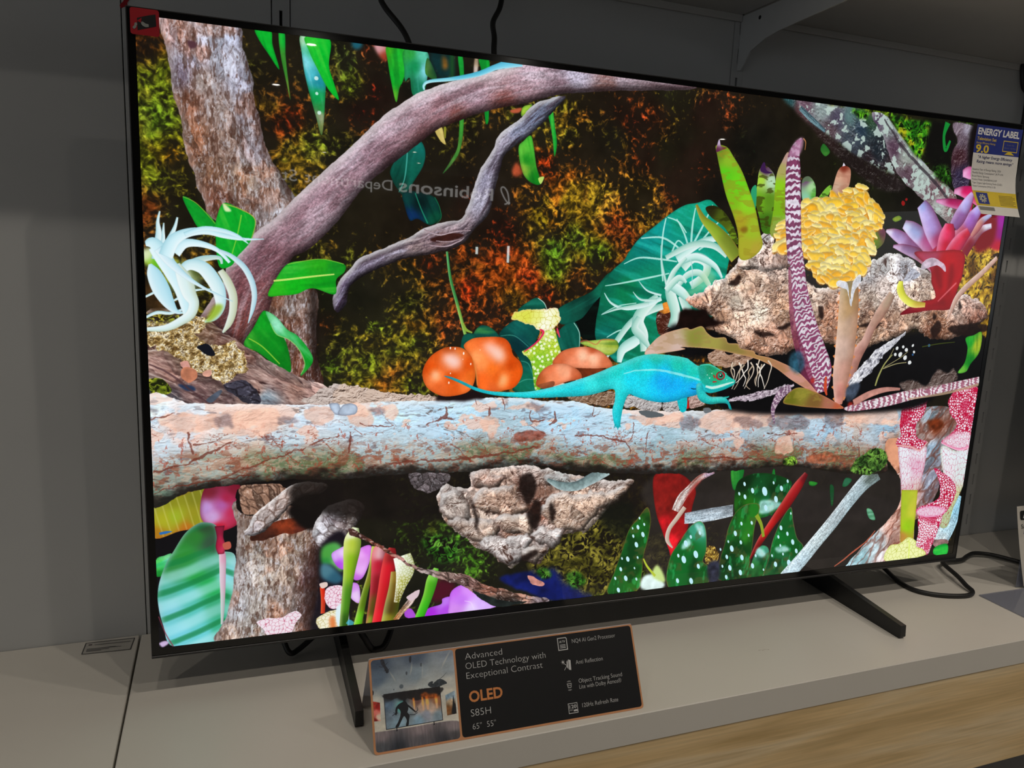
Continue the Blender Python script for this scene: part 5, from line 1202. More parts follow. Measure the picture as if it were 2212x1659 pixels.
# ---------------------------------------------------------------- below the log, right: red leaves, spotted begonias, sticks, pitchers
fill(P('868.7,667.4 1386.7,697.9 1404.1,801.2 877.4,760.1'), '#2a2522', speck(.25, .03), feather=4, alpha=.85)
fill(P('854.1,723.9 1393.2,761.3 1419.3,916.7 1166.8,911 870.5,904.6'), '#2b2624', speck(.2, .03), feather=3, alpha=.75)
fill(P('728.1,738.6 790,725.4 795.9,797.9 746.7,778.6'), '#0f120c', feather=6, alpha=.8)
fill(P('830.9,695.3 837.1,673.1 873.1,673.4 900.8,684.6 923.6,710.3 919.8,740.7 911.4,792.6 896.2,811.5 883.6,838.3 875.3,822 856.6,781.8 842,747.2'), PC('846.4,741.4,#8a1c18 872.5,737.3,#6a1410 862.5,773.1,#c81820 876.6,817.5,#d81c28 896.2,775.8,#a81418 900,745.4,#7a1814'), speck(.35, .06), rim=(3, '#4a080c', .4))
stroke(P('903.1,742.6,9.7 888.2,762.9,9.7 873.4,783.2,9.0 871.4,804.6,8.4 884.3,821.3,2.6'), '#c8b4a4', lit=('#8a6a58', '#f0e4dc', .5))
stroke(P('960.5,677.1,6.5 930.9,687.5,12.9 909.2,707.5,14.8 894.1,724.7,19.2 882.9,748.3,16.0'), PC('953.9,679.8,#b8a0b8 924.3,690.2,#a87a70 900.5,722.1,#d8d0cc'), grain(.1, 3, '#6a2c24', '#ffffff', 96, .5))
fill(P('934.6,690.8 912.6,707.7 901.4,731.4 925.6,702.5'), '#a82824', feather=2, alpha=.7)
tube(P('904.7,764.8,21.4 952.3,762.3,26.3 1011.2,756.8,23.5'), PC('911.4,764.7,#a8bcc8 966.2,762.8,#b4c4d0 1007.6,756.5,#8a949c'), '#4a5058', '#dceaf4', .6, grain(.1, 4, '#5a646c', '#eef6fc', 97, .5))
for p in (P('998.2,673.1 1026.7,675.3 1019.9,708.4 1006.3,713.8'), P('1095.2,764.2 1106.4,765.1 1100.3,688.2 1093,687.7')):
    leaf(p, '#1c7a2c', seed=98, ang=1.4)
for q, c in ((P('1274.7,708 1291.3,712.3 1281.3,724.9 1269.2,724.2'), '#2c6a4a'), (P('1185.4,709.2 1205.2,713.6 1198.4,719.7 1186.6,717.3'), '#2c8a2c'), (P('1237.5,722.2 1247.8,726.1 1250.8,759.3 1246.5,762.3'), '#1c4a2c'), (P('1340,777.9 1355.2,782.4 1366.9,803.8 1349.6,799.1'), '#7ab89a')):
    leaf(q, c, seed=99)
def spots(p, seed, n, r0=5, r1=9):
    pass
def begonia(p, cols, seed, dotl, rim_c='#c08a4a', gloss=()):
    def tx(X, Y, rgb):
        n = fbm(X*.03, Y*.03, seed, 3)
        rgb = mix(rgb*.78, hexc('#06260f'), sm(1-n, .45, .75)*.55)
        rgb = mix(rgb, hexc('#5a5228'), sm(fbm(X*.05, Y*.05, seed+9, 3), .58, .7)*.45)
        g = fbm(X*.12, Y*.05, seed+4, 3)
        return mix(rgb, hexc('#3ad07a'), sm(g, .6, .75)*.35)
    fill(p, cols, tx, rim=(1.6, rim_c, .55))
    for g in gloss:
        fill(g, '#bff4f4', speck(.3, .1), feather=2, alpha=.75, jit=3)
    for d in dotl:
        r = d[2]
        a = np.linspace(0, 2*np.pi, 12, endpoint=False)
        fill(np.stack([d[0]+r*.62*np.cos(a)+r*.3*np.sin(a), d[1]+r*np.sin(a)], 1), '#bcecfa', rim=(1, '#eafcff', .6), smooth=False)
begonia(P('755,899.2 765.2,855.8 778,814.5 788,779.1 805.4,756.4 823.2,736.7 832.5,761.6 830.1,797.9 823.3,834.1 822.9,868 815.6,898.4'), PC('767,880.5,#1c7a28 782.2,827,#14742a 810.2,774.9,#1c8028 821.7,757.7,#2c7020 809,879,#2a8a24'), 101,
        P('790.8,834.6,5.4 806.5,808,5.7 806.9,774,4.7 818.5,789.2,5.4 798.6,790.6,3.5 789.6,872.2,5.7 767.8,869.9,3.5 777.8,853.1,4.4 806.3,853.9,2.5 811.2,833.5,2.9 776.1,893.9,5.1 778.7,832.2,2.8 812.1,876.2,3.2 796,775.2,2.5 808.7,756.7,2.8 819.5,769.6,3.1'), '#a8642c')
fill(P('821.2,886.5 828.2,871.7 848,870.7 865.7,882 873.8,897 854,901.1 827.1,898.1'), '#dff4f0', speck(.12, .08), feather=2)
fill(P('844.9,873.5 853,852.5 867.9,869.6 873.1,889'), '#c8e08a', feather=2)
stroke(P('823.6,837.2,2.6 833.2,853.6,3.9 851.6,874.2,4.5'), '#b8c83a')
begonia(np.concatenate([P('884.3,901.4 876,876.8 881.7,836.6 899.5,810.2'), P('904.7,799.8 921.4,779.4 940.3,773.2 953.4,789.9 959.5,831.4 954.2,854.7 967.5,867.9 968.7,902.7 911,900.2')]), PC('905.1,838.9,#0f7a2c 934.9,794.6,#4ac8a0 924.2,825,#148a34 950,875,#0f6a24 890.9,868.9,#128430'), 103,
        P('936.7,839.4,8.0 911,847.3,7.9 912.3,815.1,6.6 931.7,892.9,6.7 944.8,864.3,5.4 941.3,796.7,4.0 901.3,889,5.3 922,802.8,3.9 898.2,838.2,3.9'), '#b07a3c', (P('929.9,778.6 947.5,783.1 953.3,805.6 938.4,794.9'), P('902.9,816.7 915.4,805.4 923.6,818.6 907.3,826.5')))
begonia(P('1012.7,708 1038.8,687.7 1085.6,687.3 1135.5,702.9 1141.5,719.3 1126.4,747.2 1103.5,771 1067.6,778.2 1019.9,771.2'), PC('1029.5,699.7,#0c3014 1067.6,717.7,#12602c 1103.6,713.7,#0f4a1c 1042.3,747.6,#2a8a1c 1093.6,751.3,#1ca05c 1059.1,767.9,#3aa024'), 105,
        P('1080.2,723.3,9.6 1119.2,719.8,5.9 1051.6,719.9,5.7 1031.6,705.4,4.4 1035.7,731.4,5.1 1108.9,741.2,6.9 1087,757.2,6.2 1132.2,705.9,3.8 1021.7,724.2,3.7 1099.1,707.1,3.4'), '#1c3a14', (P('1070.7,743.3 1092.4,741.6 1123.1,750.2 1102.7,764.8 1081.2,769.3 1069.3,762.3'),))
begonia(P('1004.4,791 1018.7,760.5 1042.1,746.4 1071.7,751.7 1065.7,792.8 1064.9,831.5 1063.3,863.9 1058.5,901.1 994.7,897.5 991,863.2 1000.4,819.2'), PC('1015.9,798.3,#1c7a2c 1045.5,775.2,#2a9a28 1038.5,838.8,#0f7028 1013.8,875.2,#0c4a1c 1050.8,820.5,#3aa82c'), 107,
        P('1021.9,804.5,5.8 1017.2,835.2,6.8 1043,856,6.2 1017.3,874.9,6.2 1043,887.3,6.2 1007.6,819.9,3.1 1033.7,785.4,4.1 1057.6,785.8,4.1 1007.5,851.3,4.8 999.6,869.8,3.4 1053.4,811.1,3.4 1036.8,824.1,4.5 1011.1,893.4,4.8 991.4,834.4,3.0'), '#a8643c')
tube(P('1175.5,692.5,10.5 1156.6,720.3,23.1 1131.5,757.3,23.1 1106,790.9,18.1 1080.9,827.7,14.6 1062.8,860.2,4.2'), PC('1172.1,695.5,#6a141c 1156.6,720.3,#a81c20 1125.2,766.5,#9a1616 1099.7,800.1,#c01c1c 1072.2,846.4,#7a1616'), '#3a080c', '#e87a70')
stroke(P('1066.7,770.5,8.9 1080.1,790.8,6.9 1088.9,817.4,6.3'), '#8aa02c')
begonia(P('1060.1,899.6 1064.8,877.1 1075.7,845.5 1089.3,835.3 1105.5,846.7 1107.4,891.4 1101.1,901.3'), PC('1069.7,887.4,#3aa04a 1086.9,846.5,#5ac0a0 1099,883.9,#1c8a34'), 109, P('1070.2,876,5.9 1097.5,887,2.8 1075.1,855.2,3.5'), '#2a6a2c', (P('1078.7,839.3 1098.6,850.9 1092.3,860.2 1076.5,852.1'),))
begonia(P('1101.1,901.3 1106.3,868.1 1112.2,826 1127.6,784.9 1146.9,760.4 1156.9,790.5 1170.9,826.2 1188,844.4 1188.3,869.5 1168.6,880.9 1150,899.8'), PC('1124.3,876.5,#1c7a3c 1133.1,827.8,#128a30 1151.7,796.6,#14702c 1166.5,850.7,#0f6a24 1146.4,872.1,#2a8a50'), 111,
        P('1128.6,801.9,5.3 1161.3,834.6,6.1 1158,878.9,7.6 1125.3,878.3,6.1 1131.9,839.2,3.2 1145.9,815.8,4.6 1172.8,854.6,5.4 1124.7,820.5,3.9 1148.6,773.5,2.8 1140.8,858.2,3.2 1114.5,859,3.2'), '#c86a5a', (P('1120,843.1 1142.5,841.9 1155.3,853 1128.9,853.8'),))
fill(P('959.2,828.2 972.9,826.3 989.3,847 983.5,859.2 962.5,860.3'), '#a8843c', mossy(((.3, '#6a4a14'), (.6, '#d0b050')), .16, .9, '#3a2410', 113), jit=4)
fill(P('966,860.7 990.7,859.9 994.6,895.8 971.6,896.6'), '#2a2c3c', speck(.5, .1), feather=3)
# pale stick
tube(P('1354,699.4,40.9 1321.3,724.1,34.0 1286.9,761.9,30.9 1253.2,802.8,31.5 1219.2,840.1,31.4 1185.5,877.2,33.4 1151.4,910.6,32.5'), PC('1346.8,705.6,#5a6660 1307.6,739.9,#a8bcc4 1273.3,777.6,#b8ccd4 1225.7,830.6,#c0d0d4 1178.6,883.2,#c4dce8'), '#7a8e94', '#e4f2f8', .6, grain(.06, 4, '#8a7c78', '#f4fafc', 115, .22))
# log that runs down to the right
fill(P('1363,630.2 1394.2,572.2 1529.6,569.4 1555.2,610.8 1534.7,664.7 1532,719.9 1523.4,768.2 1486.8,807.6 1471.6,820.5 1474.3,884.3 1416.5,900 1417.6,932 1329.5,933.2 1268.4,933.5 1314.6,889.9 1364.4,839.3 1401,807.8 1428.2,768.5 1419.8,720.1 1373.3,667.1'),
     PC('1377.6,644,#d8906c 1390.5,671.3,#c88a6c 1481.8,591.4,#8ea8b8 1470.8,624.6,#a08a84 1493.6,608.6,#7a3418 1494.4,659.4,#90a8bc 1495.2,710.8,#8a8c9c 1510.5,746.4,#7a8aa0 1466.6,743.5,#a07c74 1454.1,794.6,#c89a88 1416.9,826.4,#d8a898 1380,858,#b8ccd4 1343.3,889.3,#8ab0b8 1307,920.3,#b8e0f0 1390.5,922.1,#d8c0c0 1435.9,863.1,#c89484'), lambda X, Y, c: flakes(.05, -.9, 3, '#6a2c1c', '#e4f0f8', 117, .8, .7)(X, Y, c), jit=3)
fill(P('1363,630.2 1395,624.9 1414.5,689.3 1383.3,677.6'), '#dc9a78', speck(.12, .08), feather=2)
fill(P('1470.1,597.7 1499.1,592 1519.2,606.1 1495.5,618.8'), '#6a2c14', speck(.4, .1), feather=3)
stroke(P('1275.3,898.5,2.2 1312.3,874.6,3.8 1349.6,850.5,3.4 1370.9,828.2,2.3'), '#b05a44', jit=1.5)
# red and white pitcher plants
VEIN = net('#b8143c', '#f0dce8', .17, .20, .36, 119); VEIN2 = net('#c02050', '#e8eef4', .15, .02, .09, 121, 1.8)
def veil(a, sub='#c01844'):
    def f(X, Y, rgb, *st):
        n = fbm(X*.03, Y*.03, 123, 3)
        return mix(a(X, Y, rgb), hexc(sub), sm(n, .5, .64)*.6)
    return f
def cells(X, Y, rgb, *st):
    return VEIN2(X, Y, rgb)*.55+rgb*.45
fill(P('1402.4,643.5 1442.3,655.3 1477.6,650.2 1482,686.1 1479,716.8 1470.3,764.5 1472.2,799.1 1479.9,867.1 1444.7,863.9 1435.1,796.3 1420.7,720.1'), PC('1417.1,655.8,#e8ecf4 1464.7,661.4,#e4dce8 1430.2,707.1,#e8e4ec 1457.3,691.6,#d87aa0 1443.6,759.3,#c85a80 1443.6,783.4,#b8b83c 1459.7,777.7,#a8c03c 1459.1,847.5,#a8c81c 1466,813,#c8b83c'), lambda X, Y, r: cells(X, Y, r), rim=(4, '#8a2a4a', .3))
fill(P('1427.2,743.1 1472.2,746.1 1476.2,802 1479.4,863.9 1444.1,860.7 1435.5,805.8'), PC('1435.3,785,#a8c02c 1470.1,787.5,#c8c83c 1455.7,828.3,#9ccc1c 1446.3,848.6,#c08a3c'), speck(.06, .05), smooth=False, rim=(3, '#7a6a14', .3))
fill(P('1379.3,562 1397.3,542.3 1428.8,532.5 1464.1,537.2 1463.6,557.6 1457,584 1442.3,603.4 1449.7,630.4 1479,641.1 1462.4,660.6 1437.7,653.4 1396.4,644.9 1402.5,615.2 1387.7,591.7'), '#d84a78', veil(VEIN), jit=2, jf=.12, rim=(4, '#a8103c', .4))
fill(P('1380.7,565.3 1394.4,549.3 1423.4,573 1400.5,608.6 1386.1,585'), '#b01030', speck(.3, .1), feather=5, alpha=.55)
stroke(P('1396.3,644.2,3.0 1437.1,650,4.5 1461.9,657.9,4.6 1480.3,641.1,3.1'), '#e0a0a0', lit=('#b05a6a', '#fff0f0', .5))
tube(P('1599.7,768.6,20.3 1586.1,803.3,39.0 1572.4,838,45.5 1558.3,871,40.7'), PC('1591.6,796.5,#9ad4ee 1571,830.7,#b8dcec 1559.6,865.7,#c8d8dc'), '#7aa0b0', '#e8f8ff', .5, grain(.06, 3, '#7a98a8', '#f0faff', 125, .35))
fill(P('1537.7,863.7 1559.2,863.9 1580.3,867.5 1579.8,876.5 1558.3,882.9 1541.4,876.7'), '#8a6a68', speck(.4, .12), jit=2)
leaf(P('1545.4,881 1579.8,876.5 1582.7,901.2 1545.8,897.6'), '#14b83c', seed=126)
fill(P('1521.4,652.1 1565.7,664.5 1602.9,659.3 1604.1,699.5 1601.2,741.6 1581.9,793.6 1571.9,835.7 1547.7,826.6 1550.8,749 1529.6,695.5'), PC('1539.2,664.9,#e8f0f4 1584.1,667.1,#d8ecf0 1548.6,713.9,#e8dce4 1589.4,716.2,#c8e0d8 1581.6,768.7,#a8b83c 1565,799.5,#7a9a2c 1550.8,749,#c85a7a'), lambda X, Y, r: cells(X, Y, r), rim=(4, '#6a7a3c', .3))
fill(P('1521.4,554.1 1535.4,532 1568.7,522.5 1601.3,529.9 1601.7,564.5 1600,622.8 1602.9,659.3 1570,663.6 1519.7,643.5 1541.6,627.4 1555.1,605.7 1530.6,579.5'), '#e06a92', veil(VEIN), jit=2, jf=.12, rim=(4, '#b8184a', .35))
fill(P('1521.6,641.9 1557.9,624.6 1599.1,629.6 1602.9,659.3 1569.9,662.9'), '#f0e4f0', lambda X, Y, r: cells(X, Y, r), feather=4, alpha=.8)
stroke(P('1518.5,644.2,3.1 1569.6,661.5,5.5 1602.2,655.7,4.0'), '#f0a0c0', lit=('#c8407a', '#ffe8f4', .5))
fill(P('1488.1,802.9 1550.2,804.1 1546.3,843 1534.9,877.9 1524.1,896.7 1490.9,879.2 1490.7,841.9'), PC('1504.9,811.2,#e8dce8 1533.2,820.5,#e0d4e0 1512.8,854.4,#d04a70 1509.1,882.7,#8a1c38'), veil(net('#c01848', '#f4ecf4', .18, .12, .26, 127)), rim=(3, '#8a1038', .4))
fill(P('1509.7,699.6 1549.6,719.2 1579,743.8 1580,772.1 1561.1,802.7 1532.1,814.7 1480.4,796.6 1480.7,786.2 1532.4,768.8 1530.2,733.7'), '#d84a80', veil(VEIN), jit=2, jf=.12, rim=(4, '#b0104a', .35))
fill(P('1478.3,789.9 1517.5,784 1559.5,794.1 1552.8,806.1 1522.5,810.8 1486.2,804.5'), '#f0b8d8', lambda X, Y, r: cells(X, Y, r), rim=(3, '#e03a80', .6), alpha=.9)
fill(P('1411.4,899.9 1415.2,866.9 1440.4,863.9 1452.3,857.9 1466.2,851 1487.6,861.1 1490.8,873.8 1512.9,883.7 1514.2,898.2'), '#e8ec9a', net('#b8c04a', '#f0f4b0', .1, .02, .1, 129), rim=(3, '#a8b83a', .4))
stroke(P('1466.7,853.9,2.4 1471.9,875.6,4.0 1473.7,900.7,3.2'), '#e0f07a')

# ---------------------------------------------------------------- the log itself
fill(np.concatenate([P('-5.8,514.7 49.6,521.3 113.6,524.6 191.5,527.8 271.2,529.4'), P('344.1,526.7 420.1,527.3 472.4,524.7 553.9,525.2 610.6,531.9 668.7,534.7 729.6,548.8 885.7,557.5'), P('978.4,557.2 1083.5,555.6 1194.8,560.2 1385.1,567 1396.3,572.2 1397.9,605.2 1404,628.6 1371.2,630.5 1368,660.2 1382.5,697.6 1334.3,704.3 1253.1,695.3 1135.7,675.9 991.7,677.3'), P('897.4,677.1 707.4,663.9 588,643.5 476.9,649.1 397.4,647.3 346.2,648'), P('271.9,649.6 179.2,645.8 111.4,649 45.9,657 -5.1,669.8')]),
     PC('-2,522.7,#d4e6f4 70.5,529.3,#d8e2ec 226,538.5,#d0dcea 48.7,556.7,#ecc0b0 135.2,547.8,#f0c4b2 5.9,590.1,#c0d0dc 90.5,594,#c8cccc 202.6,599.2,#b8ccd8 25.2,638.4,#8e968e 134,627.8,#a4a894 225.9,625.4,#a8b0ac 14,661.6,#4a7a5c 346.4,542,#bcdcf0 347.7,618.9,#a8bcc4 449.2,558,#b0d4ec 478.7,639,#8a9690 643.7,564.3,#a8d0ea 618.6,632.5,#90a8b0 794.8,560.6,#b8d4e4 833.8,643.3,#8cacb8 992.7,563.6,#d8c0b4 996.5,596.8,#98b8cc 1038.2,653.6,#8c9ca0 1249.9,571.2,#e4b8a0 1217.8,614.6,#90b4cc 1265.1,671.5,#8a8478 1374.9,604.3,#8cb0c8 1401.4,638.4,#b88a74'), log_tex, jit=2.4, jf=.1, emb=(0, 4, 8, .55))
PEACH = '#f6c4ac'
for q in (P('9.5,546.1 38.8,535.4 70.3,538.7 95.8,548.9 80.5,560.2 44.3,563.6 25.6,558.2'), P('108.9,544.6 126.5,535.6 171,536.9 174.2,561.2 163.9,571.8 112.8,571'), P('217.9,538.2 254.1,531.9 256.6,551.7 230.7,560.8 219,553'), P('278.4,530.1 302.4,528.2 319.9,561.4 285.8,562.7'), P('336.8,531.6 354.1,530.8 352.1,557.4 332,544.1'),
          P('498,562.2 514,556.1 525.4,565.8 518.2,589.7 507.1,586.5'), P('543.4,538.3 610.9,537.4 597,545.1 554.8,543.9'), P('776.8,562.9 882.3,563.2 851.6,582.6 793.5,574.9'), P('922.2,570.3 978.4,557.2 1069.7,559.8 1073.1,587.4 996.6,596.8 963,604.5 927.7,591.2'), P('1094.5,557.4 1195,561.7 1194.1,582.1 1129.5,573.8'), P('1253,564.9 1377.1,568.4 1386.3,598.2 1333.6,599.6 1268.1,587.7'), P('1094.3,640.8 1105.8,616.4 1124.6,620.3 1131.7,645.7'), P('998.7,615 1019.4,612.8 1008.1,636.8')):
    fill(q, PEACH, chain(speck(.2, .05, seed=8), rough(.09, .2, 2, 0, 9)), jit=9, jf=.05, alpha=.68, feather=1.2)
for q in (P('175.4,549.1 189.1,545.9 206.3,552.6 198.2,556.7 179.9,555.3'), P('80.8,544.9 106.8,542.1 108.6,558.9 91.2,560.6'), P('572.6,536.4 593.8,536.9 620,545.8 605.8,548.9 580,543.3'), P('309.8,535.9 334.3,535.3 327.1,547.7'), P('879.1,569 915.8,573.1 920.4,585.1 887.6,589.8'), P('990.4,572.5 1043.4,577.2 1059.9,596.1 1009.9,591.2'), P('1071.8,576.6 1160.1,581 1155.7,602.7 1088.4,594'), P('1200.7,561.9 1249.5,568 1246.6,599.7 1210.8,592.1'), P('1.9,528.6 11,530 5.8,534.4')):
    fill(q, '#6a5a62', flakes(.12, .1, 3, '#2a1c20', '#b4a8b0', 131, .8), jit=8, jf=.08, alpha=.5, feather=1.5)
CRACK = '#6a2c20'
for q in (P('46.4,563.7,3.1 52.2,580.4,3.6 55.9,601.9,2.3'), P('52.1,583.9,2.7 73.5,584.9,1.8 95.3,575.1,0.9'), P('-0.4,623.8,2.2 47.2,611,3.1 86.2,593.8,2.7 112.6,580.6,1.4'), P('107.3,631.2,1.9 156.7,614.3,2.4 202.6,599.2,2.2 268.6,577.1,1.5'), P('-0.8,546.2,1.7 19.9,541.8,1.5 32.5,537.5,0.7'), P('-0.4,655.8,1.6 35.6,646.2,1.8 89.6,639.9,1.6 145.2,633.3,1.4'), P('436,538,2.6 437.7,552.4,6.8 426.2,559.8,3.6 405.6,565.6,2.1'), P('437.8,555,3.7 452.4,558.1,2.1'), P('628.9,550.1,1.4 631.3,566.6,5.7 618.7,573.1,1.7'), P('345.8,626.6,2.6 409.8,627.3,3.2 476.1,625.4,3.8 544.5,620.6,3.3 600.7,612.3,2.3'), P('666.8,595.6,2.3 727.3,600.9,2.9 775,617.2,2.7 776.6,637.6,1.8'), P('282.3,572.6,1.5 283.6,590.3,3.5 282.5,608,1.5'), P('295.5,560.5,1.2 329.9,566.8,1.8 352.3,565.1,1.0'), P('504.9,533.3,1.1 509.7,550.6,2.7 508.6,557.2,1.1'), P('583.1,548.8,1.1 588.2,565.2,2.8 609.5,563.2,1.1'), P('781.1,577.3,1.5 779.9,600.2,1.8 774.5,611.5,1.2'), P('813.7,590,1.2 810.3,624.6,1.8 810,639.2,0.9'), P('886.8,649,2.5 971.4,650.2,3.2 1053,657.4,3.0 1112.3,666.7,1.7'), P('1076.6,615.2,1.0 1105,610.1,2.0 1142,611.6,1.4'), P('1185,651.4,1.7 1224.5,659.7,2.8 1295.1,659.9,1.8'), P('704.9,541.2,1.2 700.4,563.3,1.7 714.7,552.6,0.9'), P('531.8,523.4,0.8 536.5,536.8,1.9 534.1,544.7,0.8'), P('485.8,525,0.8 487.5,535.5,1.3'), P('1295,633.9,1.1 1303.2,660.3,2.9 1298.2,679.8,1.5')):
    stroke(q, CRACK, jit=5, jf=.09, alpha=.7)
fill(P('557,588.5 584.9,584.1 610.9,587.9 603,601.3 566.1,602.5'), '#8a3a28', speck(.6, .15), jit=5, alpha=.7, feather=1)
fill(P('1170.6,657 1227.2,651.8 1252.4,664.3 1211.3,675.1 1180,670.3'), '#a85a3c', speck(.5, .15), jit=5, alpha=.7, feather=1)
fill(P('1283.7,688.8 1307.7,663.8 1341.6,649 1371.6,657 1376.1,683.9 1346.3,702.3 1305.4,699.9'), '#3a4a20', mossy(((.3, '#2a4a1c'), (.6, '#6a9a3c')), .13, .9, '#14200c', 133), jit=4, feather=1)
fill(P('1115.6,663.8 1140.4,655.6 1149.7,668.7 1131.7,674.1'), '#3a4a20', mossy(((.3, '#4a6a1c'), (.6, '#8ab83c')), .15, .9, '#14200c', 134), jit=4, feather=1)
for q in (P('251.7,528.1 265.9,528.5 268.4,544.7 258.9,544.4'), P('271.2,531.1 290.4,530.4 292.9,542.9 280.9,547.5 264.1,544.5')):
    fill(q, '#b4c4d8', speck(.15, .1), jit=2, rim=(2, '#5a5a6a', .5))
# ---------------------------------------------------------------- upper right: lichen branch
LICH = lambda seed: (lambda X, Y, rgb, *st: mix(rough(.09, .5, 2.2, .8, seed, 4)(X, Y, rgb), hexc('#b8ccc4'), sm(fbm(X*.075, Y*.075, seed+1, 4, .6), .56, .62)*.9))
fill(P('1025.8,-2.3 1066.6,1.4 1102.1,35.3 1143.5,56 1189.1,74.3 1255.3,97.1 1315.3,115.7 1326.9,138.1 1261.7,136.6 1182.2,99.9 1123.4,63.2 1069.8,25'), PC('1040.3,6.7,#2a5a60 1068.3,14.5,#5a3a40 1122.7,57.9,#2a1c1c 1198.8,90.2,#1c1414'), rough(.1, .5, 2, .8, 140), jit=3, feather=3, alpha=.9)
fill(P('1059.5,-0.5 1149.5,1.2 1218,4 1255.8,32.3 1284,66.5 1321.9,109.4 1294.9,108.5 1236,92.9 1178,72.4 1139.6,53.7 1102.1,35.3'), PC('1074.3,8.6,#6a5060 1115.8,9.9,#8a9a9a 1152.7,22.5,#4a4458 1179.9,14.5,#5a7a7a 1208.2,33.8,#26384a 1193.7,57.2,#3c4450 1250.7,69.2,#1c242c 1235.1,87.4,#2a2228 1293.4,100,#2c2024 1138.4,45.6,#5a4850 1223.6,15.8,#2c4a30'), LICH(141), jit=3, feather=2, emb=(2, 2, 5, .5))
stroke(P('1068,11.9,8.9 1097.9,30.4,10.3 1128,46.5,6.1'), '#5a7a84', grain(.1, 4, '#1c2028', '#b8d0d4', 142, .6))
fill(P('1227.2,4.5 1258.8,5.6 1276,19.3 1306.8,44.7 1342.1,70.4 1389.9,95.7 1434.5,119.2 1466.2,145.6 1460.9,192.8 1412,171.3 1358.8,141.9 1315.3,115.7 1286.8,83.3 1261.7,45.8'), PC('1245.7,16.5,#4a3c54 1274.2,30.7,#7a8084 1287.2,63.4,#50384a 1327.3,74.4,#9aa49c 1332.8,105.7,#5a4450 1371.9,105.8,#a0aca8 1397.4,136.5,#6a5058 1427.6,125.6,#8a6a70 1421.7,158.8,#b0b8b4 1453.4,153.9,#7a5a5c'), LICH(143), jit=3, emb=(3, 2, 5, .8))
stroke(P('1259.9,12.4,2.6 1304.5,53.4,5.2 1357.2,89.4,6.0 1415.6,126.4,6.2 1459.2,162.6,3.5'), '#2c242c', jit=2, alpha=.7)
stroke(P('1262.6,6.6,2.6 1311,47.2,4.6 1372.7,88.3,4.0'), '#a8b4b8', alpha=.7, jit=1.5)
fill(P('1275.7,6.7 1327.3,8.9 1374,10.2 1371,36.3 1361.3,68.8 1346.4,72.9 1314.3,44.1'), '#10180a', mossy(((.25, '#1c5a10'), (.5, '#4aa01c'), (.72, '#a8a81c')), .1, .85, '#0c1c08', 144), feather=3)
fill(P('1181.8,3.4 1218,4 1218.2,16.3 1198.1,15.5'), '#10180a', mossy(((.25, '#1c5a10'), (.5, '#5aa81c')), .12, .9, '#0c1c08', 145), feather=3)
fill(P('1374,10.2 1421.3,8.8 1450,52.9 1451.7,124 1430.5,119.4 1388.3,87.1 1367.4,59.7'), '#0e0d0c', feather=4, alpha=.85)
fill(P('1393.3,92.6 1419.8,84.7 1443.1,100.7 1438.5,118.9 1408.9,112'), '#0c140a', mossy(GM, .12, .8, '#0c1408', 146), feather=4)
stroke(P('1414.6,5.1,13.4 1409.4,30.1,6.7 1418.2,55.5,8.2 1426.8,37.3,4.8'), '#16a03a', alpha=.8)
fill(P('1428.6,5.2 1481.6,6.2 1482.8,32.5 1488.2,79.5 1488.3,121.5 1451.7,124 1436.3,65.8 1444.6,35.8'), PC('1441.6,9.8,#7a6a78 1470.7,13,#a09aac 1458.6,34.6,#5a4a58 1456.3,64.2,#3a1c24 1471.4,98.7,#2c2440'), rough(.08, .5, 1.5, 1.4, 147), jit=3, feather=1)
fill(P('1477,3.7 1568.5,1.2 1591.8,108.5 1499.5,114.8'), '#140f10', feather=4)
dots([tuple(p) for p in P('1330.9,161.3,4.7 1337.4,153.5,3.0')], '#b01c1c', jit=2, alpha=.8)
leaf(P('1122.3,79.7 1127.7,68.3 1143.6,80.7 1134.3,89.7'), '#3a7a2c', seed=148)
leaf(P('1309.1,191.9 1323.4,185.2 1332.1,190.7 1317.7,197.3'), '#8a9a2c', seed=149)

# ---------------------------------------------------------------- great ribbed leaf and dark leaves behind the mushrooms
leaf(P('624.2,376.6 651.6,360.5 685.1,344 712.1,314.4 735.5,311.1 714.5,346 692.6,367.6 676.6,389 654.2,399.8 628.5,400.1'), PC('630.3,384.3,#0c5a4a 658,370.8,#0f4a3c 699.4,341,#0f6a50 686.9,370.3,#083028'), ang=-.5, seed=150, dark='#041c18', light='#1c8a74')
leaf(P('692.2,362.3 714.5,346 724,393.8 703,431.6 679.5,431.6 654.3,402.5 670.8,389.1'), '#070c0a', seed=151, dark='#020404', light='#0c2a20')
leaf(P('521.8,422.9 537.1,402.2 555.8,395.1 586.4,400.5 593.3,416.1 585.8,442.3 605.1,511.6 550.6,513.7 565.5,479 550.1,447.4'), PC('532.3,416.4,#0a4a44 561.7,403.3,#0e5c54 587.2,416.1,#0c5048 555.1,437,#08343c 578.6,463.3,#0a5448 574.9,500.3,#0c6a50'), ang=.6, seed=152, dark='#03201e', light='#1c8a7a')
for q in (P('524.5,421.6,1.1 548.9,421.5,1.6 574.6,439.6,1.1'), P('561.9,463.2,1.1 576.1,468.5,1.6 585.6,489.8,1.1'), P('555.6,502.7,1.4 571.9,495,1.9 588.7,495.2,1.1')):
    stroke(q, '#4aa894', alpha=.6)
leaf(P('552.3,380.3 570.7,364.6 586.8,358.4 601.6,374.4 574.4,383'), '#0e5a48', seed=153, dark='#05302a', light='#2a9a84')
stroke(P('586.9,358.7,1.1 598.4,366.7,1.6 604.7,379.5,1.1'), '#c8f0e0', alpha=.8)
leaf(P('627.6,442.3 624.5,418.5 639.9,401.3 656.9,398.5 667.7,421 666.1,441 648.4,445.5'), '#0b5648', ang=1.2, seed=154, dark='#04302a', light='#2a8a78')
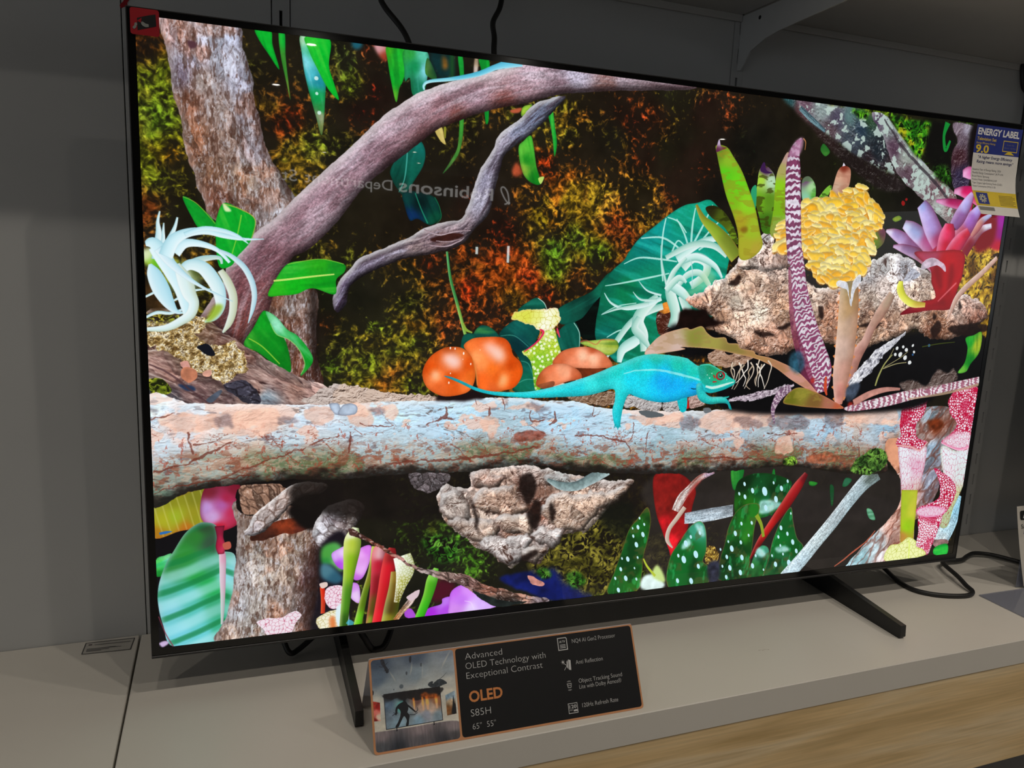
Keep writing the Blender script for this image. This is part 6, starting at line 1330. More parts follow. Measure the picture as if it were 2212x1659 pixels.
stroke(P('654.1,398.8,1.4 665.3,415.6,1.7 666.9,439.7,1.1'), '#b8e8d8', alpha=.8)
leaf(P('477.9,421.8 489.1,405.2 507.8,408.4 522.4,424.2 495.3,426.8'), '#0c4e44', seed=155, dark='#042c26')
leaf(P('457.6,439.6 462.1,420.6 477.8,418 482,425.6 469.3,437 461.7,444.7'), '#0d5648', seed=156, dark='#042c26')
stroke(P('430.4,289.3,3.4 437.2,330.3,4.5 450.1,371.9,5.1 464.7,419.3,5.1'), PC('431.2,298.9,#4aa05a 440.2,342.5,#3a8a44 460.3,404.2,#8ab84a'), lit=('#1c4a24', '#b8e8a0', .5))
stroke(P('460.2,401.7,3.6 465.7,411.7,4.6 476.4,416.7,2.1'), '#8aa83c')
GL = np.concatenate([P('850.2,193.4 823.3,208.9 794.8,231.3 766.6,253.6 747.7,278 739.9,291.4'), P('717.8,311.6 702.4,341 698.6,370.1 694.8,399.4 697.4,427.6 722.5,453.3 750.9,469.9'), P('814.5,453.7 874.5,442.6'), P('902.9,414.3 939.6,357.6 948.6,290.5'), P('957.6,238.1 939.9,211.8 918.6,194.1 898,181.5 873.5,188.3')])
leaf(GL, PC('874.3,196.7,#12a07c 905.3,189.6,#0c9a7a 923.8,212.6,#0d8a70 845.1,216.9,#109878 867.9,258.4,#0f9080 800.5,232.4,#0e9890 772.6,259.9,#0c8a84 745,287.3,#0a7a6a 717.5,314.5,#0a6a54 690.2,341.5,#0c6a48 678.5,381.2,#0b6048 749.2,340,#0a7a4c 793.4,325.5,#0f8a6a 711.6,434.5,#0a6a60 770.9,420.7,#0c7a54 884.4,295.6,#0fa080 929.7,266.6,#0c9a7c'), ang=.3, seed=157, dark='#064a38', light='#2ac8b8', k=.5)
VC = '#bfeee4'
for q in (P('814.9,217.2,2.3 811.3,245,3.1 812,287.2,3.4 818.5,324.8,2.9'), P('769.6,253.5,2.0 808.7,250.4,3.4 837.6,262.4,3.4 861.2,280.2,2.9'), P('817.8,215.7,1.7 840,222.4,2.6 857.3,240.2,2.3'), P('740.4,297.7,1.4 769.3,286.2,2.8 812,287.2,3.4 843.3,290.1,2.3'), P('707.8,335.6,1.4 742.9,329.4,2.8 787.4,320.1,3.4 829.7,310.8,2.3'), P('705.4,383.3,1.1 734.1,369.5,2.0 769.7,363.5,1.7'), P('717.3,423.5,1.4 737.4,412.5,2.6 758.1,407,1.4'), P('869,269.1,4.1 868.2,228.9,3.8 871.2,196.9,2.0'), P('868.7,266.4,4.1 889.9,225.2,3.5 905.3,189.6,1.7'), P('865.9,269.3,3.5 853.9,243,3.2 835.9,217.4,1.7'), P('878.2,266,3.5 903.7,235.2,3.2 927,212.5,1.8'), P('884.8,268.5,3.2 917.9,248.1,2.7 952.3,235.6,1.5'), P('831.9,273.3,3.4 842.5,254.2,2.6 862.7,269.4,2.3')):
    stroke(q, VC, alpha=.85)

# second air plant
AP = (P('856.4,301.8,14.6 876.6,282.1,17.6 903,289.3,17.8 902,311.3,14.9 875.2,331.3,14.8'), P('938.3,315.7,4.2 919.6,294.2,10.1 882.8,280.5,12.9 852,288.4,12.8'), P('857.8,348.1,14.7 869.2,367.2,17.8 880.7,386.5,13.8 885,397.6,7.8 881.3,408.8,1.8'), P('841.7,406.3,14.8 848.8,381.3,19.5 836.3,348.6,20.5 828.3,329.7,11.6'), P('842.4,286,14.5 889.8,254.8,12.9 927.4,246.3,8.9 963.3,245.5,2.4'), P('820.5,284.5,8.6 868.2,261.1,11.6 912.7,259.2,11.8 943.9,277.1,7.8'), P('913.7,330.3,9.0 892.1,308.8,11.8 867,312.3,11.7 849.9,331.9,8.8'),
      P('744.6,467.1,8.7 749,445.2,17.3 769.2,431.5,20.3 789.8,420.4,11.7'), P('719.9,458.8,4.0 735.8,431.5,10.3 760.5,398.8,11.5 789.4,379.4,13.3 822.4,368,11.7'), P('790.6,448,11.7 788.3,420.4,19.2 775.4,395.9,23.1 785.9,374,20.8 811.7,351.8,14.5'), P('707.2,347.4,1.4 721.8,364.4,3.9 749.3,373.3,5.7 785.3,367.3,7.5 818.1,354.4,8.7'), P('704.1,384.7,1.1 731.5,374.9,4.0 764.1,369,5.7 794.1,363.1,5.8'), P('761.5,344.3,1.1 778.3,357.4,4.0 809,357.3,5.2'), P('771.1,325.4,1.1 789.2,341.5,3.2 817.6,349,4.1'), P('809.3,263.4,1.7 814.3,295.2,3.4 827,332.5,5.2'), P('861.4,282.7,5.8 838.7,307.8,9.9 830.1,332.4,12.8'), P('885.7,366.9,6.0 861.2,345.3,16.5 837.9,332.2,16.3'), P('800.7,439.7,7.0 786.9,423.2,14.6 770.2,406.9,14.4 777.8,387.7,11.5'), P('865.7,326,4.7 849.1,318.3,11.7 826.2,340.7,11.6'), P('870.6,285,1.8 875.9,306.8,1.8 877.3,336.9,1.2'))
fill(P('811.2,381.8 838.6,373.2 868.5,381.1 891.4,391.9 871.8,414.5 836.8,421.6 817.3,414.8'), '#4a2014', rough(.09, .8, 1.2, .3, 158), jit=3)
fill(P('813.4,370.9 831,359.6 853.6,364.7 848,373.1 826.8,381.6'), '#c87a2c', speck(.4, .1), jit=3)
for i, q in enumerate(AP):
    strap(q, ('#bfe4d8', '#c8ece6', '#b4dcd0')[i % 3], '#5aa894', '#ffffff', .65)
fill(P('881.5,394.8 886.3,394.8 885.8,406 881.4,410.2'), '#2aa04a')
fill(P('895.3,308.7 910.5,300 925.2,316.1 904.6,336 876.8,347.7 863.8,345.3 884.7,331'), '#a8d4a0', feather=4, alpha=.5)

# ---------------------------------------------------------------- right: cork bank, dark below it
fill(P('856.2,397.9 1104.8,442.9 1367.5,417.9 1571.5,384.4 1602,403.8 1610.1,507.1 1513.1,528.9 1394.2,572.2 978.7,560.2 968.8,471.7 861.5,453.9'), '#0b0a0c', speck(.4, .04), feather=4)
fill(P('1479.8,247 1611.9,241.7 1609.5,354.5 1607.5,430.2 1574.2,397.4 1518,333.7'), '#3a2c0c', mossy(((.25, '#5a3a0c'), (.45, '#a8801c'), (.65, '#d8b83c'), (.8, '#8a5a1c')), .075, .9, '#2a1808', 160), jit=5)
cork(P('866.4,354.8 898.5,339.5 925.8,321.6 950.6,308.4 964.5,284.4 989.4,269.5 1004.1,252.3 1037.6,248 1061.7,275.1 1085.5,297.1 1146.4,324.3 1248.9,315.6 1248.5,288.8 1279.7,269.9 1312.3,256.7 1348.3,261.3 1395.8,280.9 1432.1,301.3 1451.4,338.3 1480.6,359.9 1509.5,333.9 1562.9,342.4 1595.2,371 1572.8,390.9 1533.3,410.7 1489,425.5 1433.5,420.9 1405.4,402 1367.5,417.9 1321.8,430.6 1269.5,446.1 1176.2,430.8 1126.5,442.9 1070.9,456.2 1028.6,454.5 992.7,442.7 973.8,425.4 911.5,403 929.4,385.9 885.6,371.1'),
     PC('877.9,358.7,#d09478 905.7,347.1,#c89c84 936.5,329.7,#dcc4b0 967,306.5,#b89478 991.7,288.9,#c0a08c 1030.1,270.7,#e0d4d0 1057.7,298,#d8bcac 1003.1,328,#d4b8a0 1056.2,340.9,#c8a084 972.7,356.9,#e4ccb8 942,380,#cc9c7c 1026.3,378.9,#e8d0bc 1077.4,369.4,#c09474 1065.4,413.4,#bc8c74 994.8,402.3,#d8b49c 1026.4,436.9,#b07c60 1096.1,431,#a87860 1146.9,353.6,#d0b4a0 1187.8,382.6,#a87458 1267.9,291.2,#dcdce4 1304.2,278,#e8ecf4 1364.9,288,#b8bcc8 1277.5,351.1,#d8c0ac 1311.2,320,#d4c4bc 1393.1,333.4,#c8b09c 1286.4,406,#c09474 1343.8,396.2,#c89c80 1401.4,380,#d0ac90 1465.1,388.7,#a06848 1448.4,411.2,#8a5034 1502.4,362.7,#c4a898 1543.9,355.6,#b08878 1571.5,384.4,#7a4a38'), 161)
fill(P('860.3,374.2 901.7,370.8 919,380.4 936.9,394.2 963.6,394.5 941,401.3 921.7,405.7 883.2,411.6 859.9,403.4'), '#150a08', speck(.4, .1), jit=4, feather=2)
for q in (P('952.3,323.7 974,309.1 978.3,317.4 962.9,329'), P('1016.4,410.8 1051.4,413.5 1066.2,419.2 1038.5,422.3'), P('1064.3,404.6 1098.2,392.6 1106.1,398.4 1078.8,407.4'), P('1122.4,307.5 1159.6,315.1 1146.1,322.8 1131.1,318.8'), P('1155.4,362.3 1170.9,368 1170.2,388.8 1162,383'), P('1443,404.9 1460.3,385.6 1471.7,401.5 1459.1,424'), P('1257.9,397 1315.1,390.3 1308.8,399.6 1266.3,401.5'), P('1488.6,401.3 1572.8,390.9 1602,403.8 1534.6,417.2'), P('1445.5,373.1 1459.1,379.3 1452,385.7'), P('1511.4,343.4 1522.4,356 1515.1,362.5')):
    fill(q, '#1c0f0c', speck(.4, .1), jit=5, feather=1.5, alpha=.9)
fill(P('923.4,454.1 952.2,442.7 966.9,454.3 1007.1,448.6 1022.3,460.3 996.1,471.9 952.6,477.4 928.3,468.5'), '#a8826a', rough(.08, .7, 1.4, .4, 162), jit=4)
cork(P('970.8,281.3 992.8,269.6 1012.2,235.5 1025.2,230.7 1039.9,239.7 1045.8,259.1 1063.4,261.2 1079.4,277.3 1078.2,294.7 976,298.1'), PC('980.4,278.4,#d8c4b4 1016.3,240.8,#eceaee 1032.5,262.4,#d0b8ac 1061.4,272.6,#b89c90'), 163)
stroke(P('989.4,269.8,0.9 1016.6,243.6,1.5 1029.1,234.7,1.2'), '#2c2020', alpha=.8)

# green and mottled rosettes
def mottle(seed, c='#5a5a14', k=.5, ay=.14):
    return lambda X, Y, rgb: mix(rgb, hexc(c), sm(fbm(X*.05, Y*ay, seed, 3), .52, .62)*k)
stroke(P('872.3,191.5,4.6 888.8,214.5,11.6 913,232.1,20.6 941.4,255.2,26.8 963.9,279.1,24.2'), PC('877.5,196.5,#8a8a2c 909.5,229.5,#8aa82c 945,257.8,#7a8a2c'), lit=('#4a5a14', '#c8d85a', .5), rim=(1.5, '#c87a3a', .4))
fill(P('891.6,195.7 911.8,191.3 935.9,205.2 956.9,232.6 965,254.2 953.9,249.2 931.7,225.7 904.3,211'), PC('899.9,199.2,#2a2a10 927,212.5,#4a5a14 956.8,246.3,#6a8a1c'), mottle(165, '#1c1c08'))
fill(P('993.4,149.1 995.2,123.5 1007.5,115.8 1025.8,127.9 1032.2,146.5 1033.3,187.4 1034.5,228.9 1015.1,231.2 1004.5,205.5 992.3,176.2'), PC('1008.5,123.8,#5a3a5a 1000.6,140.5,#a8d83c 1020.8,141.8,#b8dcb8 1001.9,178.4,#6aa81c 1021.5,174.4,#5a8a1c 1019.9,215.7,#3a6a14'), mottle(166, '#3a3a0c', .7))
fill(P('997,124.7 1000.5,112.3 1005.3,111.2 1010.2,123.7 1024,126.7 1009.2,129.1'), '#3a1c4a')
fill(P('1031.8,135.6 1040.1,108 1054.9,92 1062.8,177.4 1065.5,230.1 1032.6,235.9 1033.3,187.4'), PC('1045.7,99.4,#b8948a 1041.5,118.7,#a8a05c 1042.3,151.3,#8ac81c 1044.2,192.3,#7ab01c 1048.7,228.2,#8a9a3c'), mottle(167, '#7a6a1c', .4))
fill(P('981.5,160.7 992,151.9 994.9,189.7 988.3,190.1'), '#2a9a6a')
fill(P('901.6,90 923.2,90.8 939.4,106.5 958,127.5 974,153.1 993.9,189.7 1008.9,230.1 1017.4,256.1 997.1,277.8 971.2,279.3 963.1,237.8 950.9,208.5 930.6,172 915.2,133.3 905.1,105.3'), PC('911.8,102.1,#6a8a24 928.7,111.3,#8ab828 925.2,137.9,#5ac81c 952.6,151.9,#6ad01c 946,179.1,#7cb81c 976.2,185.4,#8ad024 966.5,215.8,#a89c24 991.5,230.9,#9ab828 984.8,258.9,#a8a82c 1002.1,263.7,#b0a034'), mottle(168, '#9a8a24', .5), rim=(2, '#6a7a1c', .4))
fill(P('902.7,100.3 905,83.2 907.8,80.4 912.1,90.4 923.4,92.1 914.3,96.7'), PC('906.7,84.4,#c8b8d8 904.9,97.5,#5a2040 920.2,92.3,#6a3a2c'))
fill(P('967.8,226.6 980.6,223.3 983.2,231.4 972,234.6'), '#7a4a14', feather=2, jit=3, alpha=.7)
fill(P('1089.8,134.3 1104.6,127.8 1120.1,143.3 1120.8,168.3 1100.6,175.1 1091.8,161.8'), PC('1098.4,133.7,#6a4a6a 1110.7,146.7,#a8d89a 1103,166.6,#8ac8a8 1119.6,160,#5aa83c'), mottle(169, '#4a8a3c'))
fill(P('1126.4,170.8 1139.5,150.4 1152.2,139.7 1157.3,145 1145.4,166.8 1136,175.8'), '#7ab83c', mottle(170, '#2a4a14', .7))
fill(P('1153.3,172 1158.6,146.3 1166.3,113.6 1179.1,103.4 1195.2,108.7 1196.7,135.3 1186.6,152.9 1170.8,168.1'), PC('1179.7,107,#7a2c1c 1171.3,123,#d8a88c 1189.2,121.7,#c89078 1170.6,142.7,#c8a890 1185.8,147.3,#b88a70 1159.6,165.9,#8a5a40'), mottle(171, '#a8705a', .4))
fill(P('1175.7,104.5 1177.5,97.4 1182.6,102.6'), '#e8e0f0', smooth=False)
fill(P('1249.6,224.2 1277.3,208.2 1295.8,216.1 1294,239.9 1269.3,252.8'), PC('1269.3,229.2,#5a7a1c 1289.6,213.5,#6a3a4a'), speck(.2, .08))

# golden cluster fungus
GOLDP = np.concatenate([P('1046.5,250.6 1045.3,228.3 1050.5,210 1071.7,218.6 1094.1,178.3 1121,169.7 1149.2,168 1183,153.2 1199.7,143 1230.1,137.3 1239.5,149.6 1262.7,165.4 1276.5,184.9 1284.1,207.9 1272.1,223.2 1271.2,252.7'), P('1262.7,270.5 1262.9,283.9 1241.7,293.5 1228.7,307.3 1196.7,317.6 1159.7,315.7 1136.5,305.6 1129.9,284.1 1110.2,270.5'), P('1077.2,260.6 1059.6,259.1')])
fill(GOLDP, PC('1122.7,182.2,#f4c440 1174.8,170.7,#f8d460 1227.5,156,#f0b83a 1252.4,194.9,#e8a830 1109.9,216.7,#f8d868 1147.2,229.1,#fbe08a 1201.5,226.5,#f4c050 1240.7,239.3,#e4a028 1170.2,262.6,#e8a830 1057,239,#f4d070'), rough(.07, .35, 1, 0, 172, 4, .6, tint='#fff6c8', sink='#b86a10'), jit=3)
_r2 = random.Random(5)
gp = spline(GOLDP, True, 4)
def inside(x, y, p):
    a = p; b = np.roll(p, -1, 0)
    h = (a[:, 1] <= y) != (b[:, 1] <= y)
    return (a[h, 0]+(y-a[h, 1])*(b[h, 0]-a[h, 0])/(b[h, 1]-a[h, 1]) > x).sum() % 2 == 1
caps = []
for _ in range(2600):
    x = _r2.uniform(gp[:, 0].min(), gp[:, 0].max()); y = _r2.uniform(gp[:, 1].min(), gp[:, 1].max())
    if inside(x, y, gp) and all((x-c[0])**2+((y-c[1])*1.35)**2 > 120 for c in caps):
        caps.append((x, y))
caps.sort(key=lambda c: c[1])
gx0, gx1 = gp[:, 0].min(), gp[:, 0].max()
for x, y in caps:
    rx = _r2.uniform(9, 19); ry = rx*_r2.uniform(.36, .66); an = _r2.uniform(-.5, .5)+.9*((x-gx0)/(gx1-gx0)-.4)
    a = np.linspace(0, 2*np.pi, 11, endpoint=False); w = 1+.16*np.sin(a*_r2.choice((2, 3))+_r2.uniform(0, 6))
    ex = rx*w*np.cos(a); ey = ry*w*np.sin(a)
    q = np.stack([x+ex*math.cos(an)-ey*math.sin(an), y+ex*math.sin(an)+ey*math.cos(an)], 1)
    up = _r2.random()
    fill(q+[0, 2.4], '#c07a12', alpha=.6, feather=1)
    fill(q, ('#fbcb3c', '#fddc63', '#f6b42a', '#fde88c')[int(up*4)], speck(.1, .12), jit=3.5, jf=.09, rim=(2.2, '#fff8d8', .5), emb=(0, -2, 3, .4))

# zebra rosette: banded leaves
def zebra(a, b, per=9., seed=1, soft=.25, zig=5.):
    def f(X, Y, rgb, s, t):
        n = fbm(X*.06, Y*.06, seed, 3)-.5
        w = np.sin((s+.55*zig*np.abs(((t*1.6+1.5*n) % 1)-.5)*2+22*n)*2*np.pi/per)+.5*n
        return mix(hexc(a)+0*rgb, hexc(b)+0*rgb, sm(w, -soft, soft+.2))*(.85+.3*fbm(X*.2, Y*.2, seed+1, 2))[..., None]
    return f
ZC = P('1065.6,69.5 1081.7,62.2 1085.4,69.2 1078.2,82 1085.1,107.2 1094.6,161.6 1104.1,231.1 1113.2,279.2')
stroke(P('1078.4,63,4.2 1069.8,75.9,15.1 1065.6,95.2,25.4 1067.5,122.2,31.7 1074.4,176.7,34.5 1083.2,232.1,33.8 1093.5,282.8,32.9'), '#8a5a78', zebra('#7a3a5c', '#d8d0dc', 13, 175), rim=(2, '#5a2a44', .4))
stroke(P('1087.9,82.5,1.2 1087.8,69,1.8 1081.8,62.8,2.4'), '#b87a4a')
fill(P('1054.4,88 1067.1,68.1 1081.7,62.5 1081.1,83.1 1072.4,94.6 1055.5,96'), '#a87a98', speck(.25, .08), alpha=.8, feather=2)
stroke(P('1091.8,265.5,32.8 1101.3,296.6,31.8 1109.5,331,35.3 1121.8,368.7,42.2 1140.6,413,49.5 1161.1,455,56.9 1181.2,491.8,54.2 1190.3,528.9,24.0'), '#8a5a78', zebra('#8a4468', '#d4ccd4', 10, 177, .25, 7), rim=(2.5, '#6a3450', .4))
stroke(P('1081.3,291.5,4.4 1093.1,354.6,8.3 1107.3,407.2,13.0 1127.3,448.9,19.8 1147.8,491.3,23.5 1171.5,528.5,10.2'), PC('1093.1,354.6,#8a4060 1128.5,457.9,#7a2c4a'), speck(.3, .1), alpha=.75)
# tan toothed leaves
def teeth(p, c, side=1, n=10, size=7):
    cc, nr = ribbon(p, 10)
    idx = np.linspace(3, len(cc)-4, n).astype(int)
    for i in idx:
        for sd in ((1, -1) if side == 0 else (side,)):
            b = cc[i, :2]+nr[i]*cc[i, 2]/2*sd
            t = np.array([nr[i, 1], -nr[i, 0]])
            fill(np.stack([b-t*size*.6-nr[i]*sd*2, b+nr[i]*sd*size*.55-t*size*.1, b+t*size*.6-nr[i]*sd*2]), c, smooth=False)
TL = P('1333.3,334.7,17.3 1314.9,365.7,24.3 1293.1,399.8,19.4 1280.6,430.7,20.8 1260.3,461.6,31.2 1247.2,501.9,34.7 1238.4,545.6,17.4')
stroke(TL, PC('1330.9,343.9,#a89078 1301.8,381.2,#b08a78 1284.9,421.4,#c09488 1263.7,458.5,#b88478 1243.8,530,#c89088'), lit=('#6a4034', '#f0c4b4', .55), tex=speck(.12, .08))
TM = P('1224,313.3,40.0 1228.8,352,47.0 1232,397.2,47.5 1233.4,449.1,46.6 1231.8,501.7,38.7 1234.1,554.9,17.4')
teeth(TM, '#d8844a', 0, 13, 9)
stroke(TM, PC('1219.8,322.4,#8a7a54 1233.8,339.9,#a08050 1222.9,367.1,#b89468 1238.8,397.2,#c0a088 1230.6,443,#c8a898 1237.6,489.3,#c89888 1233.2,536.1,#c88478'), lit=('#8a5a40', '#f0d4c4', .5), tex=speck(.12, .06))
fill(P('1195.7,323 1196,312.6 1218.9,316.4 1231.4,349 1232,316.1 1246.4,299.3 1251.5,312.6 1239.9,330.8 1235.1,360.9 1221.2,331.3'), '#d8dce8', speck(.2, .15), jit=2, alpha=.9)
stroke(P('1380.6,411.6,4.3 1353.6,430.6,10.7 1324.9,449.4,21.2 1301.3,474.3,28.1 1277.3,496.1,26.6 1257.4,517.7,21.0'), '#c8c8d0', grain(.15, 1.5, '#4a4a54', '#ffffff', 178, .8), jit=4, jf=.12)
fill(P('1250.1,520.7 1279.8,511.8 1275.9,537 1254.4,549.2'), '#3a4454', speck(.5, .1), feather=2)
TG = np.concatenate([P('794.2,453.6 807.8,431.4 829.9,416.1 870.9,405.5'), P('882.8,408.2 904.9,402.4 917.6,414.2 933.4,422.7 956.7,422.6 964.5,432.6 984.9,434 992.7,442.7 1020.7,447.2 1028.6,454.5 1057.2,459.9 1086.8,469.6 1117.2,481.9 1145.3,500.5 1174.8,525.5 1183.6,535 1152,522 1112.8,503 1073.9,480 1026,461.8 966.4,449.9 925.6,443.2 866.7,440.3'), P('874.6,444 839.3,449.6')])
fill(TG, PC('801.5,448.1,#d8b8ac 831.3,431.4,#c8a890 861,442.6,#d0b4a8 891.6,425.6,#8a8a3a 924.9,431.2,#a09848 976.3,442.7,#8a7a3c 1029.5,457.4,#a8804c 1077.9,478.5,#b07a58 1123.5,497.1,#c89080 1163.3,519.1,#c88478'), mottle(179, '#9a7a4a', .3), rim=(2, '#e0a080', .5))
TS2 = P('1100.4,546.9 1115.7,525 1138.6,518.7 1175.2,528.6 1215.4,545.1 1246.9,563.2 1168.3,558.8 1126.8,553.7')
fill(TS2, PC('1114,539.6,#6a6a1c 1145.4,528,#8a8430 1174.1,547.2,#7a5a2c 1212.5,551.3,#a86a54 1233.1,561.2,#b85a3c'), mottle(180, '#a89a3c', .3), rim=(2, '#c87a5a', .5))
stroke(P('1195.2,498.1,4.1 1196.5,519.7,7.5 1202.5,535.4,3.4'), '#c84a2c')
dots([tuple(p) for p in P('1164.7,506.9,5.4 1263.5,557.3,7.0')], '#b8281c', jit=3, alpha=.8, feather=2)
stroke(P('1599.9,512,17.1 1512.4,525.5,18.2 1429.6,537.1,22.2 1349.9,551.5,22.4 1272,562.3,14.1 1248.8,563.2,3.5'), '#a87080', zebra('#a06478', '#e4dce0', 13, 181, .25, 6), rim=(2, '#7a4450', .3))
stroke(P('1601.6,520.4,6.2 1514.7,537.2,5.3 1410.7,548.1,3.7'), '#b89a80', alpha=.8)
stroke(P('1386.3,526.5,5.1 1345.8,527.3,10.8 1307.3,536.1,14.2 1270.6,552.7,14.1'), '#c0887c', speck(.2, .08), rim=(1.5, '#8a4a44', .4))
fill(P('1380.5,516.7 1416,507.5 1451.9,521.2 1479.7,488.8 1506.7,495.7 1522.1,486 1535.3,509.3 1469.4,524.8 1407.5,530.1'), '#7a645c', rough(.08, .7, 1, 1.2, 182), jit=4, alpha=.75, feather=1.5)
# bleached roots and tiny flowers
_r3 = random.Random(9)
ROOTO = P('978.7,468.9')[0]; ROOTS = (P('1016.5,498.6')[0]-ROOTO)/100
for k in range(13):
    x0 = 330+k*17; y0 = 690+_r3.uniform(-20, 20)
    pp = [(x0, y0, 7)]
    for j in range(4):
        pp.append((pp[-1][0]+_r3.uniform(-26, 26), pp[-1][1]+_r3.uniform(25, 55), 6-j))
    q = np.array(pp)
    q[:, :2] = ROOTO+(q[:, :2]-[330, 690])*ROOTS; q[:, 2] *= .42
    stroke(q, ('#d8c8b4', '#b8a48c', '#efe6da')[k % 3])
stroke(P('978.1,539.4,4.5 1003.6,537,10.9 1031.2,534.6,14.3 1055.2,529.2,14.4 1072.7,526.5,9.9 1097.1,520.9,14.6 1121.4,512.9,3.3'), '#b8a8b4', grain(.2, 1, '#4a3c48', '#f0e8f0', 184, .8), jit=3, jf=.15)
stroke(P('1114.8,518.2,13.3 1094.6,530,18.6 1082.5,548,14.6 1079.4,566.2,8.6 1086.7,589.4,1.3'), PC('1111.6,521.2,#c8b0b8 1089,542,#8a6a84 1082.4,575.4,#6a4a68'), zebra('#7a5a74', '#c8b4c0', 8, 185), rim=(1.5, '#4a2c44', .4))
stroke(P('1320.4,518.8,3.6 1325.2,499.8,4.3 1337,474.6,3.2 1353.9,455.8,2.1'), '#9a9a5a')
for q in (P('1334.6,484.1,2.1 1365.2,474.9,1.8 1393.2,471.9,1.4'), P('1340.5,471.5,1.8 1349.9,455.7,1.4 1355.8,443.1,1.1'), P('1338.1,481,1.4 1375.2,462.2,1.4 1393.4,449.5,1.1')):
    stroke(q, '#a8a070')
dots([tuple(p) for p in P('1363,443.2,3.9 1374.1,455.8,4.7 1387.4,462.3,5.1 1402.2,471.9,4.7 1388.7,446.4,4.0 1362,455.8,3.6 1403.4,436.8,3.3 1379.5,440,3.2 1409.8,449.6,2.9')], '#e0e4e4', jit=2)
dots([tuple(p) for p in P('1446.9,436.8,3.3 1406.8,456,2.5')], '#3a70b0', jit=1, alpha=.8)
fill(P('1106.4,454.8 1127.3,448.9 1141.6,473.1 1129.4,491.1 1106,478.8'), '#2a5a70', speck(.5, .1), feather=3, alpha=.8)
leaf(P('1543.3,422.1 1564.7,415.5 1586.4,409.8 1588.5,450 1568.3,476.5 1558.4,493 1535.9,494.4 1550.9,473 1552.8,443.4'), PC('1558.9,430.2,#1c9a2c 1577.8,436.8,#a8b82c 1562.5,469.8,#1c8a24 1545.2,492.9,#6ab83c'), ang=1.4, seed=186)
stroke(P('1428.7,440,2.2 1473.6,433.6,2.2 1515.6,430.3,1.5'), '#5a6a1c', alpha=.6)

# red rosette
fill(P('1567.1,174.9 1603,169.8 1606.7,201 1602.6,239.1 1565.3,228.1'), PC('1594.8,182.8,#9a1c9a 1604.5,207.4,#8a1880 1596.9,233,#b81c30 1569.7,187.2,#7a1020'), feather=3)
fill(P('1516.9,159.2 1572,177.7 1578.2,227.5 1533.7,241.9'), '#7a0c14', feather=4)
RB = [(P('1470.8,95.8,13.9 1486.8,93.1,24.5 1508.2,96.1,21.1'), PC('1474.3,92.5,#f0a8d8 1491.8,97.2,#e070b0')), (P('1455.1,131.2,9.1 1477.5,129.8,21.1 1512,135.1,32.0 1544.4,148.4,32.4'), PC('1460.9,129.4,#f0a0d0 1486,130.7,#d81c60 1521.5,140.6,#c01040')), (P('1412.3,151.9,5.5 1441,153.1,15.3 1474.4,155.6,19.7 1508.6,159.7,17.8'), PC('1420.3,151.4,#d88ab8 1457.5,153.6,#b02860 1499.7,157.2,#c81840')),
      (P('1568.5,191.9,11.0 1542.5,201,16.7 1520.9,220.7,25.3 1500.7,246.4,32.5'), PC('1562.4,193.8,#d8dce8 1535.3,207.6,#a06a70 1510.8,233.6,#8a1c2c')), (P('1564,170.4,7.3 1542.9,182.4,14.5 1529.2,198.6,18.1 1515.5,214.7,14.4'), PC('1557.9,172.3,#a8b8e0 1532.7,195.3,#c07a70')),
      (P('1530.3,158.4,17.9 1512.8,180.9,32.2 1493.4,209.6,39.3 1474.5,241.3,39.3'), PC('1525.9,161.8,#a89ae0 1509.3,184.2,#9a60b8 1489.8,212.8,#b03a50 1477.4,235,#a01c28')), (P('1504.8,131,10.6 1494.3,151.4,26.2 1479.1,179.7,32.6 1466.2,198.7,24.8'), PC('1503.7,135.7,#c0a0d8 1490.8,154.7,#b0a8e4 1479.7,182.7,#8a5a98')),
      (P('1297.5,214.6,5.4 1321.7,220.8,21.7 1359.9,237,28.9 1404,259.5,31.5 1441,282.7,32.0'), PC('1301.5,215.9,#e0dcf0 1325.6,220.6,#a890c8 1368.9,242.7,#885a88 1422.4,271,#7a2c3c')), (P('1319.7,243.2,5.4 1345.8,246.6,17.1 1387.4,257,24.4 1423,274.1,24.7'), PC('1325.8,244.5,#c8a8d0 1358.1,249.1,#8a6a94 1405.1,265.5,#8a3a44')),
      (P('1339.7,200.6,17.0 1363,209.9,30.8 1398.5,229.3,36.2 1435.8,255.2,38.9'), PC('1341.9,202,#c8d0f0 1371.4,212.5,#98a0d0 1407,231.9,#a84a80 1435.2,252.1,#b02038')), (P('1375.9,160,23.9 1393.2,178.4,35.8 1414.6,207.3,41.8 1435.9,233.7,38.8'), PC('1378.6,164.3,#9aa4dc 1393.2,178.4,#b0a0dc 1408.9,198.6,#a890d0 1435.9,233.7,#a83060')),
      (P('1454.8,193.2,21.1 1454.2,211.5,38.9 1452.2,233,42.5 1453.9,263.7,46.3'), PC('1458,199.1,#d01840 1448.7,214.8,#e83060 1453.3,239.1,#c01030 1457.4,260.5,#a80c20')), (P('1509.4,205.7,18.0 1491.6,222,30.1 1475.1,244.3,35.8 1463.9,272.6,39.4'), PC('1505.9,209,#c02038 1489.3,231.4,#d83050 1469.8,260,#a01024'))]
for q, c in RB:
    stroke(q, c, lit=('#5a0c30', '#f8e0ff', .5), tex=speck(.12, .06), rim=(1.6, '#7a1c48', .3))
